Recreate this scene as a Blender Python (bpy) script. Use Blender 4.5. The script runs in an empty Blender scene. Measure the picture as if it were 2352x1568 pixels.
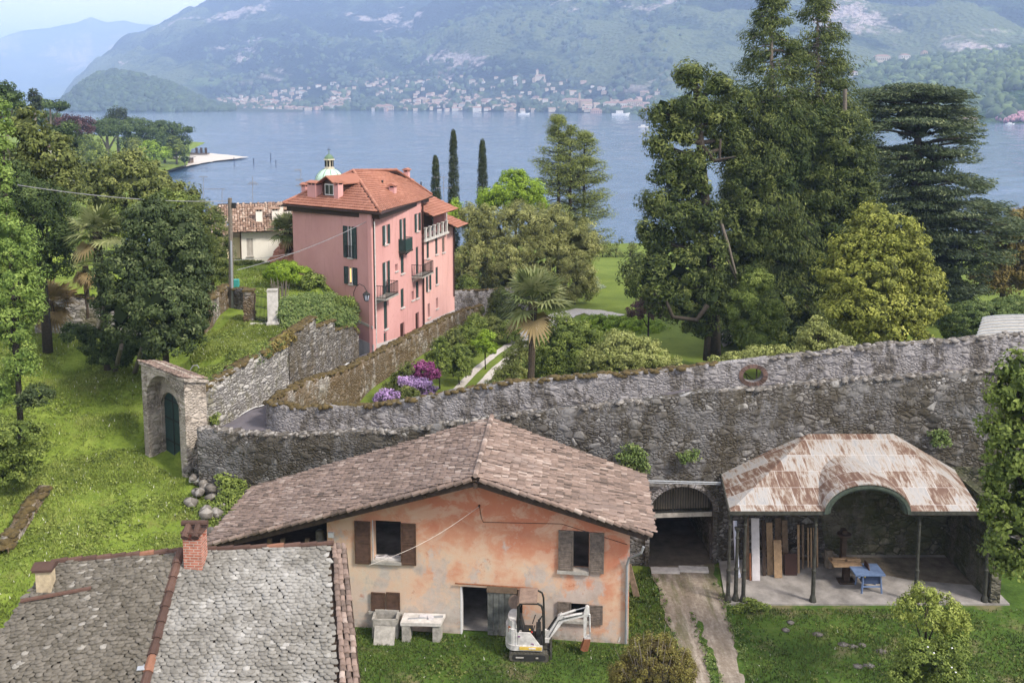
import bpy, math, random
import numpy as np
from mathutils import Vector, Matrix, noise
from mathutils.geometry import delaunay_2d_cdt
R = math.radians
SC = bpy.context.scene
COL = SC.collection
rng = np.random.default_rng(7)
random.seed(7)

# ------------------------------------------------------------------ camera
FPX, TILT, CH, CU, CV = 2200.0, R(7.0), 21.0, 1176.0, 500.0
cam = bpy.data.cameras.new('camera')
cam.sensor_fit = 'HORIZONTAL'; cam.sensor_width = 36.0
cam.lens = 36.0 * FPX / 2352.0
cam.shift_y = -(784.0 - CV) / 2352.0
cam.clip_start = 0.5; cam.clip_end = 40000
camo = bpy.data.objects.new('camera', cam)
camo.location = (0, 0, CH); camo.rotation_euler = (R(90) - TILT, 0, 0)
COL.objects.link(camo); SC.camera = camo

# ------------------------------------------------------------------ light
SUN_DIR = Vector((0.60, -0.42, 0.70)).normalized()
w = bpy.data.worlds.new('World'); SC.world = w; w.use_nodes = True
nt = w.node_tree; nt.nodes.clear()
o_ = nt.nodes.new('ShaderNodeOutputWorld'); bg = nt.nodes.new('ShaderNodeBackground')
sky = nt.nodes.new('ShaderNodeTexSky'); sky.sky_type = 'NISHITA'; sky.sun_disc = False
sky.sun_elevation = math.asin(SUN_DIR.z); sky.sun_rotation = math.atan2(SUN_DIR.x, SUN_DIR.y)
sky.air_density = 1.0; sky.dust_density = 1.5; sky.ozone_density = 2.0; sky.altitude = 200
tc = nt.nodes.new('ShaderNodeTexCoord'); mp = nt.nodes.new('ShaderNodeMapping')
mp.inputs['Scale'].default_value = (1.0, 1.0, 5.0); mp.inputs['Location'].default_value = (0.3, 0.1, 0.25)
nz = nt.nodes.new('ShaderNodeTexNoise'); nz.inputs['Scale'].default_value = 2.2; nz.inputs['Detail'].default_value = 7
nz.inputs['Roughness'].default_value = 0.5
rp = nt.nodes.new('ShaderNodeValToRGB')
rp.color_ramp.elements[0].position = 0.30; rp.color_ramp.elements[0].color = (0.72, 0.72, 0.72, 1)
rp.color_ramp.elements[1].position = 0.66; rp.color_ramp.elements[1].color = (0.95, 0.95, 0.95, 1)
mx = nt.nodes.new('ShaderNodeMixRGB'); mx.inputs['Color2'].default_value = (12.8, 12.4, 12.3, 1)
nt.links.new(tc.outputs['Generated'], mp.inputs['Vector']); nt.links.new(mp.outputs['Vector'], nz.inputs['Vector'])
nt.links.new(nz.outputs['Fac'], rp.inputs['Fac']); nt.links.new(rp.outputs['Color'], mx.inputs['Fac'])
nt.links.new(sky.outputs['Color'], mx.inputs['Color1']); nt.links.new(mx.outputs['Color'], bg.inputs['Color'])
bg.inputs['Strength'].default_value = 0.094
nt.links.new(bg.outputs['Background'], o_.inputs['Surface'])
sl = bpy.data.lights.new('sun', 'SUN'); sl.energy = 4.0; sl.angle = R(11); sl.color = (1.0, 0.91, 0.79)
so = bpy.data.objects.new('sun', sl); so.rotation_euler = (-SUN_DIR).to_track_quat('-Z', 'Y').to_euler()
so.location = (60, -40, 60); COL.objects.link(so)
SC.view_settings.view_transform = 'Standard'; SC.view_settings.look = 'None'
SC.view_settings.exposure = 0.68; SC.view_settings.gamma = 1.0
SC.render.engine = 'CYCLES'
SC.cycles.volume_bounces = 1; SC.cycles.max_bounces = 6; SC.cycles.transparent_max_bounces = 6

# ------------------------------------------------------------------ measuring helpers (photo frame 2352 x 1568)
_c, _s = math.cos(TILT), math.sin(TILT)
def _ray(u, v):
    a = (u - CU) / FPX; b = -(v - CV) / FPX
    return (a, _c + b * _s, -_s + b * _c)
def gz(u, v, z):
    d = _ray(u, v); t = (z - CH) / d[2]; return Vector((d[0] * t, d[1] * t, z))
def gy(u, v, y):
    d = _ray(u, v); t = y / d[1]; return Vector((d[0] * t, y, CH + d[2] * t))
def gplane(u, v, p, n):
    d = Vector(_ray(u, v)); c = Vector((0, 0, CH)); t = (Vector(p) - c).dot(n) / d.dot(n); return c + d * t
def ppm(y, z=5.0):
    return FPX / (y * _c - (z - CH) * _s)

# ------------------------------------------------------------------ objects
def tag(o, label=None, cat=None, group=None, kind=None):
    if label: o['label'] = label
    if cat: o['category'] = cat
    if group: o['group'] = group
    if kind: o['kind'] = kind
    return o
def empty(name, loc, label, cat, group=None):
    o = bpy.data.objects.new(name, None); o.location = loc; o.empty_display_size = 0.3
    COL.objects.link(o); return tag(o, label, cat, group)
def wloc(o):
    v = Vector((0, 0, 0))
    while o: v += o.location; o = o.parent
    return v
def link_mesh(me, name, parent=None, mat=None, smooth=False):
    o = bpy.data.objects.new(name, me); COL.objects.link(o)
    if parent: o.parent = parent
    if mat:
        for m in (mat if isinstance(mat, (list, tuple)) else [mat]): me.materials.append(m)
    if smooth: me.polygons.foreach_set('use_smooth', [True] * len(me.polygons))
    return o
def np_mesh(V, F, tint=None, name='m', midx=None):
    V = np.asarray(V, dtype=np.float32)
    if not isinstance(F, list): F = [F]
    F = [np.asarray(f, dtype=np.int32) for f in F if len(f)]
    me = bpy.data.meshes.new(name)
    me.vertices.add(len(V)); me.vertices.foreach_set('co', V.ravel())
    loops = np.concatenate([f.ravel() for f in F])
    cnt = np.concatenate([np.full(len(f), f.shape[1], dtype=np.int32) for f in F])
    me.loops.add(len(loops)); me.loops.foreach_set('vertex_index', loops)
    me.polygons.add(len(cnt))
    st = np.zeros(len(cnt), dtype=np.int32); st[1:] = np.cumsum(cnt)[:-1]
    me.polygons.foreach_set('loop_start', st)
    if midx is not None: me.polygons.foreach_set('material_index', np.asarray(midx, dtype=np.int32))
    if tint is not None:
        a = me.attributes.new('tint', 'FLOAT', 'FACE'); a.data.foreach_set('value', np.asarray(tint, dtype=np.float32))
    me.update(calc_edges=True)
    return me
def part_np(name, V, F, parent, mat, tint=None, smooth=False, midx=None):
    V = np.asarray(V, dtype=np.float64)
    if parent: V = V - np.array(wloc(parent))
    return link_mesh(np_mesh(V, F, tint, name, midx), name, parent, mat, smooth)

class MB:
    """collects shapes in world coordinates, then becomes ONE mesh object"""
    def __init__(s): s.v = []; s.f = []; s.t = []
    def add(s, vs, fs, t=None):
        b = len(s.v); s.v += [tuple(v) for v in vs]; s.f += [tuple(i + b for i in f) for f in fs]
        tt = random.random() if t is None else t
        s.t += [tt] * len(fs)
    def box(s, c, size, ax=0.0, t=None, M=None):
        hx, hy_, hz_ = size[0] / 2, size[1] / 2, size[2] / 2
        ca, sa = math.cos(ax), math.sin(ax); vs = []
        for dz in (-hz_, hz_):
            for dx, dy in ((-hx, -hy_), (hx, -hy_), (hx, hy_), (-hx, hy_)):
                p = Vector((dx, dy, dz))
                if M is not None: p = M @ p
                else: p = Vector((dx * ca - dy * sa, dx * sa + dy * ca, dz))
                vs.append(Vector(c) + p)
        s.add(vs, [(3, 2, 1, 0), (4, 5, 6, 7), (0, 1, 5, 4), (1, 2, 6, 5), (2, 3, 7, 6), (3, 0, 4, 7)], t)
    def beam(s, a, b, w, h, up=(0, 0, 1), t=None):
        a, b = Vector(a), Vector(b); d = (b - a); L = d.length; d.normalize()
        sd = d.cross(Vector(up))
        if sd.length < 1e-4: sd = d.cross(Vector((1, 0, 0)))
        sd.normalize(); u2 = sd.cross(d)
        M = Matrix((d, sd, u2)).transposed()
        s.box((a + b) / 2, (L, w, h), M=M, t=t)
    def tube(s, pts, r, n=8, t=None, caps=True):
        pts = [Vector(p) for p in pts]
        rs = r if isinstance(r, (list, tuple)) else [r] * len(pts)
        vs = []; ref = None
        for i, p in enumerate(pts):
            d = (pts[min(i + 1, len(pts) - 1)] - pts[max(i - 1, 0)]).normalized()
            if ref is None: ref = d.cross(Vector((0.3, 0.9, 0.1))).normalized()
            a = (ref - d * ref.dot(d)).normalized(); b = d.cross(a); ref = a
            for k in range(n):
                an = 2 * math.pi * k / n
                vs.append(p + (a * math.cos(an) + b * math.sin(an)) * rs[i])
        fs = []
        for i in range(len(pts) - 1):
            for k in range(n):
                fs.append((i * n + k, i * n + (k + 1) % n, (i + 1) * n + (k + 1) % n, (i + 1) * n + k))
        if caps: fs.append(tuple(range(n - 1, -1, -1))); fs.append(tuple((len(pts) - 1) * n + k for k in range(n)))
        s.add(vs, fs, t)
    def lathe(s, c, prof, n=16, t=None):
        vs = []; fs = []
        for r, z in prof:
            for k in range(n):
                an = 2 * math.pi * k / n; vs.append((c[0] + r * math.cos(an), c[1] + r * math.sin(an), c[2] + z))
        for i in range(len(prof) - 1):
            for k in range(n):
                fs.append((i * n + k, i * n + (k + 1) % n, (i + 1) * n + (k + 1) % n, (i + 1) * n + k))
        fs.append(tuple(range(n - 1, -1, -1))); fs.append(tuple((len(prof) - 1) * n + k for k in range(n)))
        s.add(vs, fs, t)
    def prism(s, poly, vec, t=None):
        poly = [Vector(p) for p in poly]; n = len(poly); vec = Vector(vec)
        s.add(poly + [p + vec for p in poly], [tuple(range(n - 1, -1, -1)), tuple(range(n, 2 * n))] +
              [(i, (i + 1) % n, n + (i + 1) % n, n + i) for i in range(n)], t)
    def quad(s, a, b, c, d, t=None): s.add([a, b, c, d], [(0, 1, 2, 3)], t)
    def build(s, name, mat, parent=None, smooth=False):
        base = wloc(parent) if parent else Vector((0, 0, 0))
        me = bpy.data.meshes.new(name)
        me.from_pydata([Vector(v) - base for v in s.v], [], s.f)
        a = me.attributes.new('tint', 'FLOAT', 'FACE'); a.data.foreach_set('value', s.t)
        me.update(); return link_mesh(me, name, parent, mat, smooth)

def plate(outer, holes, o, sdir, ndir, thick, reveal=True):
    """flat wall: outer / holes are (s, z) outlines, o the 3-D origin, sdir along, thickness goes along ndir"""
    vs = []; es = []
    for poly in [outer] + holes:
        b = len(vs); n = len(poly); vs += [Vector(p) for p in poly]; es += [(b + i, b + (i + 1) % n) for i in range(n)]
    rv, re, rf, *_ = delaunay_2d_cdt(vs, es, [], 0, 1e-5)
    def inside(p, poly):
        c = False; j = len(poly) - 1
        for i in range(len(poly)):
            (xi, yi), (xj, yj) = poly[i], poly[j]
            if (yi > p[1]) != (yj > p[1]) and p[0] < (xj - xi) * (p[1] - yi) / (yj - yi) + xi: c = not c
            j = i
        return c
    o = Vector(o); sd = Vector(sdir).normalized(); nd = Vector(ndir).normalized() * thick
    P = [o + sd * v[0] + Vector((0, 0, v[1])) for v in rv]; n = len(P)
    F = []
    for f in rf:
        c = sum((rv[i] for i in f), Vector((0, 0))) / len(f)
        if inside(c, outer) and not any(inside(c, h) for h in holes):
            F.append(tuple(f)); F.append(tuple(n + i for i in reversed(f)))
    V = P + [p + nd for p in P]
    for poly in [outer] + holes:
        b = len(V); m = len(poly)
        pp = [o + sd * q[0] + Vector((0, 0, q[1])) for q in poly]
        V += pp + [p + nd for p in pp]
        F += [(b + i, b + (i + 1) % m, b + m + (i + 1) % m, b + m + i) for i in range(m)]
    return V, F
def copy_tree(o, parent=None):
    c = o.copy(); COL.objects.link(c); c.parent = parent
    for ch in list(o.children): copy_tree(ch, c)
    return c

# ------------------------------------------------------------------ materials
class NB:
    def __init__(s, name):
        s.m = bpy.data.materials.new(name); s.m.use_nodes = True; s.t = s.m.node_tree; s.t.nodes.clear()
        s.out = s.t.nodes.new('ShaderNodeOutputMaterial')
        s.p = s.t.nodes.new('ShaderNodeBsdfPrincipled'); s.l(s.p.outputs[0], s.out.inputs[0])
        s.co = s.t.nodes.new('ShaderNodeTexCoord').outputs['Object']
    def l(s, a, b): s.t.links.new(a, b)
    def n(s, ty, **kw):
        nd = s.t.nodes.new('ShaderNode' + ty)
        for k, v in kw.items():
            if hasattr(nd, k): setattr(nd, k, v)
            else: nd.inputs[k].default_value = v
        return nd
    def map(s, scale=(1, 1, 1), loc=(0, 0, 0), rot=(0, 0, 0), src=None):
        m = s.n('Mapping'); m.inputs['Scale'].default_value = scale; m.inputs['Location'].default_value = loc; m.inputs['Rotation'].default_value = rot
        s.l(src or s.co, m.inputs['Vector']); return m.outputs[0]
    def noise(s, scale, detail=5, rough=0.6, vec=None, dist=0.0):
        n = s.n('TexNoise'); n.inputs['Scale'].default_value = scale; n.inputs['Detail'].default_value = detail
        n.inputs['Roughness'].default_value = rough; n.inputs['Distortion'].default_value = dist
        s.l(vec or s.co, n.inputs['Vector']); return n.outputs['Fac']
    def voro(s, scale, feature='F1', vec=None, out='Distance', rnd=1.0):
        n = s.n('TexVoronoi', feature=feature); n.inputs['Scale'].default_value = scale; n.inputs['Randomness'].default_value = rnd
        s.l(vec or s.co, n.inputs['Vector']); return n.outputs[out]
    def ramp(s, fac, stops, interp='LINEAR'):
        r = s.n('ValToRGB'); cr = r.color_ramp; cr.interpolation = interp
        while len(cr.elements) < len(stops): cr.elements.new(0.5)
        for e, (p, c) in zip(cr.elements, stops):
            e.position = p; e.color = (*c, 1) if len(c) == 3 else c
        s.l(fac, r.inputs['Fac']); return r.outputs['Color']
    def mix(s, f, a, b, mode='MIX'):
        m = s.n('MixRGB', blend_type=mode)
        for i, x in ((0, f), (1, a), (2, b)):
            if hasattr(x, 'is_linked'): s.l(x, m.inputs[i])
            elif i == 0: m.inputs[0].default_value = x
            else: m.inputs[i].default_value = (*x, 1)
        return m.outputs[0]
    def math(s, op, a, b=0.0, clamp=False):
        m = s.n('Math', operation=op, use_clamp=clamp)
        for i, x in ((0, a), (1, b)):
            if hasattr(x, 'is_linked'): s.l(x, m.inputs[i])
            else: m.inputs[i].default_value = x
        return m.outputs[0]
    def attr(s, name='tint'): return s.n('Attribute', attribute_name=name).outputs['Fac']
    def z(s, src=None):
        x = s.n('SeparateXYZ'); s.l(src or s.co, x.inputs[0]); return x.outputs[2]
    def x(s):
        x = s.n('SeparateXYZ'); s.l(s.co, x.inputs[0]); return x.outputs[0]
    def bump(s, h, strength=0.5, dist=0.05):
        b = s.n('Bump'); b.inputs['Strength'].default_value = strength; b.inputs['Distance'].default_value = dist
        s.l(h, b.inputs['Height']); s.l(b.outputs[0], s.p.inputs['Normal'])
    def done(s, col=None, rough=0.85, metal=0.0, spec=0.3):
        if col is not None:
            if hasattr(col, 'is_linked'): s.l(col, s.p.inputs['Base Color'])
            else: s.p.inputs['Base Color'].default_value = (*col, 1)
        s.p.inputs['Roughness'].default_value = rough; s.p.inputs['Metallic'].default_value = metal
        s.p.inputs['Specular IOR Level'].default_value = spec
        return s.m
def plain(name, c, rough=0.7, metal=0.0, var=0.25, scale=3.0, bump=0.0, spec=0.3):
    b = NB(name); f = b.noise(scale, 6, 0.65)
    lo = tuple(x * (1 - var) for x in c); hi = tuple(min(1, x * (1 + var)) for x in c)
    col = b.ramp(f, [(0.3, lo), (0.7, hi)])
    if bump: b.bump(f, bump, 0.03)
    return b.done(col, rough, metal, spec)
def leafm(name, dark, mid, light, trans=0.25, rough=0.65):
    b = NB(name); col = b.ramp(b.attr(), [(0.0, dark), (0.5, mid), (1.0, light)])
    b.done(col, rough, 0, 0.25)
    tr = b.n('BsdfTranslucent'); b.l(col, tr.inputs[0]); ms = b.n('MixShader'); ms.inputs[0].default_value = trans
    b.l(b.p.outputs[0], ms.inputs[1]); b.l(tr.outputs[0], ms.inputs[2]); b.l(ms.outputs[0], b.out.inputs[0])
    return b.m
M = {}
def stone(name, scale, cols, mortar, squash=1.6, plaster=None, pl_amt=0.5, moss=None, moss_amt=0.45, bumpd=0.06, rnd=0.95):
    b = NB(name); v = b.map((1, 1, squash)); wn = b.n('TexNoise'); wn.inputs['Scale'].default_value = 1.1; wn.inputs['Detail'].default_value = 3; b.l(b.co, wn.inputs['Vector']); vm = b.n('VectorMath', operation='MULTIPLY_ADD'); b.l(wn.outputs['Color'], vm.inputs[0]); vm.inputs[1].default_value = (.3, .3, .3); b.l(v, vm.inputs[2]); v = vm.outputs[0]
    w_ = b.noise(1.3, 3, 0.5); 
    e = b.voro(scale, 'DISTANCE_TO_EDGE', v, rnd=rnd); c = b.voro(scale, 'F1', v, 'Color', rnd=rnd)
    c2 = b.voro(scale * .48, 'F1', v, 'Color', rnd=rnd); e2 = b.voro(scale * .48, 'DISTANCE_TO_EDGE', v, rnd=rnd); s2 = b.n('SeparateColor'); b.l(c2, s2.inputs[0]); bm_ = b.ramp(s2.outputs[1], [(0.66, (0, 0, 0)), (0.68, (1, 1, 1))])
    c = b.mix(bm_, c, c2); e = b.mix(bm_, e, e2); sp = b.n('SeparateColor'); b.l(c, sp.inputs[0])
    n = len(cols); col = b.ramp(sp.outputs[0], [(i / (n - 1), x) for i, x in enumerate(cols)])
    g = b.noise(9, 6, 0.7); col = b.mix(0.5, col, b.ramp(g, [(0.3, (0.35, 0.35, 0.35)), (0.75, (1, 1, 1))]), 'MULTIPLY')
    em = b.ramp(e, [(0.02, (0, 0, 0)), (0.10, (1, 1, 1))])
    col = b.mix(em, mortar, col)
    big = b.noise(0.55, 6, 0.65)
    if plaster:
        pm = b.ramp(b.math('ADD', big, b.math('MULTIPLY', b.noise(4, 5, 0.7), 0.25)), [(pl_amt, (0, 0, 0)), (pl_amt + 0.12, (1, 1, 1))])
        pc = b.ramp(b.noise(2.5, 7, 0.7), [(0.3, tuple(x * 0.6 for x in plaster)), (0.7, plaster)])
        col = b.mix(pm, col, pc)
    if moss:
        mm = b.ramp(b.noise(0.9, 8, 0.75, b.map((1, 1, 0.5), (7, 3, 1))), [(moss_amt, (1, 1, 1)), (moss_amt + 0.1, (0, 0, 0))])
        col = b.mix(b.math('MULTIPLY', mm, 0.75), col, moss)
    h = b.math('ADD', b.math('MULTIPLY', b.ramp(e, [(0, (0, 0, 0)), (0.25, (1, 1, 1))]), 1.0), b.math('MULTIPLY', g, 0.5))
    b.bump(h, 0.9, bumpd)
    M[name] = b.done(col, 0.95, 0, 0.15); return M[name]
stone('rubble', 4.2, [(0.05, 0.047, 0.042), (0.13, 0.12, 0.11), (0.24, 0.23, 0.22), (0.1, 0.09, 0.08), (0.42, 0.41, 0.4)], (0.035, 0.03, 0.026), 1.7, (0.17, 0.165, 0.165), 0.57, (0.05, 0.042, 0.028), 0.45)
stone('rubble_plaster', 4.6, [(0.07, 0.065, 0.06), (0.16, 0.15, 0.15), (0.3, 0.29, 0.3), (0.12, 0.11, 0.1), (0.4, 0.39, 0.38)], (0.05, 0.045, 0.04), 1.7, (0.33, 0.315, 0.32), 0.36, (0.06, 0.05, 0.035), 0.43)
stone('coursed', 3.4, [(0.2, 0.19, 0.18), (0.4, 0.38, 0.36), (0.55, 0.53, 0.5), (0.3, 0.28, 0.27)], (0.1, 0.09, 0.08), 2.8, (0.5, 0.47, 0.45), 0.75, (0.14, 0.13, 0.07), 0.38)
stone('coursed_dark', 3.4, [(0.12, 0.11, 0.1), (0.26, 0.24, 0.22), (0.42, 0.4, 0.37), (0.18, 0.16, 0.15)], (0.05, 0.045, 0.04), 2.8, None, 0.6, (0.1, 0.08, 0.05), 0.42)
stone('mossy_stone', 4.0, [(0.15, 0.13, 0.11), (0.35, 0.31, 0.27), (0.5, 0.46, 0.42)], (0.07, 0.055, 0.04), 1.5, (0.33, 0.31, 0.28), 0.6, (0.1, 0.062, 0.022), 0.5)
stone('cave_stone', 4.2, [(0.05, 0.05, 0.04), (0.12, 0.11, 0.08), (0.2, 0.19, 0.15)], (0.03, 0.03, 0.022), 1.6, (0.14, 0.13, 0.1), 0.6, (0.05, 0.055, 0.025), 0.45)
M['moss'] = plain('moss', (0.075, 0.055, 0.022), 1.0, 0, 0.6, 5, 0.6)
M['gravel'] = plain('gravel', (0.42, 0.39, 0.36), 0.95, 0, 0.25, 5, 0.2)
M['concrete'] = plain('concrete', (0.24, 0.225, 0.215), 0.9, 0, 0.45, 1.1, 0.1)
M['asphalt'] = plain('asphalt', (0.115, 0.105, 0.12), 0.9, 0, 0.15, 2.0)
M['white_paint'] = plain('white_paint', (0.62, 0.62, 0.63), 0.6, 0, 0.12, 4)
M['pale_stone'] = plain('pale_stone', (0.48, 0.46, 0.44), 0.85, 0, 0.25, 4, 0.3)
M['grey_stone'] = plain('grey_stone', (0.3, 0.285, 0.26), 0.9, 0, 0.35, 5, 0.4)
M['black_iron'] = plain('black_iron', (0.025, 0.026, 0.024), 0.6, 0.3, 0.3, 5)
M['dark_iron'] = plain('dark_iron', (0.05, 0.05, 0.042), 0.7, 0.2, 0.5, 7, 0.3)
M['green_shutter'] = plain('green_shutter', (0.022, 0.045, 0.042), 0.5, 0, 0.2, 4)
M['brown_shutter'] = plain('brown_shutter', (0.075, 0.042, 0.028), 0.75, 0, 0.4, 6)
M['grey_shutter'] = plain('grey_shutter', (0.13, 0.105, 0.088), 0.85, 0, 0.5, 7)
M['taupe_shutter'] = plain('taupe_shutter', (0.4, 0.37, 0.33), 0.7, 0, 0.1, 4)
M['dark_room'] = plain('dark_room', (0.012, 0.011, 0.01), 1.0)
M['steel'] = plain('steel', (0.38, 0.4, 0.43), 0.45, 0.5, 0.15, 4)
M['pvc'] = plain('pvc', (0.42, 0.45, 0.55), 0.5, 0, 0.1, 3)
M['pipe_brown'] = plain('pipe_brown', (0.04, 0.018, 0.014), 0.5, 0, 0.2)
M['wood_old'] = plain('wood_old', (0.14, 0.1, 0.07), 0.9, 0, 0.4, 6, 0.4)
M['wood_tan'] = plain('wood_tan', (0.28, 0.19, 0.115), 0.85, 0, 0.3, 6, 0.2)
M['wood_dark'] = plain('wood_dark', (0.045, 0.03, 0.022), 0.85, 0, 0.4, 6)
M['wood_white'] = plain('wood_white', (0.5, 0.48, 0.5), 0.8, 0, 0.15, 5)
M['blue_steel'] = plain('blue_steel', (0.13, 0.19, 0.33), 0.5, 0.1, 0.2, 5)
M['blue_dark'] = plain('blue_dark', (0.04, 0.06, 0.12), 0.5, 0.1, 0.2, 5)
M['rust'] = plain('rust', (0.2, 0.08, 0.04), 0.9, 0, 0.4, 8)
M['white_machine'] = plain('white_machine', (0.52, 0.51, 0.5), 0.5, 0, 0.35, 3.5)
M['black_plastic'] = plain('black_plastic', (0.03, 0.03, 0.03), 0.55, 0, 0.3, 6)
M['rubber'] = plain('rubber', (0.085, 0.08, 0.065), 0.9, 0, 0.3, 6)
M['yellow_paint'] = plain('yellow_paint', (0.6, 0.42, 0.08), 0.55, 0, 0.3, 9)
M['canopy_tan'] = plain('canopy_tan', (0.22, 0.16, 0.13), 0.7, 0, 0.3, 5)
M['red_paint'] = plain('red_paint', (0.5, 0.04, 0.03), 0.5)
M['purple_paint'] = plain('purple_paint', (0.16, 0.04, 0.16), 0.5)
M['bark'] = plain('bark', (0.04, 0.032, 0.025), 0.95, 0, 0.45, 8, 0.8)
M['bark_pale'] = plain('bark_pale', (0.14, 0.12, 0.098), 0.95, 0, 0.35, 8, 0.6)
M['bark_palm'] = plain('bark_palm', (0.055, 0.042, 0.03), 1.0, 0, 0.6, 14, 1.0)
M['wire'] = plain('wire', (0.2, 0.2, 0.21), 0.6)
M['wire_pale'] = plain('wire_pale', (0.42, 0.38, 0.34), 0.5)
M['copper_green'] = plain('copper_green', (0.42, 0.56, 0.48), 0.7, 0, 0.15, 1.2)
M['copper_dark'] = plain('copper_dark', (0.1, 0.16, 0.1), 0.7, 0, 0.2, 1.2)
M['cream_stone'] = plain('cream_stone', (0.5, 0.45, 0.36), 0.85, 0, 0.12, 1.2)
M['brick'] = None
b = NB('brick'); br = b.n('TexBrick'); br.inputs['Color1'].default_value = (0.33, 0.1, 0.06, 1); br.inputs['Color2'].default_value = (0.42, 0.15, 0.1, 1)
br.inputs['Mortar'].default_value = (0.4, 0.33, 0.28, 1); br.inputs['Scale'].default_value = 1.0
for k_, v_ in (('Brick Width', 0.24), ('Row Height', 0.085), ('Mortar Size', 0.012)): br.inputs[k_].default_value = v_
sx = b.n('SeparateXYZ'); cx = b.n('CombineXYZ'); b.l(b.co, sx.inputs[0]); b.l(b.math('ADD', sx.outputs[0], sx.outputs[1]), cx.inputs[0]); b.l(sx.outputs[2], cx.inputs[1])
b.l(cx.outputs[0], br.inputs['Vector']); M['brick'] = b.done(b.mix(b.ramp(b.noise(6, 6), [(0.35, (0.4, 0.4, 0.4)), (0.6, (0.0, 0.0, 0.0))]), br.outputs[0], (0.06, 0.04, 0.03)), 0.9)
def tintm(name, stops, rough=0.85, nscale=6, namt=0.35, bump=0.3, blot=None, spec=0.2):
    b = NB(name); col = b.ramp(b.attr(), stops)
    g = b.noise(nscale, 6, 0.7); col = b.mix(namt, col, b.ramp(g, [(0.3, (0.25, 0.25, 0.25)), (0.7, (1, 1, 1))]), 'MULTIPLY')
    if blot:
        bm = b.ramp(b.noise(blot[0], 7, 0.7), [(blot[1], (0, 0, 0)), (blot[1] + 0.13, (1, 1, 1))])
        col = b.mix(b.math('MULTIPLY', bm, blot[3] if len(blot) > 3 else 0.7), col, blot[2])
    if bump: b.bump(g, bump, 0.02)
    M[name] = b.done(col, rough, 0, spec); return M[name]
tintm('coppi', [(0, (0.1, 0.076, 0.064)), (0.3, (0.18, 0.133, 0.112)), (0.65, (0.265, 0.192, 0.16)), (1, (0.4, 0.325, 0.285))], 0.9, 8, 0.5, 0.3, (0.5, 0.5, (0.17, 0.13, 0.115), 0.6))
tintm('coppi_far', [(0, (0.16, 0.1, 0.075)), (0.5, (0.3, 0.2, 0.15)), (1, (0.5, 0.4, 0.33))], 0.9, 5, 0.4)
tintm('slate', [(0, (0.15, 0.142, 0.128)), (0.4, (0.2, 0.19, 0.172)), (0.9, (0.245, 0.235, 0.215)), (1, (0.36, 0.35, 0.33))], 0.8, 7, 0.5, 0.4, (0.4, 0.5, (0.34, 0.335, 0.325), 0.5))
tintm('slate_dark', [(0, (0.09, 0.08, 0.064)), (0.4, (0.125, 0.113, 0.094)), (0.92, (0.165, 0.15, 0.128)), (1, (0.28, 0.265, 0.24))], 0.8, 7, 0.5, 0.5, (0.6, 0.6, (0.3, 0.3, 0.3), 0.5))
tintm('ridge_tile', [(0, (0.075, 0.045, 0.036)), (0.85, (0.12, 0.07, 0.055)), (1, (0.28, 0.13, 0.08))], 0.85, 5, 0.4)
tintm('red_tile', [(0, (0.27, 0.115, 0.078)), (0.5, (0.32, 0.14, 0.096)), (1, (0.38, 0.18, 0.125))], 0.8, 3, 0.25)
tintm('pebble', [(0, (0.07, 0.06, 0.05)), (0.6, (0.16, 0.145, 0.13)), (1, (0.32, 0.3, 0.28))], 0.9, 7, 0.4)
tintm('grass_blade', [(0, (0.075, 0.1, 0.02)), (0.5, (0.145, 0.19, 0.036)), (0.93, (0.29, 0.33, 0.09)), (1, (0.6, 0.6, 0.5))], 0.8, 3, 0.1, 0)
tintm('grass_yard', [(0, (0.035, 0.055, 0.014)), (0.5, (0.07, 0.1, 0.022)), (0.96, (0.13, 0.16, 0.04)), (1, (0.5, 0.5, 0.42))], 0.8, 3, 0.1, 0)
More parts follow.
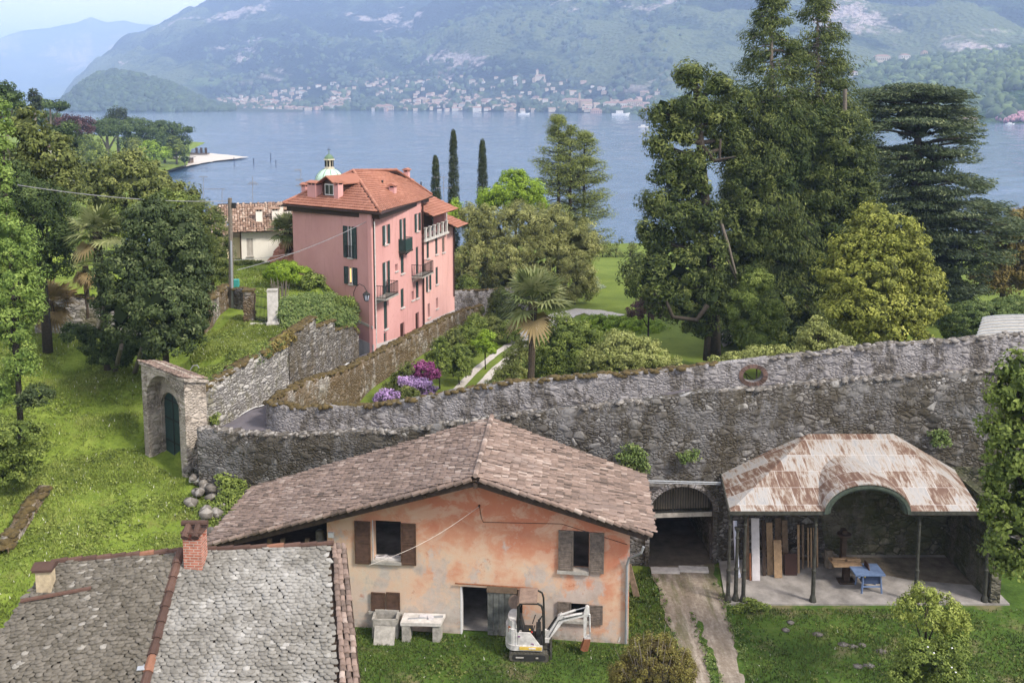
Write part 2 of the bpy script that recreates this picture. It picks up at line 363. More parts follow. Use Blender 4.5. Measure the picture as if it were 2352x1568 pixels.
# farmhouse plaster: orange wash over cream, grey where it has fallen
def farm_plaster():
    b = NB('orange_plaster'); z = b.z()
    n1 = b.noise(0.45, 8, 0.62, b.map((1, 1, 1), (3.1, 0, 0.4))); n2 = b.noise(1.6, 8, 0.7); n3 = b.noise(0.9, 7, 0.7, b.map((1, 1, 0.7), (11, 2, 5)))
    f = b.math('ADD', b.math('MULTIPLY', n1, 1.25), b.math('ADD', b.math('MULTIPLY', n2, 0.5), b.math('ADD', b.math('MULTIPLY', z, 0.085), b.math('MULTIPLY', b.x(), 0.028))))
    col = b.ramp(f, [(0.66, (0.44, 0.35, 0.27)), (0.92, (0.58, 0.42, 0.27)), (1.06, (0.6, 0.34, 0.2)), (1.18, (0.58, 0.22, 0.11)), (1.4, (0.52, 0.165, 0.075))])
    f2 = b.math('DIVIDE', f, 1.5)
    col = b.ramp(f2, [(0.44, (0.4, 0.36, 0.32)), (0.58, (0.52, 0.43, 0.34)), (0.68, (0.56, 0.38, 0.27)), (0.78, (0.52, 0.26, 0.165)), (0.95, (0.46, 0.175, 0.105))])
    st = b.ramp(b.math('SUBTRACT', n3, b.math('MULTIPLY', z, 0.055)), [(0.36, (0, 0, 0)), (0.43, (1, 1, 1))])
    col = b.mix(b.math('MULTIPLY', st, 0.8), col, b.ramp(n2, [(0.3, (0.3, 0.27, 0.25)), (0.7, (0.52, 0.48, 0.45))]))
    ft = b.ramp(b.math('ADD', z, b.math('MULTIPLY', n2, 1.2)), [(0.7, (1, 1, 1)), (1.35, (0, 0, 0))])
    col = b.mix(b.math('MULTIPLY', ft, 0.75), col, b.ramp(b.noise(3, 7, 0.7), [(0.35, (0.16, 0.14, 0.12)), (0.65, (0.48, 0.45, 0.43))]))
    pb = b.ramp(b.noise(0.85, 9, 0.72, b.map((1, 1, 1.4), (2, 7, 3)), 0.6), [(0.48, (0, 0, 0)), (0.57, (1, 1, 1))])
    col = b.mix(b.math('MULTIPLY', pb, 0.55), col, (0.56, 0.4, 0.3))
    rs = b.ramp(b.noise(2.2, 8, 0.75, b.map((1, 1, 1), (5, 8, 2))), [(0.60, (0, 0, 0)), (0.66, (1, 1, 1))])
    col = b.mix(b.math('MULTIPLY', rs, 0.6), col, (0.36, 0.13, 0.07))
    b.bump(n2, 0.4, 0.04); M['orange_plaster'] = b.done(col, 0.92, 0, 0.15)
farm_plaster()
def wallm(name, c, c2, stain, amt=0.55):
    b = NB(name); n1 = b.noise(0.35, 7, 0.6, b.map((1, 1, 0.5))); n2 = b.noise(2.5, 7, 0.7)
    col = b.ramp(n1, [(0.35, c), (0.65, c2)]); col = b.mix(b.math('MULTIPLY', b.ramp(n2, [(amt, (0, 0, 0)), (amt + 0.15, (1, 1, 1))]), 0.3), col, stain)
    sk = b.ramp(b.noise(1.6, 7, 0.7, b.map((1.6, 1.6, 0.16))), [(0.55, (0, 0, 0)), (0.68, (1, 1, 1))]); col = b.mix(b.math('MULTIPLY', sk, 0.35), col, tuple(x * .7 for x in stain))
    b.bump(n2, 0.15, 0.02); M[name] = b.done(col, 0.9, 0, 0.15)
wallm('pink_plaster', (0.5, 0.262, 0.25), (0.58, 0.32, 0.305), (0.4, 0.2, 0.185))
wallm('pale_pink_plaster', (0.6, 0.34, 0.31), (0.66, 0.4, 0.37), (0.5, 0.28, 0.25))
wallm('white_plaster', (0.66, 0.63, 0.57), (0.74, 0.71, 0.66), (0.5, 0.46, 0.4))
stone('gate_plaster', 5.5, [(0.2, 0.17, 0.14), (0.34, 0.3, 0.26), (0.45, 0.4, 0.35)], (0.12, 0.1, 0.08), 1.5, (0.5, 0.44, 0.38), 0.52, (0.12, 0.095, 0.07), 0.36)
wallm('cream_plaster', (0.6, 0.5, 0.34), (0.66, 0.56, 0.4), (0.5, 0.42, 0.3))
wallm('base_render', (0.42, 0.39, 0.38), (0.5, 0.47, 0.46), (0.3, 0.28, 0.27))
def rusty():
    b = NB('rusty_sheet'); t = b.attr()
    cv = b.map((1, 1, 1)); st = b.noise(3.0, 8, 0.72, b.map((2.2, 0.6, 0.6)), 0.4); big = b.noise(0.8, 5, 0.6)
    f = b.math('ADD', b.math('ADD', b.math('MULTIPLY', st, 0.9), b.math('MULTIPLY', t, 0.42)), b.math('MULTIPLY', big, 0.35))
    col = b.ramp(b.math('DIVIDE', f, 1.5), [(0.44, (0.46, 0.46, 0.5)), (0.55, (0.47, 0.4, 0.34)), (0.61, (0.4, 0.24, 0.15)), (0.68, (0.24, 0.09, 0.05)), (0.85, (0.18, 0.065, 0.04))])
    b.bump(st, 0.25, 0.02); M['rusty_sheet'] = b.done(col, 0.65, 0.15, 0.4)
rusty()
def groundm(name, cols, dirt, amt, s=0.8, bump=0.5, st=(1, 1, 1)):
    b = NB(name); n1 = b.noise(s, 8, 0.7, b.map(st)); n2 = b.noise(7, 6, 0.7)
    col = b.ramp(b.math('ADD', b.math('MULTIPLY', n1, 0.6), b.math('MULTIPLY', n2, 0.4)), [(0.36, cols[0]), (0.5, cols[1]), (0.64, cols[2])])
    dm = b.ramp(b.noise(0.35, 8, 0.7, b.map(st, loc=(4, 9, 0))), [(amt, (1, 1, 1)), (amt + 0.08, (0, 0, 0))])
    col = b.mix(b.math('MULTIPLY', dm, 0.6), col, dirt); b.bump(n2, bump, 0.08); M[name] = b.done(col, 0.95, 0, 0.1)
groundm('grass_ground', [(0.07, 0.105, 0.016), (0.125, 0.175, 0.027), (0.2, 0.25, 0.05)], (0.12, 0.11, 0.04), 0.36)
groundm('yard_ground', [(0.03, 0.055, 0.012), (0.055, 0.1, 0.018), (0.1, 0.14, 0.03)], (0.2, 0.15, 0.1), 0.38, 0.6)
groundm('lawn_ground', [(0.075, 0.105, 0.02), (0.11, 0.15, 0.026), (0.15, 0.19, 0.036)], (0.1, 0.17, 0.02), 0.2, 0.3, 0.2)
groundm('dirt_ground', [(0.13, 0.105, 0.082), (0.22, 0.185, 0.15), (0.38, 0.34, 0.29)], (0.08, 0.085, 0.03), 0.40, 1.0, 0.5, (2.2, 0.3, 1))
# ================================================================== numeric helpers
def lerp_tab(x, tab):
    xs = [a for a, _ in tab]; ys = [b_ for _, b_ in tab]
    return np.interp(x, xs, ys)
def hash2(ix, iy, seed):
    n = (ix.astype(np.int64) * 374761393 + iy.astype(np.int64) * 668265263 + seed * 974711) & 0x7fffffff
    n = ((n ^ (n >> 13)) * 1274126177) & 0x7fffffff
    return ((n ^ (n >> 16)) & 0xffff) / 65535.0
def vnoise(x, y, seed=0):
    ix = np.floor(x); iy = np.floor(y); fx = x - ix; fy = y - iy
    fx = fx * fx * (3 - 2 * fx); fy = fy * fy * (3 - 2 * fy)
    a = hash2(ix, iy, seed); b_ = hash2(ix + 1, iy, seed); c = hash2(ix, iy + 1, seed); d = hash2(ix + 1, iy + 1, seed)
    return (a * (1 - fx) + b_ * fx) * (1 - fy) + (c * (1 - fx) + d * fx) * fy
def fbm(x, y, oct=5, seed=0, ridged=False):
    r = 0; amp = 0.5; x = np.asarray(x, float); y = np.asarray(y, float)
    for i in range(oct):
        n = vnoise(x, y, seed + i)
        if ridged: n = 1 - np.abs(2 * n - 1)
        r = r + amp * n; amp *= 0.5; x = x * 2.03 + 3.1; y = y * 2.03 + 1.7
    return r
def inpoly(X, Y, poly):
    c = np.zeros(X.shape, bool); j = len(poly) - 1
    for i in range(len(poly)):
        xi, yi = poly[i][:2]; xj, yj = poly[j][:2]
        k = ((yi > Y) != (yj > Y)) & (X < (xj - xi) * (Y - yi) / ((yj - yi) or 1e-9) + xi)
        c ^= k; j = i
    return c
def soft(ctrl, p=2.6, eps=0.6):
    C_ = np.array([tuple(c) for c in ctrl], float)
    def f(x, y):
        x = np.atleast_1d(np.asarray(x, float)); y = np.atleast_1d(np.asarray(y, float))
        out = np.empty(x.shape)
        for s in range(0, len(x), 20000):
            d = (x[s:s + 20000, None] - C_[None, :, 0]) ** 2 + (y[s:s + 20000, None] - C_[None, :, 1]) ** 2
            w_ = 1.0 / (d + eps) ** p; out[s:s + 20000] = (w_ * C_[None, :, 2]).sum(1) / w_.sum(1)
        return out
    return f
def resample(pts, step):
    out = []; 
    for i in range(len(pts) - 1):
        a = np.array(pts[i], float); b_ = np.array(pts[i + 1], float); n = max(1, int(np.linalg.norm(b_[:2] - a[:2]) / step))
        for k in range(n): out.append(a + (b_ - a) * k / n)
    out.append(np.array(pts[-1], float)); return np.array(out)
def zone_mesh(name, poly, zf, step, mat, bumpy=0.0, parent=None):
    bd = resample(list(poly) + [poly[0]], step)[:-1]
    x0, y0 = bd[:, 0].min(), bd[:, 1].min(); x1, y1 = bd[:, 0].max(), bd[:, 1].max()
    X, Y = np.meshgrid(np.arange(x0, x1, step), np.arange(y0, y1, step)); X = X.ravel(); Y = Y.ravel()
    X = X + rng.uniform(-.2, .2, X.shape) * step; Y = Y + rng.uniform(-.2, .2, Y.shape) * step
    k = inpoly(X, Y, poly); X = X[k]; Y = Y[k]
    d = np.full(X.shape, 9e9)
    for q in bd: d = np.minimum(d, (X - q[0]) ** 2 + (Y - q[1]) ** 2)
    k = d > (0.4 * step) ** 2; X = X[k]; Y = Y[k]
    P = np.concatenate([bd[:, :2], np.stack([X, Y], 1)]); n = len(bd)
    rv, re, rf, *_ = delaunay_2d_cdt([Vector(p) for p in P.tolist()], [(i, (i + 1) % n) for i in range(n)], [], 1, 1e-6)
    Q = np.array([tuple(v) for v in rv]); Z = zf(Q[:, 0], Q[:, 1])
    if bumpy: Z = Z + (fbm(Q[:, 0] * 0.7, Q[:, 1] * 0.7, 4, 5) - 0.47) * bumpy
    o = link_mesh(np_mesh(np.column_stack([Q, Z]), np.array([tuple(f) for f in rf])), name, parent, mat, True)
    return o
def wallrun(pts, thick, side, zb, step=0.35, jit=0.05, mat='rubble', cap='moss', parent=None, name='masonry', capname='coping', capt=0.0, face_jit=0.02):
    """pts (x, y, ztop) run along the face; thickness goes to `side` (+1 left of travel, -1 right)"""
    P = resample(pts, step); n = len(P); T = np.gradient(P[:, :2], axis=0); T /= np.linalg.norm(T, axis=1)[:, None]
    Nn = np.column_stack([-T[:, 1], T[:, 0]]) * side
    zt = P[:, 2] + (fbm(np.arange(n) * 0.45, np.zeros(n) + 3.3, 3, 9) - 0.45) * jit * 4
    zbv = zb(P[:, 0], P[:, 1]) if callable(zb) else np.full(n, float(zb))
    V = []; F = []; rows = 8
    for i in range(n):
        for r in range(rows + 1):
            z = zbv[i] + (zt[i] - zbv[i]) * r / rows
            o = (vnoise(np.array([i * 0.6]), np.array([z * 2.0]), 4)[0] - .5) * face_jit * 2
            V.append((P[i, 0] - Nn[i, 0] * o, P[i, 1] - Nn[i, 1] * o, z))
        V.append((P[i, 0] + Nn[i, 0] * thick, P[i, 1] + Nn[i, 1] * thick, zt[i] - .02)); V.append((P[i, 0] + Nn[i, 0] * thick, P[i, 1] + Nn[i, 1] * thick, zbv[i]))
    m = rows + 3
    for i in range(n - 1):
        for r in range(m - 1): F.append((i * m + r, (i + 1) * m + r, (i + 1) * m + r + 1, i * m + r + 1))
    V += []; w1 = part_np(name, V, np.array(F), parent, M[mat]); 
    # lumpy coping: low stones and moss cushions, one mesh
    cp = []
    ico_v, ico_f = ICO
    Vs = []; Fs = []
    s_ = 0.0
    while s_ < n - 1:
        i = int(s_); 
        for k in range(max(1, int(thick / 0.3))):
            q = rng.uniform(0.02, 0.98) * thick; fr = s_ - i
            c = np.array([P[i, 0] + (P[i + 1, 0] - P[i, 0]) * fr + Nn[i, 0] * q, P[i, 1] + (P[i + 1, 1] - P[i, 1]) * fr + Nn[i, 1] * q, zt[i] - 0.03 + capt])
            sc = np.array([rng.uniform(.12, .26), rng.uniform(.12, .26), rng.uniform(.05, .12)]) * (1 + jit * 3)
            Fs.append(ico_f + len(Vs) * len(ico_v)); Vs.append(ico_v * sc * (1 + rng.uniform(-.2, .2, (len(ico_v), 1))) + c)
        s_ += 0.3
    part_np(capname, np.concatenate(Vs), np.concatenate(Fs), parent, M[cap], rng.random(len(Vs) * len(ico_f)), False)
    return P, zt
def ico(sub=1):
    import bmesh
    bm = bmesh.new(); bmesh.ops.create_icosphere(bm, subdivisions=sub, radius=1.0); bm.verts.ensure_lookup_table()
    v = np.array([tuple(q.co) for q in bm.verts]); f = np.array([[q.index for q in g.verts] for g in bm.faces]); bm.free(); return v, f
ICO = ico(1); ICO2 = ico(2)

# ================================================================== lake, far land
def grid_obj(name, X, Y, Z, mat, smooth=True, label=None, kind='structure', T=None):
    n, m = X.shape; V = np.column_stack([X.ravel(), Y.ravel(), Z.ravel()])
    i, j = np.meshgrid(np.arange(n - 1), np.arange(m - 1), indexing='ij'); a = (i * m + j).ravel()
    F = np.column_stack([a, a + 1, a + m + 1, a + m])
    o = link_mesh(np_mesh(V, F, None if T is None else T[:-1, :-1].ravel()), name, None, mat, smooth); tag(o, label, name.replace('_', ' '), None, kind); return o
b = NB('lake'); b.p.inputs['IOR'].default_value = 1.33
big = b.noise(0.004, 4, 0.6); v1 = b.map((0.55, 1.6, 1.0), rot=(0, 0, 0.25)); n1 = b.noise(0.35, 5, 0.65, v1); n2 = b.noise(1.1, 4, 0.6, b.map((0.6, 1.5, 1), rot=(0, 0, -0.3)))
n3 = b.noise(0.045, 4, 0.6, b.map((0.7, 1.8, 1.0), rot=(0, 0, .12)))
hh = b.math('ADD', b.math('ADD', b.math('MULTIPLY', n1, 0.8), b.math('MULTIPLY', n2, 0.3)), b.math('MULTIPLY', n3, 0.6))
bp = b.n('Bump'); bp.inputs['Distance'].default_value = 0.42; bp.inputs['Strength'].default_value = 1.0
b.l(hh, bp.inputs['Height']); b.l(bp.outputs[0], b.p.inputs['Normal'])
LAKE = b.done(b.ramp(big, [(0.35, (0.035, 0.075, 0.14)), (0.65, (0.055, 0.105, 0.18))]), 0.05, 0, 0.5)
uu, tt = np.meshgrid(np.linspace(-500, 2850, 1150), np.linspace(1 / 95., 1 / 4200., 560), indexing='ij'); yy = 1 / tt; xx = (uu - CU) / FPX * yy; zz = -2.95 + 0 * xx
for k_, (wl_, am) in enumerate(((34, .5), (15, .4), (7, .36), (3.2, .2))): zz = zz + (vnoise(xx / wl_ * .55 + yy / wl_ * .12 + 7 * k_, yy / wl_ * 1.3 + 3 * k_, 60 + k_) - .5) * am
grid_obj('lake_waves', xx, yy, zz, LAKE)
lk = MB(); lk.quad((-16000, -200, -3.5), (16000, -200, -3.5), (16000, 26000, -3.5), (-16000, 26000, -3.5))
tag(lk.build('lake', LAKE), None, None, None, 'structure')

def mount(name, cols, rock, rock_amt, s):
    b = NB(name); n1 = b.noise(s, 9, 0.7); n2 = b.noise(s * 9, 7, 0.75); 
    col = b.ramp(b.math('ADD', b.math('MULTIPLY', n1, 0.5), b.math('ADD', b.math('MULTIPLY', n2, 0.5), b.math('MULTIPLY', b.attr(), 0.22))), [(0.42, cols[0]), (0.5, cols[1]), (0.58, cols[2])])
    mv = b.map((1, 1, 2.2), rot=(0.2, 0.3, 0.5)); rm = b.ramp(b.noise(s * 1.3, 9, 0.68, mv), [(rock_amt, (0, 0, 0)), (rock_amt + 0.04, (1, 1, 1))])
    geo = b.n('NewGeometry'); sp = b.n('SeparateXYZ'); b.l(geo.outputs['True Normal'], sp.inputs[0])
    steep = b.ramp(sp.outputs[2], [(0.80, (1, 1, 1)), (0.93, (0, 0, 0))])
    col = b.mix(b.math('MULTIPLY', rm, steep), col, rock); 
    col = b.mix(b.math('MULTIPLY', b.ramp(b.noise(s * 2.4, 6, 0.6, b.map(loc=(9, 4, 0))), [(0.6, (0, 0, 0)), (0.66, (1, 1, 1))]), 0.5), col, (0.13, 0.19, 0.05))
    b.bump(b.math('ADD', n2, b.voro(s * 40)), 1.0, 9.0); M[name] = b.done(col, 1.0, 0, 0.0); return M[name]
mount('mountain', [(0.005, 0.012, 0.006), (0.026, 0.042, 0.018), (0.085, 0.105, 0.045)], (0.33, 0.28, 0.27), 0.575, 0.0022)
mount('mountain_far', [(0.035, 0.06, 0.02), (0.07, 0.1, 0.03), (0.12, 0.14, 0.05)], (0.45, 0.36, 0.3), 0.5, 0.001)
SIL1 = [(-400, 300), (120, 262), (150, 228), (170, 206), (230, 160), (300, 112), (350, 90), (410, 68), (460, 45), (540, 10), (600, -25), (700, -45), (900, -50), (1100, -35), (1300, -60), (2700, -70)]
SIL2 = [(-400, 300), (560, 262), (700, 238), (800, 208), (850, 188), (900, 142), (950, 98), (1000, 62), (1090, 0), (1200, -60), (1500, -110), (2700, -130)]
YS = [(-400, 2500), (500, 2360), (800, 2120), (1000, 2050), (1500, 1650), (2000, 1500), (2700, 1400)]
def Hm(u, y):
    ys = lerp_tab(u, YS); x = (u - CU) / FPX * y
    wu = u + (fbm(u * 0.011, y * 0.002, 3, 21) - .45) * 60
    def ridge(sil, yc, seed):
        zc = np.maximum((230 - lerp_tab(wu, sil)) / 2200 * yc * 1.02 + 21, -60)
        t = (y - ys - 350) / (yc - ys - 350); f = np.clip(t, 0, 1) ** 1.25; f = np.where(t > 1, 1 - (t - 1) * 0.5, f)
        return zc * f, np.clip(t, 0, 1)
    a, ta = ridge(SIL1, 4700, 1); c, tc_ = ridge(SIL2, 3500, 2)
    base = 85 * np.clip((y - ys) / 1000, 0, 1) ** 1.1 * np.clip((u - 120) / 400, 0, 1) - 3
    rd = fbm((x + 0.75 * y) / 520, (y - 0.55 * x) / 1900, 5, 31, True); rd2 = fbm(x / 170, y / 260, 4, 77); rd3 = fbm((x + .9 * y) / 130, (y - .7 * x) / 420, 4, 55, True)
    m = np.maximum(a, c); tt = np.where(c > a, tc_, ta)
    z = base + m + (rd - 0.62) * np.clip(m, 0, 330) * 1.5 * np.clip(1.15 - tt, 0.12, 1) + (rd2 - .47) * np.clip(m + base, 0, 160) * 0.6 + (rd3 - .6) * np.clip(m, 0, 150) * .35
    Hm.t = np.clip((rd - .62) * 2.6 + (rd3 - .6) * 1.6, -1, 1); return np.where(y < ys, -8.0, z)  # dark woods in gullies, paler ridges: ridge shading put into the colour
uu, tt = np.meshgrid(np.linspace(-380, 2680, 640), np.linspace(0, 1, 300), indexing='ij')
yy = 1350 + 4600 * tt ** 1.35
zz = Hm(uu, yy); tag(grid_obj('mountainside', (uu - CU) / FPX * yy, yy, zz, M['mountain'], T=Hm.t), 'wooded mountain slope across the lake above the town')
# farthest range, upper left
SIL0 = [(-500, 150), (-100, 120), (0, 100), (40, 84), (70, 75), (130, 70), (190, 58), (225, 44), (262, 56), (300, 52), (330, 60), (385, 64), (420, 80), (600, 90), (800, 120)]
uu, tt = np.meshgrid(np.linspace(-500, 800, 300), np.linspace(0, 1, 120), indexing='ij'); yy = 7000 + 4200 * tt
zc = (230 - lerp_tab(uu, SIL0)) / 2200 * 9600 * 1.0 + 21
t_ = (yy - 7000) / 2600; f = np.where(t_ < 1, np.clip(t_, 0, 1) ** 1.1, 1 - (t_ - 1) * .7)
xx = (uu - CU) / FPX * yy
zz = zc * f + (fbm((xx + .6 * yy) / 1100, (yy - .4 * xx) / 2400, 5, 3, True) - .62) * 420 * np.clip(1.1 - t_, .03, 1) * np.clip(t_ * 3, 0, 1)
tag(grid_obj('far_mountains', xx, yy, zz, M['mountain_far']), 'pale far mountain range with bare brown tops')
# wooded headland on the left, wooded hill on the right
def treecover(name, pts, size, mat, label, cat, jit=0.3):
    n = len(pts); v, f = ICO2
    sc = size[:, None] * rng.uniform(.75, 1.25, (n, 3)) * np.array([1, 1, 1.1]); ph = rng.uniform(0, 6.28, n)
    Vt = v[None] * (1 + rng.uniform(-jit, jit, (n, len(v), 1))) * sc[:, None, :]
    Vt[:, :, :] += pts[:, None, :]
    F_ = (f[None] + (np.arange(n) * len(v))[:, None, None]).reshape(-1, 3)
    tint = np.repeat(np.clip(rng.normal(.5, .22, n), 0, 1), len(f))
    o = link_mesh(np_mesh(Vt.reshape(-1, 3), F_, tint), name, None, mat, False); tag(o, label, cat, None, 'stuff'); return o
M['far_wood'] = leafm('far_wood', (0.018, 0.036, 0.014), (0.05, 0.085, 0.028), (0.13, 0.18, 0.05), 0.1)
M['far_wood_dark'] = leafm('far_wood_dark', (0.015, 0.03, 0.015), (0.035, 0.06, 0.025), (0.07, 0.11, 0.04), 0.1)
SILH = [(60, 252), (135, 250), (165, 226), (200, 198), (240, 178), (270, 172), (310, 176), (360, 190), (410, 202), (450, 225), (500, 246), (560, 251), (700, 254)]
def Hh(u, y):
    zc = (230 - lerp_tab(u, SILH)) / 2200 * 2150 * 1.02 + 21 + 2; t = (y - 1900) / 260; return -5 + (zc + 5) * np.clip(1 - np.abs(t - 1) ** 1.8, -.2, 1) + (fbm(u / 40, y / 60, 3, 8) - .45) * 6
uu, yy = np.meshgrid(np.linspace(60, 700, 160), np.linspace(1870, 2500, 60), indexing='ij')
tag(grid_obj('headland', (uu - CU) / FPX * yy, yy, Hh(uu, yy), M['far_wood_dark']), 'dark wooded headland reaching into the lake')
u_ = rng.uniform(120, 540, 2600); y_ = rng.uniform(1895, 2200, 2600); z_ = Hh(u_, y_); k = z_ > -2
pts = np.column_stack([(u_ - CU) / FPX * y_, y_, z_ + 1])[k]
treecover('headland_wood', pts, rng.uniform(4, 8, len(pts)), M['far_wood_dark'], 'dense dark trees covering the headland across the lake', 'woodland')
SILR = [(1300, 262), (1480, 240), (1600, 205), (1750, 190), (1900, 165), (1990, 140), (2100, 128), (2250, 118), (2400, 100), (2800, 60)]
YR = [(1300, 1750), (1500, 1560), (1950, 1180), (2350, 985), (2800, 850)]
def Hr(u, y):
    ys = lerp_tab(u, YR); yc = ys + 620; zc = (230 - lerp_tab(u, SILR)) / 2200 * yc * 1.02 + 12
    t = (y - ys) / 620; return -4.5 + (zc + 4.5) * np.where(t < 1, np.clip(t * 6, -1, 0) + np.clip(t, 0, 1) ** 0.85, 1 - (t - 1) * .15) + (fbm(u / 60, y / 90, 4, 18) - .45) * 16 * np.clip(t * 3, 0, 1)
uu, tt = np.meshgrid(np.linspace(1320, 2760, 240), np.linspace(-.02, 2.2, 80), indexing='ij'); yy = lerp_tab(uu, YR) + 620 * tt
M['right_hill'] = mount('right_hill', [(0.02, 0.045, 0.012), (0.04, 0.08, 0.02), (0.09, 0.15, 0.04)], (0.3, 0.27, 0.25), 0.7, 0.005)
tag(grid_obj('wooded_hill', (uu - CU) / FPX * yy, yy, Hr(uu, yy), M['right_hill']), 'green wooded hill on the right across the lake')
u_ = rng.uniform(1440, 2560, 7500); t_ = rng.uniform(0.02, 1.35, 7500); y_ = lerp_tab(u_, YR) + 620 * t_; z_ = Hr(u_, y_)
k = vnoise(u_ / 45, t_ * 9, 5) > 0.2; pts = np.column_stack([(u_ - CU) / FPX * y_, y_, z_ + 1.5])[k]
treecover('hillside_wood', pts, rng.uniform(3.0, 8.5, len(pts)) * rng.uniform(.7, 1.1, len(pts)), M['far_wood'], 'green woods covering the hill on the right shore', 'woodland', 0.34)
M['pink_bloom'] = leafm('pink_bloom', (0.12, 0.09, 0.08), (0.32, 0.16, 0.2), (0.5, 0.28, 0.32), 0.1)
u_ = rng.uniform(2285, 2420, 260); y_ = lerp_tab(u_, YR) + rng.uniform(4, 45, 260); pts = np.column_stack([(u_ - CU) / FPX * y_, y_, Hr(u_, y_) + 2])
treecover('flowering_bank', pts, rng.uniform(1.2, 2.6, 260), M['pink_bloom'], 'pink flowering shrubs along the far right lakeshore', 'flowering shrubs')
# woods among the far town
u_ = rng.uniform(480, 1560, 3600); q_ = rng.random(3600) ** 1.4; y_ = lerp_tab(u_, YS) + 6 + q_ * 1300; k = vnoise(u_ / 22, y_ / 90, 15) > 0.45
u_, y_ = u_[k], y_[k]; pts = np.column_stack([(u_ - CU) / FPX * y_, y_, Hm(u_, y_) + 2])
treecover('town_trees', pts, rng.uniform(3.5, 9, len(pts)), M['far_wood_dark'], 'dark trees and gardens between the houses of the far town', 'woodland')
# ------------------------------------------------------------------ far town: every house an object
tintm('far_roof', [(0, (0.16, 0.1, 0.08)), (0.5, (0.27, 0.18, 0.145)), (1, (0.36, 0.28, 0.24))], 0.9, 1, 0.1, 0)
for nm, c in (('far_cream', (0.42, 0.37, 0.31)), ('far_white', (0.5, 0.48, 0.45)), ('far_ochre', (0.4, 0.31, 0.23)), ('far_pink', (0.4, 0.29, 0.26))): M[nm] = plain(nm, c, 0.9, 0, 0.06, 0.3)
def far_house(name, w, d, h, wm, tint, loc, rz, label, cat='house', group=None, hip=False, tower=None, rows=0):
    t = empty(name, loc, label, cat, group); a = MB(); r = MB(); ca, sa = math.cos(rz), math.sin(rz)
    L = Vector(loc); P = lambda x, y, z: L + Vector((x * ca - y * sa, x * sa + y * ca, z))
    a.box(P(0, 0, h / 2 - 2), (w, d, h + 4), rz)
    a.prism([P(-w / 2, -d / 2, h), P(-w / 2, d / 2, h), P(-w / 2, 0, h + d * .22)], P(w, 0, 0) - P(0, 0, 0)) if not hip else None
    e = .6; k = (d * .45 if hip else 0); zt = h + d * .25
    A, B_, C_, D_ = P(-w / 2 - e, -d / 2 - e, h - .1), P(w / 2 + e, -d / 2 - e, h - .1), P(w / 2 + e, d / 2 + e, h - .1), P(-w / 2 - e, d / 2 + e, h - .1)
    T1, T2 = P(-w / 2 - e + k, 0, zt), P(w / 2 + e - k, 0, zt)
    r.add([A, B_, C_, D_, T1, T2], [(0, 1, 5, 4), (2, 3, 4, 5), (1, 2, 5), (3, 0, 4), (3, 2, 1, 0)], tint)
    if tower: 
        tx, tw, th = tower; a.box(P(tx, 0, th / 2), (tw, tw, th), rz); r.add([P(tx - tw * .6, -tw * .6, th), P(tx + tw * .6, -tw * .6, th), P(tx + tw * .6, tw * .6, th), P(tx - tw * .6, tw * .6, th), P(tx, 0, th + tw * .8)], [(0, 1, 4), (1, 2, 4), (2, 3, 4), (3, 0, 4)], tint)
    a.build('wall', M[wm], t); r.build('roof', M['far_roof'], t)
    if rows:
        for fl in range(rows):
            n = max(2, int(w / 3.5))
            for i in range(n):
                q = MB(); q.box(P(-w / 2 + (i + .5) * w / n, -d / 2 - .03, 1.8 + fl * (h / rows)), (1.3, .2, h / rows * .5), rz); q.build('window', M['dark_room'], t)
    return t
protos = []
wl = {'far_cream': 'cream', 'far_white': 'white', 'far_ochre': 'ochre', 'far_pink': 'pink'}
spots = []
tries = 0
TOP = [(500, 232), (620, 214), (760, 196), (850, 186), (1000, 178), (1100, 182), (1250, 180), (1400, 190), (1520, 212)]
while len(spots) < 560 and tries < 60000:
    tries += 1; u = random.uniform(508, 1510) if random.random() > .3 else random.uniform(508, 900); y = float(lerp_tab(u, YS)) + 8 + random.random() ** 1.35 * 1150
    z = float(Hm(np.array(float(u)), np.array(float(y)))); v = 230 - (z - 21) / y * 2200
    if v < lerp_tab(u, TOP): continue
    if vnoise(np.array(u / 60), np.array(y / 230), 41) < .22: continue
    x = (u - CU) / FPX * y
    if any((x - a) ** 2 + (y - b_) ** 2 < 12.5 ** 2 for a, b_, _ in spots): continue
    spots.append((x, y, z))
for wm in wl:
    for hip in (False, True): protos.append([wm, hip, None])
random.shuffle(spots)
for i, (x, y, z) in enumerate(spots[:290]):
    p = protos[i % 8] if random.random() > .3 else protos[random.randint(0, 3)]
    rz = random.choice([0, 0, 0.3, -0.3, 1.2]) + random.uniform(-.15, .15)
    if p[2] is None:
        p[2] = [far_house('far_house', wd, 10, hh_, p[0], random.random(), (x, y, z), rz, 'small %s house with a %s brown roof in the far lakeside town' % (wl[p[0]], 'hipped' if p[1] else 'gabled'), 'house', 'houses of the far lakeside town', p[1]) for wd, hh_ in ((14, 7),)]
        continue
    c = copy_tree(p[2][0]); c.location = (x, y, z); c.rotation_euler = (0, 0, rz); s = random.uniform(.5, 1.0); c.scale = (s * random.uniform(.8, 1.3), s, s * random.uniform(.8, 1.2))
sv, sr_ = MB(), MB()
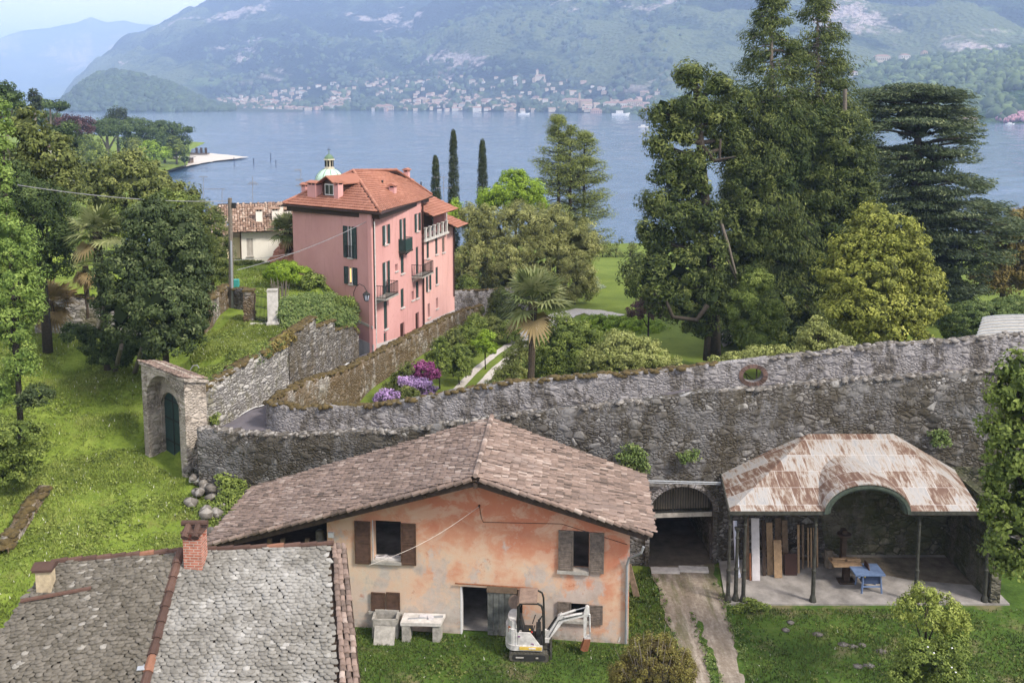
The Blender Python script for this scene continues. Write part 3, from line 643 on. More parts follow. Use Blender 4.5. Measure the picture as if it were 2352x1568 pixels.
for x, y, z in spots[290:]:
    w_, d_, h_ = random.uniform(6, 11), random.uniform(5, 8), random.uniform(3, 6); rz = random.uniform(-.5, .5); sv.box((x, y, z + h_ / 2 - 1), (w_, d_, h_ + 2), rz); ca, sa = math.cos(rz), math.sin(rz); P = lambda a, b_, c: (x + a * ca - b_ * sa, y + a * sa + b_ * ca, z + c)
    A, B_, C_, D_, T1, T2 = P(-w_ / 2 - .5, -d_ / 2 - .5, h_), P(w_ / 2 + .5, -d_ / 2 - .5, h_), P(w_ / 2 + .5, d_ / 2 + .5, h_), P(-w_ / 2 - .5, d_ / 2 + .5, h_), P(-w_ / 2, 0, h_ + 2.2), P(w_ / 2, 0, h_ + 2.2); sr_.add([A, B_, C_, D_, T1, T2], [(0, 1, 5, 4), (2, 3, 4, 5), (1, 2, 5), (3, 0, 4), (3, 2, 1, 0)])
tw_ = empty('town_houses', (0, 2300, 0), 'remaining small houses of the far lakeside town, too many to single out', 'houses'); tw_['kind'] = 'stuff'
sv.build('walls', M['far_cream'], tw_); sr_.build('roofs', M['far_roof'], tw_)
def farspot(u, y): return Vector(((u - CU) / FPX * y, y, float(Hm(np.array(float(u)), np.array(float(y))))))
far_house('far_church', 24, 12, 9, 'far_cream', .5, farspot(1240, 2350), 0, 'pale church with a short tower standing above the far town', 'church', None, False, (-7, 6, 22))
far_house('far_church', 22, 14, 14, 'far_ochre', .4, farspot(1345, 1900), 0, 'ochre church with a slim bell tower near the far shore', 'church', None, False, (-13, 4, 28))
for u, y, w_, h_, wm, lb in ((1412, 1800, 46, 13, 'far_white', 'long cream lakeside palace with rows of windows'), (1368, 1745, 20, 11, 'far_pink', 'square pink villa on the far waterfront'), (1440, 1720, 24, 9, 'far_white', 'white villa at the right end of the far waterfront'), (1450, 1860, 40, 10, 'far_cream', 'wide cream building behind the lakeside palace'), (1310, 1990, 36, 12, 'far_cream', 'large cream block left of the ochre church'), (780, 2180, 34, 10, 'far_white', 'broad pale villa on the far shore left of centre'), (885, 2110, 40, 9, 'far_cream', 'long cream house right by the water on the far shore')):
    far_house('far_villa', w_, 14, h_, wm, .3, farspot(u, y), 0, lb, 'villa', None, True, None, 2)
def rspot(u, t):
    y = float(lerp_tab(u, YR)) + 620 * t; return Vector(((u - CU) / FPX * y, y, float(Hr(np.array(float(u)), np.array(y)))))
for u, t, w_, h_, wm, lb in ((2015, .93, 26, 7, 'far_cream', 'long villa with lit windows high on the right wooded hill'), (2066, .95, 16, 5, 'far_white', 'white house beside the long villa on the right hill'), (2110, .97, 8, 5, 'far_ochre', 'small ochre house farthest right on the wooded hill'), (1952, .62, 10, 4, 'far_white', 'small white house below the hilltop villa')):
    p_ = rspot(u, t); p_.z += 9; far_house('hill_villa', w_, 12, h_, wm, .4, p_, 0, lb, 'villa', None, True, None, 1)
p_ = rspot(2215, .005); p_.z = -2.6; far_house('boathouse', 20, 9, 3.5, 'far_white', .9, p_, 0.1, 'white boathouse on the water at the right far shore', 'boathouse')
# boats and wakes far out
def small_boat(loc, L, label):
    t = empty('boat', loc, label, 'boat'); h = MB(); x, y, z = loc
    h.add([(x - L / 2, y - L * .15, z + .1), (x + L * .3, y - L * .15, z + .1), (x + L / 2, y, z + .1), (x + L * .3, y + L * .15, z + .1), (x - L / 2, y + L * .15, z + .1),
           (x - L / 2, y - L * .18, z + L * .14), (x + L * .3, y - L * .18, z + L * .14), (x + L * .58, y, z + L * .18), (x + L * .3, y + L * .18, z + L * .14), (x - L / 2, y + L * .18, z + L * .14)],
          [(0, 1, 6, 5), (1, 2, 7, 6), (2, 3, 8, 7), (3, 4, 9, 8), (4, 0, 5, 9), (5, 6, 7, 8, 9)]); h.build('hull', M['white_paint'], t)
    c = MB(); c.box((x - L * .05, y, z + L * .22), (L * .4, L * .24, L * .16)); c.build('cabin', M['white_machine'], t)
small_boat(gz(1478, 294, -3), 9, 'small white motorboat crossing the lake near the gnarled conifer')
small_boat(gz(1203, 264, -3), 18, 'white boat trailing a wake off the far town')
small_boat(gz(1425, 266, -3), 26, 'white ferry moored before the lakeside palace')
small_boat(gz(2320, 287, -3), 8, 'small boat moored near the pink flowering bank')
# ================================================================== near ground
def pt(v): return (v.x, v.y)
GA = [(x, y, 0.0) for x in (-8, -2, 4, 10, 16, 22, 30) for y in (8, 16, 24, 32, 36, 40)]
GA += [(-12, 30, .2), (-10, 34, .3), (-11, 38, .9), (-12, 41.5, 1.4), (-13, 43.5, 1.8), (-15, 44.6, 2.1), (-16, 45.4, 2.5), (-17.5, 46.2, 2.75), (-19, 47, 2.9), (-18, 43, 2.3), (-15.5, 40, 1.5), (-15, 35, 1.0), (-17, 30, 1.0), (-16, 24, .8), (-20, 25, 1.4), (-21, 38, 2.2), (-22, 44, 3.0), (-25, 34, 2.6), (-26, 48, 4.0), (-21, 50, 3.9), (-24, 55, 5.2), (-20.5, 54, 5.2), (-30, 55, 6.0), (-28, 60, 6.2), (-24, 60, 6.3), (-20, 59, 6.6), (-34, 48, 6.4), (-34, 38, 5), (-45, 50, 9), (-45, 35, 8), (-60, 60, 13), (-60, 30, 12), (-16.5, 49.3, 6.4), (-17.6, 50.5, 6.2), (-15.6, 50.5, 6.7), (-14.6, 53, 7.0), (-17, 54, 6.9), (-14.1, 57, 7.0), (-15.5, 60.5, 7.0), (-18, 62, 7.0), (-12.9, 62, 6.7), (-11.8, 67, 5.5), (-10.9, 68.7, 4.0), (-11.5, 69.3, 4.6), (-12.3, 70.2, 5.6), (-11.2, 67.8, 4.6), (-12.7, 64, 6.7), (-14, 66, 7.3), (-14, 70, 7.3), (-19, 68, 7.2), (-23, 68, 7.2), (-18, 74, 7.5), (-20, 76, 7.4), (-24, 82, 7.2), (-30, 80, 8), (-30, 68, 8.3), (-40, 72, 10), (-45, 90, 9), (-35, 95, 5), (-25, 95, 5.5), (-18, 88, 4), (-15, 95, 1.5), (-25, 108, 1), (-40, 118, 1), (-60, 100, 10), (-75, 120, 9), (-80, 60, 16), (-60, 135, 1)]
_gA, _gB = Vector((-19.1, 48.0)), Vector((-16.15, 45.8)); _gs = (_gB - _gA).normalized(); _gn = Vector((-_gs.y, _gs.x))
GA = [g for g in GA if g[:2] not in ((-16.5, 49.3), (-17.6, 50.5))]
for s_ in (-.8, 0, .6, 1.2, 1.8, 2.4, 3.0):
    for o_, z_ in ((-.8, 2.7), (-.2, 2.65), (.35, 2.6), (.8, 2.6), (1.45, 2.65), (2.1, 6.0), (2.7, 6.4), (3.5, 6.5)):
        if s_ < 0 and o_ > .5: z_ = {.8: 3.0, 1.45: 3.4, 2.1: 4.2, 2.7: 5.2, 3.5: 5.8}[o_]
        p_ = _gA + _gs * s_ + _gn * o_; GA.append((p_.x, p_.y, z_ - (.15 * s_ if o_ < 1.2 else 0)))
ZA = soft(GA, 2.6, 0.35)
yard_f = lambda x, y: ZA(x, y)
RET = [(-15.75, 46.9), (-15.1, 48.2), (-13.75, 53.5), (-13.3, 55.6), (-12.3, 60), (-11.05, 67.6)]
polyA = [(34, 6), (34, 42.5), (24, 42.8), (12, 42.4), (9.4, 41.9), (6, 41.7), (-.9, 41.9), (-5.5, 43.1), (-11, 43.9), (-15.2, 45.3), (-16.6, 47.2)] + [(x - .3, y) for x, y in RET[1:]] + [(-11.1, 68.7), (-13.5, 71.5), (-17.0, 74.3), (-12, 90), (-8, 104), (-20, 116), (-45, 124), (-85, 150), (-95, 70), (-85, 5), (-20, 5)]
g_ = zone_mesh('ground', polyA, ZA, 0.9, M['grass_ground'], 0.14); tag(g_, None, None, None, 'structure')
# yard sheet a few mm above the ground sheet
polyY = [(-8.5, 10), (33, 10), (33, 42.4), (24, 42.5), (12, 42.2), (9.4, 41.7), (6, 41.5), (4.9, 36), (4.6, 35.6), (-8.0, 37.0)]
tag(zone_mesh('yard_ground', polyY, lambda x, y: np.maximum(ZA(x, y), 0) + 0.03, 0.8, M['yard_ground'], 0.05), None, None, None, 'structure')
def ribbon(name, L, Rr, zf, mat, lift, n=40, m=4, jit=0.0):
    L = resample(L, 0.5); Rr = resample(Rr, 0.5)
    def rs(P, n): 
        d = np.concatenate([[0], np.cumsum(np.linalg.norm(np.diff(P[:, :2], axis=0), axis=1))]); t = np.linspace(0, d[-1], n); return np.column_stack([np.interp(t, d, P[:, 0]), np.interp(t, d, P[:, 1])])
    A = rs(L, n); B_ = rs(Rr, n); t = np.linspace(0, 1, m + 1)
    if jit: A = A + (vnoise(np.arange(n) * .7, np.zeros(n), 3)[:, None] - .5) * jit; B_ = B_ + (vnoise(np.arange(n) * .7, np.ones(n) * 9, 3)[:, None] - .5) * jit
    X = A[:, None, 0] * (1 - t) + B_[:, None, 0] * t; Y = A[:, None, 1] * (1 - t) + B_[:, None, 1] * t
    Z = (zf(X.ravel(), Y.ravel()) + lift).reshape(X.shape); return grid_obj(name, X, Y, Z, mat)
z0 = lambda x, y: np.maximum(ZA(x, y), 0)
ribbon('dirt_track', [(6.25, 41.6), (6.3, 37), (6.35, 33), (6.0, 28), (5.5, 22)], [(9.1, 41.6), (8.9, 37.5), (8.45, 33), (8.3, 30), (8.2, 22)], z0, M['dirt_ground'], 0.075, 70, 8, .25)
ribbon('track_grass', [(7.5, 36.5), (7.3, 33), (7.1, 28), (6.9, 22)], [(7.55, 36.5), (7.6, 33), (7.5, 28), (7.3, 22)], z0, M['yard_ground'], 0.095, 60, 2, .35)
LZ = soft([(30, 44, 8.2), (24, 44, 7.9), (15, 43.8, 7.3), (10, 43.3, 6.9), (4, 43.4, 6.05), (-.9, 43.8, 5.35), (-5.5, 44.8, 4.5), (-8, 45.3, 4.3), (-11, 45.8, 4.2), (-14, 46.6, 4.25), (-14, 50, 4.1), (-13.3, 53, 3.9), (-12, 58, 3.4), (-11.3, 62, 3.05), (-10.2, 67.5, 2.5), (-8, 74, 2.15), (-5.5, 81, 1.7), (-4, 86, 1.45), (0, 90, 1.3), (4, 96, 1.2)], 2.5, .5)
mw = [(634, 908, 5.15), (700, 878, 4.9), (790, 849, 4.45), (857, 817, 3.75), (950, 768, 3.4), (1048, 720, 3.1), (1110, 700, 2.95)]
MWP = [tuple(gz(*p)) for p in mw]
MWP = [(-12.55, 50.0, MWP[0][2])] + [p for p in MWP if p[1] > 51.5]
lane = [(34, 42.9), (24, 43.0), (12, 42.7), (6, 41.9), (-.9, 42.1), (-5.5, 43.3), (-11, 44.1), (-15.4, 45.6), (-16.0, 46.8)] + [(x - .25, y) for x, y in RET[1:]] + [(-10.6, 69), (-5.6, 86), (-4.6, 88.5), (3, 100), (6, 98), ] + [(p[0] - .3, p[1]) for p in reversed(MWP)] + [(-12.7, 49.8), (-12.2, 48), (-11.4, 47.2), (-7, 47.2), (-1, 46.5), (6.8, 46.1), (15, 46.1), (24, 46.1), (34, 46.3)]
tag(zone_mesh('road', lane, LZ, 0.7, M['asphalt']), None, None, None, 'structure')
ribbon('road_edge_line', [(-15.35, 48.0), (-13.55, 53.9), (-12.0, 60), (-10.85, 67)], [(-15.2, 48.0), (-13.4, 53.9), (-11.85, 60), (-10.7, 67)], LZ, M['white_paint'], 0.07, 60, 1)
tp = MB()
GZ = lambda x, y: np.interp(y, [44, 55, 62, 75, 92, 112, 140, 152, 163, 180], [1.3, 1.2, 1.6, 1.4, .9, 0, -1.7, -2.2, -3.2, -5]) + (fbm(np.asarray(x) * .08, np.asarray(y) * .08, 3, 12) - .45) * .5
garden = [(-12.8, 50)] + [(p[0] - .2, p[1]) for p in MWP[1:]] + [ (6.4, 97.6), (3, 101), (-6, 100), (-14, 100), (-22, 114), (-26, 128), (-10, 150), (20, 166), (60, 172), (110, 172), (120, 60), (60, 46.5), (34, 46.5), (24, 46.5), (15, 46.5), (6.8, 46.5), (-1, 46.9), (-7, 47.6), (-11.4, 47.6), (-12.5, 48.5)]
tag(zone_mesh('garden_lawn', garden, GZ, 1.3, M['lawn_ground']), None, None, None, 'structure')
def gpx(u, v, z): p = gz(u, v, z); return (p.x, p.y)
pth = [(1025, 915, 2.4), (1075, 872, 2.2), (1115, 838, 1.9), (1160, 806, 1.7), (1200, 780, 1.5), (1240, 752, 1.3), (1290, 722, 1.05), (1330, 712, 1.0), (1372, 718, 1.0), (1420, 728, 1.05)]
C_ = [Vector(gpx(*p)) for p in pth]
def offs(C_, a, b_, w0, w1):
    out = []
    for i, p in enumerate(C_):
        d = (C_[min(i + 1, len(C_) - 1)] - C_[max(i - 1, 0)]).normalized(); out.append((p.x - d.y * (a), p.y + d.x * (a)))
    return out
ribbon('garden_path', offs(C_[:5], .95, 0, 0, 0), offs(C_[:5], .35, 0, 0, 0), GZ, M['gravel'], 0.05, 40, 2, .1)
ribbon('garden_path', offs(C_[:5], -.35, 0, 0, 0), offs(C_[:5], -1.05, 0, 0, 0), GZ, M['gravel'], 0.05, 40, 2, .1)
ribbon('garden_path', offs(C_[4:], 1.0, 0, 0, 0), offs(C_[4:], -1.5, 0, 0, 0), GZ, M['gravel'], 0.055, 60, 4, .2)
ribbon('garden_path', [gpx(1740, 722, 1), gpx(1650, 770, 1.3)], [gpx(1790, 740, 1), gpx(1660, 800, 1.3)], GZ, M['gravel'], 0.05, 20, 2, .2)
# shore lowland on the left with its gravel spit
spit = [gpx(u, v, -2.6) for u, v in ((300, 400), (375, 398), (440, 380), (500, 370), (572, 362), (520, 356), (470, 352), (430, 356), (330, 352), (250, 352))]
low = [(-30, 112), (-45, 128), (-62, 150), (-84, 215), (-104, 270), (-112, 300), gpx(430, 386, -2.6), gpx(440, 356, -2.6), (-150, 470), (-330, 520), (-330, 150), (-95, 90), (-60, 105)]
LWZ = lambda x, y: np.clip(-2.2 + (-100 - np.asarray(x)) * .05 + np.clip((200 - np.asarray(y)) * .03, 0, 3), -2.7, 7)
tag(zone_mesh('shore_lowland', low, LWZ, 6, M['grass_ground'], .8), None, None, None, 'structure')
tag(zone_mesh('gravel_spit', spit, lambda x, y: np.full(np.shape(x), -2.45), 3, M['gravel'], .5), None, None, None, 'structure')

# ================================================================== walls
# lower terrace wall with the arched passage
LW = [(-15.2, 44.6), (-11, 43.5), (-5.5, 42.5), (-.9, 41.6), (3, 41.35), (5.9, 41.25)]
LWT = [(470, 985), (640, 1000), (900, 990), (1130, 960), (1330, 938), (1490, 919)]
t = empty('terrace_wall', (0, 41.5, 0), 'long dark rubble terrace wall with an arched passage behind the orange farmhouse', 'stone wall')
ptsL = [(x, y, gy(u, v, y).z) for (x, y), (u, v) in zip(LW, LWT)]
wallrun(ptsL, 0.55, 1, -0.6, 0.4, 0.05, 'rubble', 'pebble', t)
RWl = [(9.35, 41.5), (12.0, 42.0), (15, 42.2), (21, 42.3), (27, 42.4), (34, 42.5)]
def uat(x, y, z): return CU + x * FPX / (y * _c - (z - CH) * _s)
vtop = lambda u: np.interp(u, [1490, 1700, 2000, 2300, 2700], [919, 895, 870, 850, 825])
ptsR = []
for x, y in RWl:
    u = uat(x, y, 8.6); ptsR.append((x, y, gy(u, float(vtop(u)), y).z))
wallrun(ptsR, 0.55, 1, -0.6, 0.4, 0.05, 'rubble', 'pebble', t)
sdx = Vector((9.35 - 5.9, .25, 0)); LL = sdx.length
zc = [ptsL[-1][2], ptsR[0][2]]
s0, s1 = 0.28, 3.25; cx_ = (s0 + s1) / 2; rr = (s1 - s0) / 2; zsp = 2.45
arc = [(cx_ - rr * math.cos(a), zsp + 1.28 * math.sin(a)) for a in np.linspace(0, math.pi, 17)]
outer = [(0, -.6), (s0, -.6)] + arc + [(s1, -.6), (LL, -.6), (LL, zc[1]), (LL * .7, zc[1] - .03), (LL * .4, zc[0] + .06), (0, zc[0])]
V, F = plate(outer, [], (5.9, 41.25, 0), sdx, (-.07, 1, 0), .6)
ob = bpy.data.meshes.new('masonry'); ob.from_pydata([Vector(v) - t.location for v in V], [], F); link_mesh(ob, 'masonry', t, M['rubble'])
ring = MB(); sdn = sdx.normalized(); NV = Vector((-.07, 1, 0)).normalized()
for i in range(16):
    a0, a1 = math.pi * i / 16, math.pi * (i + 1) / 16; pp = []
    for a, k in ((a0, 1.0), (a1 - .02, 1.0), (a1 - .02, 1.17), (a0, 1.17)):
        pp.append(Vector((5.9, 41.25, 0)) + sdn * (cx_ - rr * k * math.cos(a)) + Vector((0, 0, zsp + 1.28 * k * math.sin(a))) - NV * .04)
    ring.prism(pp, NV * .3)
ring.build('arch_ring', M['rubble_plaster'], t)
pj = MB(); pj.box(Vector((5.9, 41.2, 1.2)) + sdn * (s1 + .06) , (.2, .12, 2.6), .07); pj.box(Vector((5.9, 41.2, 1.2)) + sdn * (s0 - .07), (.2, .12, 2.6), .07); pj.build('jamb', M['rubble'], t)
tn = MB()   # the passage behind the arch
o3 = Vector((5.9, 41.85, 0))
tn.quad(o3 + sdn * s0, o3 + sdn * s0 + NV * 7, o3 + sdn * s0 + NV * 7 + Vector((0, 0, 3.9)), o3 + sdn * s0 + Vector((0, 0, 3.9)))
tn.quad(o3 + sdn * s1, o3 + sdn * s1 + NV * 7, o3 + sdn * s1 + NV * 7 + Vector((0, 0, 3.9)), o3 + sdn * s1 + Vector((0, 0, 3.9)))
tn.quad(o3 + sdn * s0 + Vector((0, 0, 3.9)), o3 + sdn * s1 + Vector((0, 0, 3.9)), o3 + sdn * s1 + NV * 7 + Vector((0, 0, 3.9)), o3 + sdn * s0 + NV * 7 + Vector((0, 0, 3.9)))
tn.quad(o3 + sdn * s0 + NV * 7, o3 + sdn * s1 + NV * 7, o3 + sdn * s1 + NV * 7 + Vector((0, 0, 3.9)), o3 + sdn * s0 + NV * 7 + Vector((0, 0, 3.9)))
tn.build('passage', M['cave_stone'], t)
fl = MB(); fl.quad(o3 + sdn * s0 - NV * .8 + Vector((0, 0, .09)), o3 + sdn * s1 - NV * .8 + Vector((0, 0, .09)), o3 + sdn * s1 + NV * 7 + Vector((0, 0, .12)), o3 + sdn * s0 + NV * 7 + Vector((0, 0, .12))); fl.build('passage_floor', plain('passage_shade_dirt', (.085, .07, .055), 1, 0, .4, 2), t)  # dirt floor coloured darker, the passage's shade put into the colour
gr = empty('arch_grille', o3 + sdn * cx_ + Vector((0, 0, zsp)), 'black iron grille filling the top of the arched passage', 'grille')
q = MB(); base = Vector((5.9, 41.5, 0)); nb = 25
for i in range(nb):
    s_ = s0 + .08 + (s1 - s0 - .16) * i / (nb - 1); top = zsp + 1.28 * math.sqrt(max(0, 1 - ((s_ - cx_) / rr) ** 2)); p = base + sdn * s_
    if top > zsp + .1: q.beam(p + Vector((0, 0, zsp)), p + Vector((0, 0, top)), .03, .03)
q.build('bar', M['black_iron'], gr)
q = MB(); q.beam(base + sdn * s0 + Vector((0, 0, zsp)), base + sdn * s1 + Vector((0, 0, zsp)), .07, .07); q.beam(base + sdn * (cx_ - .35) + Vector((0, 0, zsp)), base + sdn * (cx_ - .35) + Vector((0, 0, zsp + 1.2)), .06, .06); q.build('frame', M['black_iron'], gr)
q = MB(); q.box(base + sdn * cx_ + Vector((0, .1, zsp - .16)), (s1 - s0, .3, .2), .07); q.build('lintel_beam', M['grey_stone'], gr)
bk = MB(); bk.quad(base + NV * .5 + sdn * s0 + Vector((0, 0, zsp - .1)), base + NV * .5 + sdn * s1 + Vector((0, 0, zsp - .1)), base + NV * .9 + sdn * s1 + Vector((0, 0, zsp + 1.3)), base + NV * .9 + sdn * s0 + Vector((0, 0, zsp + 1.3))); bk.build('back_panel', plain('panel_tan', (.17, .145, .11), .9), gr)
for i, (s_, w_) in enumerate(((.75, 1.25), (2.05, 1.3))):
    q = MB(); c = Vector((5.9, 40.55, .13)) + sdn * (s_ + .2); q.box(c, (w_, .42, .1), -.03 + i * -.06); o = q.build('stone_slab', M['pale_stone']); tag(o, ('left' if i == 0 else 'right') + ' of two pale slabs lying across the mouth of the arched passage', 'slab', 'slabs at the passage')
# conduit pipes along the wall above the passage
q = MB(); a, c = gy(1478, 1103, 41.0), gy(1655, 1108, 41.0); q.tube([a, c], .035); q.tube([a + Vector((0, 0, -.09)), c + Vector((0, 0, -.08))], .025); o = q.build('conduit_pipe', M['steel']); tag(o, 'pair of pale pipes running along the wall above the arched passage', 'pipe')
# upper garden wall, with the round brick opening
t = empty('garden_wall', (0, 46.2, 5), 'plastered garden wall with a round brick opening along the upper side of the lane', 'stone wall')
UW = [(-12.9, 50.2), (-12.95, 49.0), (-12.7, 47.9), (-12.1, 47.2), (-11.2, 46.95), (-7, 46.9), (-1, 46.2), (6.8, 45.8), (10.1, 45.8)]
vU = lambda u: np.interp(u, [600, 640, 660, 850, 1130, 1500, 1700, 1900, 2120, 2352, 2700], [912, 930, 937, 932, 884, 850, 833, 802, 787, 768, 745])
def uw(P, zg):
    out = []
    for x, y in P:
        z = zg
        for _ in range(4): u = uat(x, y, z); z = gy(u, float(vU(u)), y).z
        out.append((x, y, z))
    return out
wallrun(uw(UW, 6), 0.5, 1 if False else 1, lambda x, y: LZ(x, y) - .5, 0.4, 0.09, 'rubble_plaster', 'moss', t)
u_o, v_o = 1730, 862; cO = gy(u_o, v_o, 45.8); xo0, xo1 = 10.1, 12.6
zt0, zt1 = uw([(xo0, 45.8)], 8)[0][2], uw([(xo1, 45.8)], 8)[0][2]
hole = [(cO.x - xo0 + .52 * math.cos(a), cO.z + .37 * math.sin(a)) for a in np.linspace(0, 2 * math.pi, 24, endpoint=False)]
V, F = plate([(0, 6.5), (xo1 - xo0, 6.5), (xo1 - xo0, zt1), (0, zt0)], [hole], (xo0, 45.8, 0), (1, 0, 0), (0, 1, 0), .5)
ob = bpy.data.meshes.new('masonry'); ob.from_pydata([Vector(v) - t.location for v in V], [], F); link_mesh(ob, 'masonry', t, M['rubble_plaster'])
ring = MB()
for i in range(30):
    a0, a1 = 2 * math.pi * i / 30, 2 * math.pi * (i + .85) / 30
    ring.prism([Vector((cO.x + rx * math.cos(a), 45.77, cO.z + rz * math.sin(a))) for a, rx, rz in ((a0, .5, .36), (a1, .5, .36), (a1, .72, .56), (a0, .72, .56))], (0, .12, 0))
ring.build('brick_ring', M['brick'] if False else tintm('oculus_brick', [(0, (0.09, 0.06, 0.05)), (1, (0.2, 0.13, 0.11))], 0.95), t)
wallrun(uw([(12.6, 45.8), (18, 45.8), (24, 45.9), (34, 46.1)], 9), 0.5, 1, lambda x, y: LZ(x, y) - .5, 0.4, 0.06, 'rubble_plaster', 'pebble', t)
# mossy wall between lane and garden
t = empty('mossy_wall', (-9.5, 63, 2.5), 'moss-topped streaked wall running from the lane corner past the pink house', 'stone wall')
wallrun(MWP, 0.55, 1, lambda x, y: np.full(np.shape(x), -0.3), 0.4, 0.06, 'mossy_stone', 'moss', t)
# wall closing the far end of the lane
t = empty('end_wall', (-3.5, 88, 1.5), 'low grey wall with a dark top at the far end of the lane beside the pink house', 'stone wall')
wallrun([(-5.6, 87.6, gy(1045, 668, 87.6).z), (-3, 88.2, gy(1100, 666, 88).z), (-1, 88.6, gy(1135, 664, 88.5).z), (2.5, 92, gy(1150, 660, 90).z)], .45, 1, 0.5, .5, .04, 'rubble_plaster', 'moss', t)
# retaining wall on the left of the lane
t = empty('retaining_wall', (-14.2, 51, 4), 'pale coursed stone retaining wall below the grass terrace', 'retaining wall')
rw = [(RET[0][0], RET[0][1], 6.45), (RET[1][0], RET[1][1], gy(486, 868, 48.2).z), (RET[2][0], RET[2][1], gy(620, 795, 53.5).z), (RET[3][0], RET[3][1], gy(664, 768, 55.6).z)]
wallrun(rw, .6, 1, lambda x, y: LZ(x, y) - .4, .4, .05, 'coursed', 'moss', t, face_jit=.03)
t = empty('stepped_wall', (-12.2, 61, 3.5), 'dark coursed stone retaining wall with a stepped top beside the pink house', 'retaining wall')
zt = lambda u, v, y: gy(u, v, y).z
wallrun([(RET[3][0] + .03, RET[3][1], zt(666, 768, 55.6)), (-12.75, 58, zt(700, 745, 58)), (-12.45, 59.4, zt(733, 728, 59.4)), (-12.44, 59.5, zt(735, 752, 59.4)), (-11.85, 62.6, zt(782, 735, 62.6)), (-11.84, 62.7, zt(784, 758, 62.7)), (-11.3, 66, zt(815, 744, 66)), (-11.05, 67.6, zt(826, 770, 67.6))], .6, 1, lambda x, y: LZ(x, y) - .4, .3, .03, 'coursed_dark', 'moss', t, face_jit=.03)
# upper walls on the left
t = empty('hillside_wall', (-26.5, 57, 6), 'pale rough stone wall under the fan palms at the top of the grass slope', 'stone wall')
a = [gz(80, 762, 6.3), gz(150, 764, 6.3), gz(215, 765, 6.2), gz(330, 790, 5.8)]
wallrun([(p.x, p.y, gy(u, v, p.y).z) for p, (u, v) in zip(a, ((80, 690), (150, 672), (215, 690), (330, 745)))], .6, 1, 4.5, .5, .08, 'coursed', 'moss', t)
t = empty('garden_boundary_wall', (-21.5, 64, 6), 'mossy stone wall beside the wooden pole at the edge of the terrace', 'stone wall')
a = [gz(470, 765, 6.7), gz(528, 708, 6.9)]
wallrun([(a[0].x, a[0].y, gy(470, 698, a[0].y).z), (a[1].x, a[1].y, gy(530, 655, a[1].y).z)], .5, 1, 5.5, .4, .1, 'mossy_stone', 'moss', t)
a = [gz(537, 712, 6.9), gz(566, 716, 6.95)]
t = empty('gate_side_wall', a[0], 'short dark rubble wall between the wooden pole and the iron gate', 'stone wall')
wallrun([(a[0].x, a[0].y, gy(537, 662, a[0].y).z), (a[1].x + .3, a[1].y, gy(566, 665, a[1].y).z)], .4, 1, 6.0, .3, .08, 'rubble', 'moss', t)
a = [gz(0, 1275, 2.2), gz(45, 1200, 2.6), gz(100, 1130, 3.0)]
t = empty('low_ruined_wall', a[1], 'low ruined mossy wall on the grass at the left edge', 'stone wall')
wallrun([(p.x - .2, p.y, p.z + .35) for p in a], .5, -1, 1.0, .35, .15, 'mossy_stone', 'moss', t)
# gate with white pillar
pz = 7.0
gp = [gz(574, 738, pz), gz(628, 745, pz)]
t = empty('stone_pillar', gp[0], 'rough dark stone gate pillar left of the iron gate', 'pillar'); q = MB(); h = gy(574, 668, gp[0].y).z - pz
for i in range(9): q.box(gp[0] + Vector((random.uniform(-.03, .03), random.uniform(-.03, .03), h * (i + .5) / 9)), (.62 + random.uniform(-.06, .05), .6, h / 9 * .97), random.uniform(-.1, .1))
q.build('shaft', M['mossy_stone'], t); q = MB(); q.box(gp[0] + Vector((0, 0, h + .06)), (.72, .72, .12), .05); q.build('cap', M['moss'], t)
t = empty('white_pillar', gp[1], 'whitewashed square gate pillar right of the iron gate', 'pillar'); q = MB(); h = gy(628, 668, gp[1].y).z - pz
q.box(gp[1] + Vector((0, 0, h / 2)), (.62, .6, h), .15); q.build('shaft', M['pale_stone'], t)
q = MB(); q.box(gp[1] + Vector((0, 0, .1)), (.76, .72, .2), .15); q.build('plinth', M['pale_stone'], t); q = MB(); q.box(gp[1] + Vector((0, 0, h + .05)), (.66, .64, .1), .15); q.build('cap', M['grey_stone'], t)
t = empty('iron_gate', (gp[0] + gp[1]) / 2, 'rusty iron bar gate between the dark and the white pillar', 'gate'); a, c = gp[0] + Vector((.36, 0, .1)), gp[1] + Vector((-.36, 0, .1)); q = MB()
for i in range(10): p = a.lerp(c, i / 9); q.beam(p, p + Vector((0, 0, 1.75 + .12 * math.sin(i / 9 * math.pi))), .025, .025)
q.build('bar', M['dark_iron'], t); q = MB(); [q.beam(a + Vector((0, 0, z)), c + Vector((0, 0, z)), .04, .03) for z in (.08, .9, 1.6)]; q.build('rail', M['dark_iron'], t)
st_ = MB(); st_.box((gp[0] + gp[1]) / 2 + Vector((0, -.35, .03)), (1.2, .4, .12)); tag(st_.build('gate_step', M['pale_stone']), 'pale stone step below the iron gate', 'step')

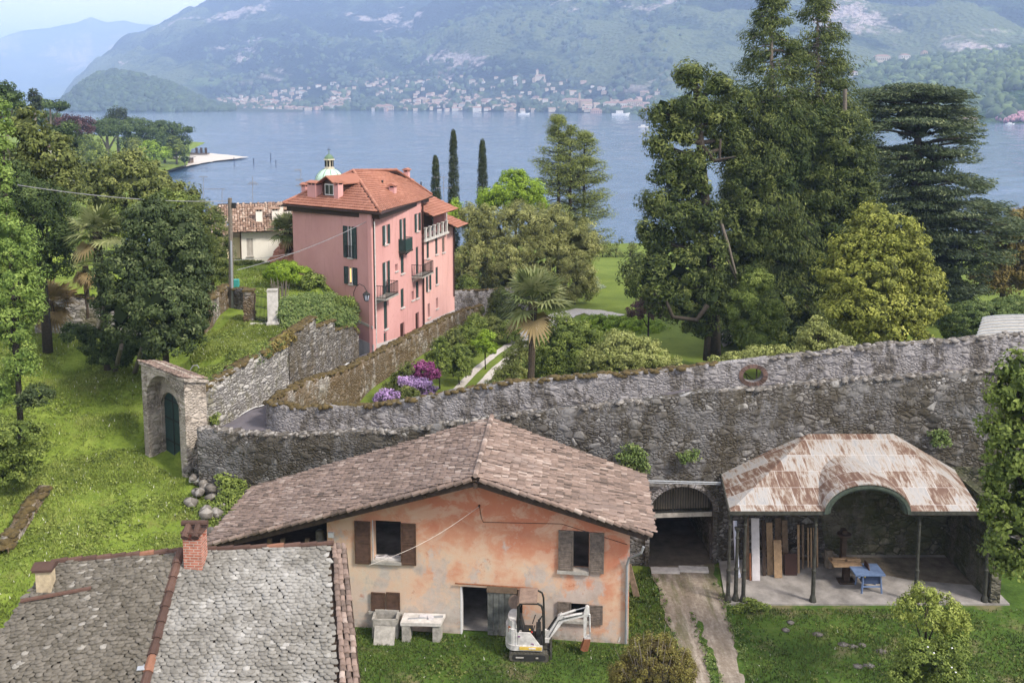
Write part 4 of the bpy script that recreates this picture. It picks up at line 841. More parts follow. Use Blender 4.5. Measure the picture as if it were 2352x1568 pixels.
# ================================================================== arched gateway
A_ = Vector((-19.1, 48.0, 2.5)); B__ = Vector((-16.15, 45.8, 2.5)); sd = (B__ - A_).normalized(); nd = Vector((-sd.y, sd.x, 0)); W_ = (B__ - A_).length
t = empty('arched_gateway', A_, 'plastered gateway with a deep arched niche and tiled top', 'gateway')
zL = gy(325, 833, A_.y).z; zR = gy(425, 873, B__.y).z
def on(u, v, off=0.0):
    p = gplane(u, v, A_ + nd * off, nd); return ((p - A_).dot(sd), p.z)
sl_, sr_ = on(341, 1000)[0], on(414, 1000)[0]; zp = on(372, 864)[1]; cxg = (sl_ + sr_) / 2; rg = (sr_ - sl_) / 2; zs = zp - rg * 1.0
arcg = [(cxg - rg * math.cos(a), zs + rg * 1.0 * math.sin(a)) for a in np.linspace(0, math.pi, 17)]
V, F = plate([(0, 1.8), (sl_, 1.8)] + arcg + [(sr_, 1.8), (W_, 1.8), (W_, zR), (0, zL)], [], (A_.x, A_.y, 0), sd, nd, .75)
ob = bpy.data.meshes.new('front_wall'); ob.from_pydata([Vector(v) - t.location for v in V], [], F); link_mesh(ob, 'front_wall', t, M['gate_plaster'])
dl, dr = on(373, 1000, .75)[0], on(413, 1000, .75)[0]; dzp = on(393, 903, .75)[1]; dr = min(dr, sr_ - .02); dcx = (dl + dr) / 2; dr_ = (dr - dl) / 2; dzs = dzp - dr_ * 1.0
arcd = [(dcx - dr_ * math.cos(a), dzs + dr_ * math.sin(a)) for a in np.linspace(0, math.pi, 13)]
V, F = plate([(0, 1.8), (dl, 1.8)] + arcd + [(dr, 1.8), (W_, 1.8), (W_, zR - .3), (0, zL - .3)], [], (A_.x + nd.x * .752, A_.y + nd.y * .752, 0), sd, nd, .5)
ob = bpy.data.meshes.new('back_wall'); ob.from_pydata([Vector(v) - t.location for v in V], [], F); link_mesh(ob, 'back_wall', t, M['gate_plaster'])
q = MB(); q.prism([A_ + nd * .95 + sd * s_ + Vector((0, 0, z - 2.5)) for s_, z in [(dl, 1.8)] + arcd + [(dr, 1.8)]], nd * .08)
dd = q.build('door', M['green_shutter'], t)
q = MB()
for z in (3.4, 4.6, 5.6): q.beam(A_ + nd * .93 + sd * (dl + .05) + Vector((0, 0, z - 2.5)), A_ + nd * .93 + sd * (dr - .05) + Vector((0, 0, z - 2.62)), .03, .07)
q.beam(A_ + nd * .93 + sd * dcx + Vector((0, 0, -.4)), A_ + nd * .93 + sd * dcx + Vector((0, 0, dzp - 2.6)), .03, .05)
q.build('brace', M['black_iron'], dd)
def tiles(P00, P10, P01, P11, tw, tl, arch=.45, lift=.05, jitter=.03, sag=None, mode='coppi', amax=1.0, bmax=1.0, clip=None, thick=.03):
    """barrel tiles / slabs over a bilinear roof: a runs along the eave, b runs down from ridge to eave"""
    P00, P10, P01, P11 = [np.array(tuple(p)) for p in (P00, P10, P01, P11)]
    La = (np.linalg.norm(P10 - P00) + np.linalg.norm(P11 - P01)) / 2; Lb = (np.linalg.norm(P01 - P00) + np.linalg.norm(P11 - P10)) / 2
    na = max(1, int(La * amax / tw)); nb_ = max(1, int(Lb * bmax / tl)); j, i = np.meshgrid(np.arange(nb_ + 1), np.arange(na), indexing='ij'); i = i.ravel().astype(float); j = j.ravel().astype(float)
    stag = (j % 2) * .5 if mode == 'slab' else 0 * j
    a = (i + .5 + stag + rng.uniform(-.12, .12, i.shape) * (jitter > 0)) * tw / La; bb = (j + rng.uniform(-.09, .09, i.shape) * (jitter > 0)) * tl / Lb
    k = (a < amax) & (a > 0) & (bb < bmax); a, bb = a[k], bb[k]
    Q = lambda a, b_: (P00[None] * ((1 - a) * (1 - b_))[:, None] + P10[None] * (a * (1 - b_))[:, None] + P01[None] * ((1 - a) * b_)[:, None] + P11[None] * (a * b_)[:, None])
    c = Q(a, bb); ea = Q(a + .01, bb) - c; eb = Q(a, bb + .01) - c; ea /= np.linalg.norm(ea, axis=1)[:, None]; eb /= np.linalg.norm(eb, axis=1)[:, None]
    nn = np.cross(ea, eb); nn *= np.sign(nn[:, 2:3]); 
    if sag is not None: c[:, 2] += sag(a, bb)
    if clip is not None: k = clip(c); c, ea, eb, nn, a, bb = c[k], ea[k], eb[k], nn[k], a[k], bb[k]
    n = len(c); w_ = tw * (rng.uniform(.42, .56, n) if mode == 'coppi' else rng.uniform(.46, .66, n)); ln = tl * (rng.uniform(1.15, 1.45, n) if mode == 'coppi' else rng.uniform(1.5, 1.95, n) if jitter > 0 else np.full(n, 1.3)); rot = rng.normal(0, jitter, n)
    if jitter == 0: w_ = np.full(n, tw * .55)
    if mode == 'coppi':
        xs = np.array([-1, -.72, 0, .72, 1]); zs_ = np.array([0, .62, 1, .62, 0]); T = []
        for e_, s_ in ((0, .82), (1, 1.0)): T += [(x * s_, e_, z * s_) for x, z in zip(xs, zs_)]
        T = np.array(T); F_ = [(r, r + 1, r + 6, r + 5) for r in range(4)]; tri = [(5, 6, 7, 8), (5, 8, 9, 9)][:1]
        F_ = F_ + [(5, 6, 8, 9)]; hgt = arch * w_
    else:
        xs = [(-.95, 0), (.95, 0), (1.0, .7), (.8, .9), (.35, 1.0), (-.35, 1.02), (-.8, .9), (-1.0, .7)]
        T = np.array([(x, y, 1) for x, y in xs] + [(x, y, 0) for x, y in xs[2:]]); F_ = None; hgt = thick * (rng.uniform(.7, 1.5, n) if jitter > 0 else np.ones(n))
    X = T[None, :, 0] * w_[:, None] + T[None, :, 1] * (rot * ln)[:, None]; Yl = T[None, :, 1] * ln[:, None] - .25 * tl; Zl = T[None, :, 2] * hgt[:, None] + T[None, :, 1] * (lift * (rng.uniform(.6, 1.6, n) if jitter > 0 else np.ones(n)))[:, None]
    V = c[:, None] + ea[:, None] * X[..., None] + eb[:, None] * Yl[..., None] + nn[:, None] * Zl[..., None]
    m = len(T); off = (np.arange(n) * m)[:, None, None]
    base_t = np.clip(rng.normal(.5, .22, n) + (fbm(c[:, 0] * .9 + c[:, 2], c[:, 1] * .9, 3, 6) - .45) * .6, 0, 1)
    if mode == 'coppi': Fq = (np.array(F_)[None] + off).reshape(-1, 4); return V.reshape(-1, 3), Fq, np.repeat(base_t, 5)
    top = (np.array([[0, 1, 2, 7], [7, 2, 3, 6], [6, 3, 4, 5]])[None] + off).reshape(-1, 4)
    side = (np.array([[2, 8, 9, 3], [3, 9, 10, 4], [4, 10, 11, 5], [5, 11, 12, 6], [6, 12, 13, 7]])[None] + off).reshape(-1, 4)
    return V.reshape(-1, 3), np.concatenate([top, side]), np.concatenate([np.repeat(base_t, 3), np.repeat(base_t, 5)])
zA = Vector((0, 0, 1))
q0, q1 = Vector((A_.x, A_.y, zL + .12)) - sd * .1 - nd * .08, Vector((B__.x, B__.y, zR + .12)) + sd * .15 - nd * .08
q2, q3 = q0 + nd * 1.42 - zA * .36, q1 + nd * 1.42 - zA * .36
V, F, T_ = tiles(q2, q3, q0, q1, .18, .3, .6, .03); part_np('tile_coping', V, F, t, M['coppi'], T_)
q = MB(); q.prism([q0 - zA * .05, q1 - zA * .05, q3 - zA * .05, q2 - zA * .05], (0, 0, -.12)); q.build('coping_bed', M['gate_plaster'], t)
q = MB(); hk = gy(448, 845, 47); q.tube([hk + Vector((-.25, 0, -.1)), hk + Vector((-.1, 0, .12)), hk + Vector((.12, 0, .15)), hk + Vector((.2, 0, 0))], .025); tag(q.build('bent_pipe', M['wire']), 'bent pale pipe end sticking up behind the gateway top', 'pipe')
# ================================================================== shared building helpers
class Plane:
    def __init__(s, a, b_, out):
        s.o = Vector((a[0], a[1], 0)); s.sd = (Vector((b_[0], b_[1], 0)) - s.o); s.L = s.sd.length; s.sd.normalize()
        s.nd = Vector((-s.sd.y, s.sd.x, 0)); 
        if s.nd.dot(Vector(out)) > 0: s.nd = -s.nd          # nd points INTO the building
    def sz(s, u, v, off=0.0):
        p = gplane(u, v, s.o + s.nd * off, s.nd); return ((p - s.o).dot(s.sd), p.z)
    def p(s, a, z, off=0.0): return s.o + s.sd * a + s.nd * off + Vector((0, 0, z))
    @property
    def M(s): return Matrix((s.sd, s.nd, Vector((0, 0, 1)))).transposed()
    def box(s, mb, a0, a1, z0, z1, off0, off1, t=None):
        mb.box(s.p((a0 + a1) / 2, (z0 + z1) / 2, (off0 + off1) / 2), (abs(a1 - a0), abs(off1 - off0), abs(z1 - z0)), M=s.M, t=t)
    def plate(s, name, outer, holes, thick, mat, parent):
        V, F = plate(outer, holes, s.o, s.sd, s.nd, thick); base = wloc(parent)
        me = bpy.data.meshes.new(name); me.from_pydata([Vector(v) - base for v in V], [], F); return link_mesh(me, name, parent, mat)
def rect(a0, a1, z0, z1): return [(a0, z0), (a1, z0), (a1, z1), (a0, z1)]
def shutter(pl, a0, a1, z0, z1, mat, parent, off=-.05, nslat=None, name='shutter', panels=2):
    q = MB(); f = .06; th = .045
    pl.box(q, a0, a0 + f, z0, z1, off - th, off); pl.box(q, a1 - f, a1, z0, z1, off - th, off)
    for zz_ in ([z0, (z0 + z1) / 2 - f / 2, z1 - f] if panels == 2 else [z0, z1 - f]): pl.box(q, a0 + f, a1 - f, zz_, zz_ + f, off - th, off)
    n = nslat or max(5, int((z1 - z0) / .07)); 
    for i in range(n):
        zc_ = z0 + f + (z1 - z0 - 2 * f) * (i + .5) / n; hgt = (z1 - z0 - 2 * f) / n * .78
        q.prism([pl.p(a0 + f, zc_ - hgt / 2, off - th + .005), pl.p(a0 + f, zc_ - hgt / 2 + .008, off - th + .005), pl.p(a0 + f, zc_ + hgt / 2, off - .006), pl.p(a0 + f, zc_ + hgt / 2 - .008, off - .006)], pl.sd * (a1 - a0 - 2 * f))
    return q.build(name, mat, parent)
def roof_poly(name, poly, tw, tl, mat, parent, mode='coppi', lift=.05, thick=.03, deck=None, deck_t=.12, arch=.45, sag=None, jitter=.03):
    P = [Vector(p) for p in poly]; n = (P[1] - P[0]).cross(P[2] - P[0]).normalized(); n = n if n.z > 0 else -n
    down = Vector((0, 0, -1)); down = (down - n * down.dot(n)).normalized(); ev = down.cross(n).normalized()
    o = P[0]; A_ = [(p - o).dot(ev) for p in P]; B_ = [(p - o).dot(down) for p in P]
    a0, a1, b0, b1 = min(A_) - .3, max(A_) + .3, min(B_), max(B_)
    q = lambda a, b_: o + ev * a + down * b_
    V, F, T_ = tiles(q(a0, b0), q(a1, b0), q(a0, b1), q(a1, b1), tw, tl, arch, lift, jitter, sag, mode, clip=lambda c: inpoly(c[:, 0], c[:, 1], [(p.x, p.y) for p in P]), thick=thick)
    if deck is not None:
        d = MB(); d.prism([p - n * .01 for p in P], -n * deck_t); d.build('roof_deck', deck, parent)
    return part_np(name, V, F, parent, mat, T_)
def chimney(name, c, w_, d_, z0, z1, mat, parent, rz=0.0, cap='red_tile', capr=.12, vents=True):
    q = MB(); q.box((c[0], c[1], (z0 + z1) / 2), (w_, d_, z1 - z0), rz); ch = q.build('chimney', mat, parent); base = wloc(parent)
    if vents:
        v_ = MB(); v_.box((c[0], c[1], z1 + .07), (w_ * .86, d_ * .86, .14), rz); v_.build('vent_opening', M['dark_room'], ch)
        v_ = MB(); ca, sa = math.cos(rz), math.sin(rz)
        for dx, dy in ((-1, -1), (1, -1), (1, 1), (-1, 1), (0, -1)): x = dx * w_ * .44; y = dy * d_ * .44; v_.box((c[0] + x * ca - y * sa, c[1] + x * sa + y * ca, z1 + .07), (.08, .08, .141), rz)
        v_.build('vent_post', mat, ch)
    k = MB(); e = capr; ca, sa = math.cos(rz), math.sin(rz); P = lambda x, y, z: Vector((c[0] + x * ca - y * sa, c[1] + x * sa + y * ca, z)); zt = z1 + (.14 if vents else 0); X = w_ / 2 + e; Y = d_ / 2 + e
    k.add([P(-X, -Y, zt), P(X, -Y, zt), P(X, Y, zt), P(-X, Y, zt), P(-X * .95, 0, zt + .2), P(X * .95, 0, zt + .2), P(-X, -Y, zt + .05), P(X, -Y, zt + .05), P(X, Y, zt + .05), P(-X, Y, zt + .05)], [(3, 2, 1, 0), (0, 1, 7, 6), (2, 3, 9, 8), (1, 2, 8, 5, 7), (3, 0, 6, 4, 9), (6, 7, 5, 4), (8, 9, 4, 5)], .5)
    k.build('cap', M[cap], ch); return ch

# ================================================================== orange farmhouse
FR = {'rf': Vector((-1.37, 34.35, 7.05)), 'rb': Vector((-.9, 41.0, 7.05)), 'ebr': gz(1470, 1085, 4.95), 'efr': gz(1490, 1220, 4.95), 'efl': gz(466, 1247, 3.6), 'ebl': gz(583, 1117, 3.6)}
t = empty('farmhouse', (-1.4, 35.6, 0), 'weathered orange plaster farmhouse with brown shutters and a wide old tiled roof', 'farmhouse')
FW = Plane((-7.35, 36.25), (4.52, 34.93), (0, -1, 0))
def zroof(x): return 7.05 - (.322 * (x + 1.37) if x > -1.37 else .32 * (-1.37 - x)) - .3
def fpx(u0, u1, v0, v1): a0, z1 = FW.sz(u0, v0); a1, z0 = FW.sz(u1, v1); return a0, a1, z0, z1
ow1 = fpx(857, 922, 1194, 1290); ow2 = fpx(1315, 1352, 1218, 1312); od = fpx(1059, 1200, 1346, 1470); ow3 = fpx(1290, 1352, 1383, 1425)
od = (od[0], od[1], -.3, od[3])
ztA = zroof(-7.35); ztB = zroof(4.52); aR = (FW.o + FW.sd * 0 - Vector((-1.37, 36.25, 0))); sap = (Vector((-1.37, FW.o.y, 0)) - FW.o).dot(FW.sd)
walls = FW.plate('front_wall', [(0, -.4), (od[0], -.4), (od[0], od[3]), (od[1], od[3]), (od[1], -.4), (FW.L, -.4), (FW.L, ztB), (sap, 6.75), (0, ztA)], [rect(*ow1), rect(*ow2), rect(*ow3)], .4, M['orange_plaster'], t)
sw = Plane((4.52, 34.93), (5.1, 40.9), (1, 0, 0)); sw.plate('side_wall', [(0.003, -.4), (sw.L, -.4), (sw.L, 4.75), (0.003, ztB - .02)], [], .4, M['orange_plaster'], t)
lw_ = Plane((-7.35, 36.25), (-6.9, 41), (-1, 0, 0)); lw_.plate('side_wall', [(.403, -.4), (lw_.L, -.4), (lw_.L, ztA), (.403, ztA)], [], .4, M['orange_plaster'], t)
q = MB(); q.box((-1, 41.15, 2.2), (12, .25, 5.4), .0); q.build('back_wall', M['gate_plaster'], t)
q = MB(); q.quad((-7, 36.4, 2.35), (4.4, 35.4, 2.35), (5, 41, 2.35), (-7, 41, 2.35)); q.quad((-7, 36.4, .08), (4.4, 35.2, .08), (5, 41, .08), (-7, 41, .08)); q.build('floor', M['concrete'], t)
sagf = lambda a, b_: -.10 * np.sin(np.pi * np.clip(b_, 0, 1)) * np.sin(np.pi * a) + (fbm(a * 6, b_ * 5, 3, 3) - .45) * .10
V, F, T_ = tiles(FR['rf'], FR['rb'], FR['efr'], FR['ebr'], .165, .31, .5, .05, .05, sagf); 
# slopes: a runs front to back, b runs from the ridge down to the eave
rr_ = part_np('roof_tiles', V, F, t, M['coppi'], T_)
V, F, T_ = tiles(FR['rf'], FR['rb'], FR['efl'], FR['ebl'], .165, .31, .5, .05, .05, sagf); part_np('roof_tiles', V, F, t, M['coppi'], T_)
q = MB()
for A1, B1, C1, D1 in ((FR['rf'], FR['rb'], FR['ebr'], FR['efr']), (FR['rf'], FR['rb'], FR['ebl'], FR['efl'])):
    dz_ = Vector((0, 0, -.15)); q.prism([A1 + dz_, B1 + dz_, C1 + dz_, D1 + dz_], (0, 0, -.05))
q.build('roof_deck', M['wood_dark'], t)
q = MB(); 
for i in range(26):
    f_ = i / 26; p = FR['rf'].lerp(FR['rb'], f_); p2 = FR['rf'].lerp(FR['rb'], (i + 1.25) / 26); q.tube([p + Vector((0, 0, .03)), p2 + Vector((0, 0, .05))], [.1, .12], 7)
q.build('ridge_tiles', M['coppi'], t)
q = MB()   # verge boards, rafters, purlins
for e_ in ('efr', 'efl'):
    q.beam(FR['rf'] + Vector((0, .14, -.3)), FR[e_] + Vector((0, .14, -.3)), .07, .26)
    for k in range(1, 6):
        p = FR['rf'].lerp(FR[e_], k / 5.6) + Vector((0, .05, -.33)); q.beam(p, p + Vector((.05, 2.2, 0)), .12, .14)
q.beam(FR['rf'] + Vector((0, -.02, -.36)), FR['rf'] + Vector((.1, 1.6, -.36)), .16, .2)
q.build('rafter', M['wood_dark'], t)
q = MB(); # stubs of the verge tiles, front edge
for e_, n_ in (('efr', 22), ('efl', 34)):
    q = MB()
    for k in range(n_):
        p = FR['rf'].lerp(FR[e_], (k + .5) / n_) + Vector((0, -.02, -.06)); p2 = FR['rf'].lerp(FR[e_], (k + 1.45) / n_) + Vector((0, -.02, -.1)); q.tube([p, p2], [.085, .1], 7)
    q.build('verge_tiles', M['coppi'], t)
def wind(u): pass
w_ = MB(); FW.box(w_, ow1[0] - .08, ow1[1] + .02, ow1[2] - .1, ow1[2] + .02, -.12, .3); w1 = w_.build('window', M['grey_stone'], t); w1['label'] = 'large window opening with its brown shutters folded open'
for a in ((815, 853, 1194, 1293), (921, 957, 1199, 1296)): a0, a1, z0_, z1_ = fpx(*a); shutter(FW, a0, a1, z0_, z1_, M['brown_shutter'], w1, nslat=26)
q = MB(); FW.box(q, ow1[0] - .045, ow1[0], ow1[2], ow1[3], -.01, .2); FW.box(q, ow1[0] + .02, ow1[1] - .05, ow1[2] + .02, ow1[2] + .09, .05, .35); q.build('frame', M['pale_stone'], w1)
q = MB()
for i in range(7): c = FW.p(ow1[0] + .1 + random.random() * .8, ow1[2] + .1, .1 + random.random() * .15); q.box(c, (random.uniform(.1, .5), .06, .04), random.uniform(-.5, .5))
q.build('rubble', M['wood_white'], w1)
w_ = MB(); a = fpx(1280, 1352, 1305, 1318); FW.box(w_, a[0], a[1], ow2[2] - .1, ow2[2] + .02, -.12, .3); w2 = w_.build('window', M['grey_stone'], t); w2['label'] = 'upper right window with weathered grey shutters, one half closed'
for a in ((1283, 1317, 1215, 1308), (1354, 1387, 1220, 1315)): a0, a1, z0_, z1_ = fpx(*a); shutter(FW, a0, a1, z0_, z1_, M['grey_shutter'], w2, nslat=20)
w_ = MB(); a = fpx(848, 925, 1400, 1411); FW.box(w_, a[0], a[1], a[2], a[3], -.12, .05); w3 = w_.build('window', M['grey_stone'], t); w3['label'] = 'lower left window with closed brown shutters'
for a in ((853, 886, 1357, 1401), (888, 920, 1357, 1402)): a0, a1, z0_, z1_ = fpx(*a); shutter(FW, a0, a1, z0_, z1_, M['brown_shutter'], w3, nslat=12, panels=1)
w_ = MB(); a = fpx(1283, 1352, 1420, 1430); FW.box(w_, a[0], a[1], a[2], a[3], -.12, .05); w4 = w_.build('window', M['grey_stone'], t); w4['label'] = 'lower right window behind the digger arm with grey shutters ajar'
for a in ((1280, 1312, 1379, 1419), (1354, 1384, 1387, 1432)): a0, a1, z0_, z1_ = fpx(*a); shutter(FW, a0, a1, z0_, z1_, M['grey_shutter'], w4, nslat=10, panels=1, off=-.04)
# sliding barn door
a = fpx(1120, 1187, 1348, 1466); q = MB(); n_ = 5
for i in range(n_): FW.box(q, a[0] + (a[1] - a[0]) * i / n_ + .01, a[0] + (a[1] - a[0]) * (i + 1) / n_ - .01, .12, a[3] - .1, -.11, -.07)
dd = q.build('sliding_door', plain('door_wood', (0.1, 0.105, 0.1), 0.9, 0, 0.7, 4, 0.4), t)
q = MB(); FW.box(q, a[0] - .02, a[1] + .02, a[3] - .14, a[3] + .12, -.13, -.06); q.build('top_rail', M['wood_old'], dd)
r0, z_ = FW.sz(1046, 1336); r1, z2_ = FW.sz(1233, 1347); q = MB(); q.tube([FW.p(r0, z_, -.1), FW.p(r1, z2_ - .02, -.1)], .03); 
for k in (.46, .82): q.tube([FW.p(r0 + (r1 - r0) * k, z_ - .03, -.1), FW.p(r0 + (r1 - r0) * k, z_ - .2, -.1)], .03)
q.build('door_track', M['rust'], t)
q = MB(); FW.box(q, od[0] - .03, od[0] + .03, .0, od[3], -.015, .3); q.build('door_frame', M['white_paint'], t)
q = MB(); g_ = [FW.p(FW.L + .5, 4.35, -.65), FW.p(FW.L + .42, 4.1, -.62), FW.p(FW.L - .02, 3.62, -.15), FW.p(FW.L - .1, 3.3, -.08), FW.p(FW.L - .1, .1, -.08)]; q.tube(g_, .05, 8); q.build('downpipe', M['steel'], t)
q = MB(); q.tube([FR['efr'] + Vector((.07, -.05, -.12)), FR['ebr'] + Vector((.07, 0, -.12))], .07, 8); q.build('gutter', M['steel'], t)
q = MB(); a, z_ = FW.sz(760, 1205); q.box(FW.p(.18, 3.9, -.04), (.22, .12, .2), M=FW.M); q.build('junction_box', M['white_paint'], t)
q = MB(); s_, z_ = FW.sz(1101, 1160); q.tube([FW.p(s_, z_, -.12), FW.p(s_, z_, 0)], .04); s2, z2_ = FW.sz(1110, 1198); s3, z3_ = FW.sz(1475, 1206); q.tube([FW.p(s_, z_, -.02), FW.p(s_ + .08, z_ - .5, -.02), FW.p(s2, z2_, -.02), FW.p(FW.sz(1290, 1202)[0], FW.sz(1290, 1202)[1], -.02), FW.p(FW.L - .1, 4.1, -.02)], .012, 5); q.build('wall_cable', M['wood_dark'], t)
c0 = FW.p(s_, z_, -.12); c1 = gy(848, 1297, 33.0); q = MB(); q.tube([c0.lerp(c1, k / 14) + Vector((0, 0, -.25 * math.sin(math.pi * k / 14))) for k in range(15)], .009, 5); tag(q.build('overhead_wire', M['wire_pale']), 'thin pale wire hanging from the farmhouse gable down to the slate roof', 'wire')
# open loft on the left
q = MB(); y_ = 36.7
for u, v0, v1 in ((620, 1222, 1252), (706, 1190, 1252), (650, 1215, 1255)): p = gy(u, 1252, y_); q.box((p.x, y_, 2.2), (.16, .16, 2.6))
q.beam((-11.9, y_, 3.45), (-7.4, y_, 4.75), .14, .16); q.build('loft_post', M['wood_old'], t)
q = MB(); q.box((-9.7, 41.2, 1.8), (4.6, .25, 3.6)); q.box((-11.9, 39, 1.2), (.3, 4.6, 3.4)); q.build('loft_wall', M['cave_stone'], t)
q = MB(); q.quad((-12, 36.4, 2.2), (-7.36, 36.4, 2.2), (-7.36, 41, 2.2), (-12, 41, 2.2)); q.build('loft_floor', M['wood_dark'], t)
for u, v in ((735, 1245), (766, 1246)): 
    p = gy(u, v, 38); q = MB(); q.lathe((p.x, p.y, 2.2), [(.16, 0), (.19, .3), (.17, 1.0), (.12, 1.05)], 12); tag(q.build('barrel', M['grey_stone']), 'grey drum stored in the dark loft, %s of the two' % ('left' if u < 750 else 'right'), 'drum')

# ================================================================== slate roofed house, lower left
t = empty('slate_roofed_house', (-10, 27, 0), 'stone slab roofed house in the lower left corner with a hipped roof', 'house')
zt_, ze_ = 7.0, 5.2
Aa = gz(415, 1266, zt_); Bb = gz(762, 1250, zt_); Ee = gz(335, 1568, ze_); Ff = gz(782, 1568, ze_); Cc = gz(118, 1292, zt_)
npl = (Ee - Aa).cross(Cc - Aa).normalized(); Xx = gplane(0, 1447, Aa, npl); Gg = Cc + (Xx - Cc) * ((ze_ - zt_) / (Xx.z - zt_))
def ext(a, b_, k): return a + (b_ - a) * k
K_ = 1.75; E2, F2, G2 = ext(Aa, Ee, K_), ext(Bb, Ff, K_), ext(Cc, Gg, K_)
sg = lambda a, b_: (fbm(a * 7, b_ * 7, 3, 4) - .45) * .12
V, F, T_ = tiles(Aa, Bb, E2, F2, .175, .115, .4, .045, .2, sg, 'slab', thick=.028); part_np('slate_slope', V, F, t, M['slate'], T_)
V, F, T_ = tiles(Cc, Aa, G2, E2, .175, .115, .4, .045, .2, sg, 'slab', thick=.035); part_np('slate_slope', V, F, t, M['slate_dark'], T_)
q = MB(); dz_ = Vector((0, 0, -.1)); q.prism([Aa + dz_, Bb + dz_, F2 + dz_, E2 + dz_], (0, 0, -.15)); q.prism([Cc + dz_, Aa + dz_, E2 + dz_, G2 + dz_], (0, 0, -.15)); q.build('roof_deck', M['wood_dark'], t)
def caps(name, a, b_, r, n_, mat, t, lift=.06):
    q = MB()
    for i in range(n_): p = a.lerp(b_, i / n_); p2 = a.lerp(b_, (i + 1.12) / n_); q.tube([p + Vector((0, 0, lift)), p2 + Vector((0, 0, lift + .03))], [r * .85, r], 8, t=(.95 if random.random() < .12 else random.uniform(0, .8)))
    return q.build(name, mat, t)
caps('hip_tiles', Aa, E2, .15, 15, M['ridge_tile'], t, .03); caps('ridge_tiles', Cc, Aa, .1, 9, M['ridge_tile'], t, .02); caps('ridge_tiles', Aa, Bb, .09, 9, M['ridge_tile'], t, .02)
# verge strip of barrel tiles
Bb2 = gz(796, 1250, zt_ - .03); Ff2 = gz(829, 1568, ze_ - .05); F3 = ext(Bb2, Ff2, K_)
V, F, T_ = tiles(Bb, Bb2, F2, F3, .17, .2, .5, .03, .05); part_np('verge_tiles', V, F, t, M['coppi'], T_)
q = MB(); q.prism([Bb + dz_, Bb2 + dz_, F3 + dz_, F2 + dz_], (0, 0, -.12)); q.build('verge_deck', M['wood_dark'], t)
q = MB(); q.prism([Vector((p.x, p.y, 0)) for p in (Cc + Vector((.3, -.3, 0)), Bb2 + Vector((-.25, -.3, 0)), F3 + Vector((-.3, .4, 0)), E2 + Vector((0, .8, 0)), G2 + Vector((.5, .4, 0)))], (0, 0, F2.z - .4)); q.build('wall', M['gate_plaster'], t)
q = MB(); q.prism([Cc + Vector((.3, -.1, -.3)), Aa + Vector((0, -.1, -.3)), Bb2 + Vector((-.25, -.1, -.3)), Vector((Bb2.x - .25, Bb2.y - .1, 2)), Vector((Cc.x + .3, Cc.y - .1, 2))], (0, -.25, 0)); q.build('wall', M['gate_plaster'], t)
# brick chimney with barrel tile hood
p = gz(444, 1322, 6.55); pb = Vector((p.x, p.y + .28, 0)); zb_ = 6.4; ztop = gy(444, 1232, pb.y).z

q = MB(); q.box((pb.x, pb.y, (zb_ + ztop) / 2 - .15), (.56, .5, ztop - zb_ + .3), -.05); chm = q.build('brick_chimney', M['brick'], t); 
q = MB(); [q.box((pb.x + dx, pb.y + dy, ztop + .1), (.1, .1, .25)) for dx, dy in ((-.24, -.2), (.24, -.2), (-.24, .2), (.24, .2))]; q.build('corner_brick', M['brick'], chm)
q = MB(); q.box((pb.x, pb.y, ztop + .24), (.66, .6, .06), -.05); [q.tube([(pb.x + dx, pb.y - .34, ztop + .12), (pb.x + dx * .9, pb.y + .1, ztop + .42)], [.12, .1], 8) for dx in (-.2, .12)]; [q.tube([(pb.x - .4, pb.y + dy, ztop + .42), (pb.x + .4, pb.y + dy, ztop + .42)], .09, 8) for dy in (.05,)]; q.build('tile_hood', M['ridge_tile'], chm)
q = MB(); q.box((pb.x + .12, pb.y - .3, 6.58), (.7, .2, .12), -.05); q.build('flashing', M['gate_plaster'], chm)
p = gplane(99, 1364, Aa, npl); q = MB(); zb9 = gy(99, 1305, p.y + .2).z; q.box((p.x, p.y + .2, (zb9 + 6) / 2), (.42, .4, zb9 - 6), .1); cs = q.build('rendered_chimney', plain('buff', (0.38, 0.31, 0.21), 0.9, 0, 0.35, 5), t)
q = MB(); q.box((p.x, p.y + .2, zb9 + .04), (.56, .54, .07), .1); q.prism([Vector((p.x - .3, p.y - .08, zb9 + .07)), Vector((p.x - .3, p.y + .5, zb9 + .07)), Vector((p.x - .3, p.y + .2, zb9 + .2))], (.6, .05, 0)); q.build('cap', M['ridge_tile'], cs)
q = MB(); p2 = gplane(120, 1378, Aa, npl); q.beam(p2 + Vector((-.8, -.25, .12)), p2 + Vector((1.0, .35, .2)), .12, .06); q.build('metal_strip', M['ridge_tile'], t)
q = MB(); p3_ = gplane(331, 1538, Aa, npl) + Vector((0, 0, .1)); q.box(p3_, (.34, .3, .02), .2); q.build('metal_patch', M['steel'], t)

# ================================================================== pink house
K0 = gz(858, 813, 2.45); 
dR = Vector((.2875, .958, 0)); dL = Vector((-.785, .62, 0))
PR = Plane((K0.x, K0.y), (K0.x + dR.x * 17.3, K0.y + dR.y * 17.3), (1, 0, 0)); PLf = Plane((K0.x, K0.y), (K0.x + dL.x * 8.85, K0.y + dL.y * 8.85), (-.5, -1, 0))
t = empty('pink_house', K0, 'tall salmon pink house with red tiled roof, green shutters and small balconies by the lane', 'house')
Z1 = lambda x, y: ((550 + x / 3.136) * .91875, (400 + y / 3.136) * .91875)
Z3 = lambda x, y: ((620 + x / 4.2) * .91875, (420 + y / 4.2) * .91875)
EK = gy(873.7, 487.6, K0.y - .75); Ze = EK.z; EL = gz(649.5, 468, Ze); ER = gz(992, 448, Ze); Zr = Ze + 2.3; R1 = gz(811.4, 393.5, Zr); R2 = gz(911, 392.5, Zr)
wt = Ze - .12
s1_ = PR.sz(*Z3(1822, 700))[0]
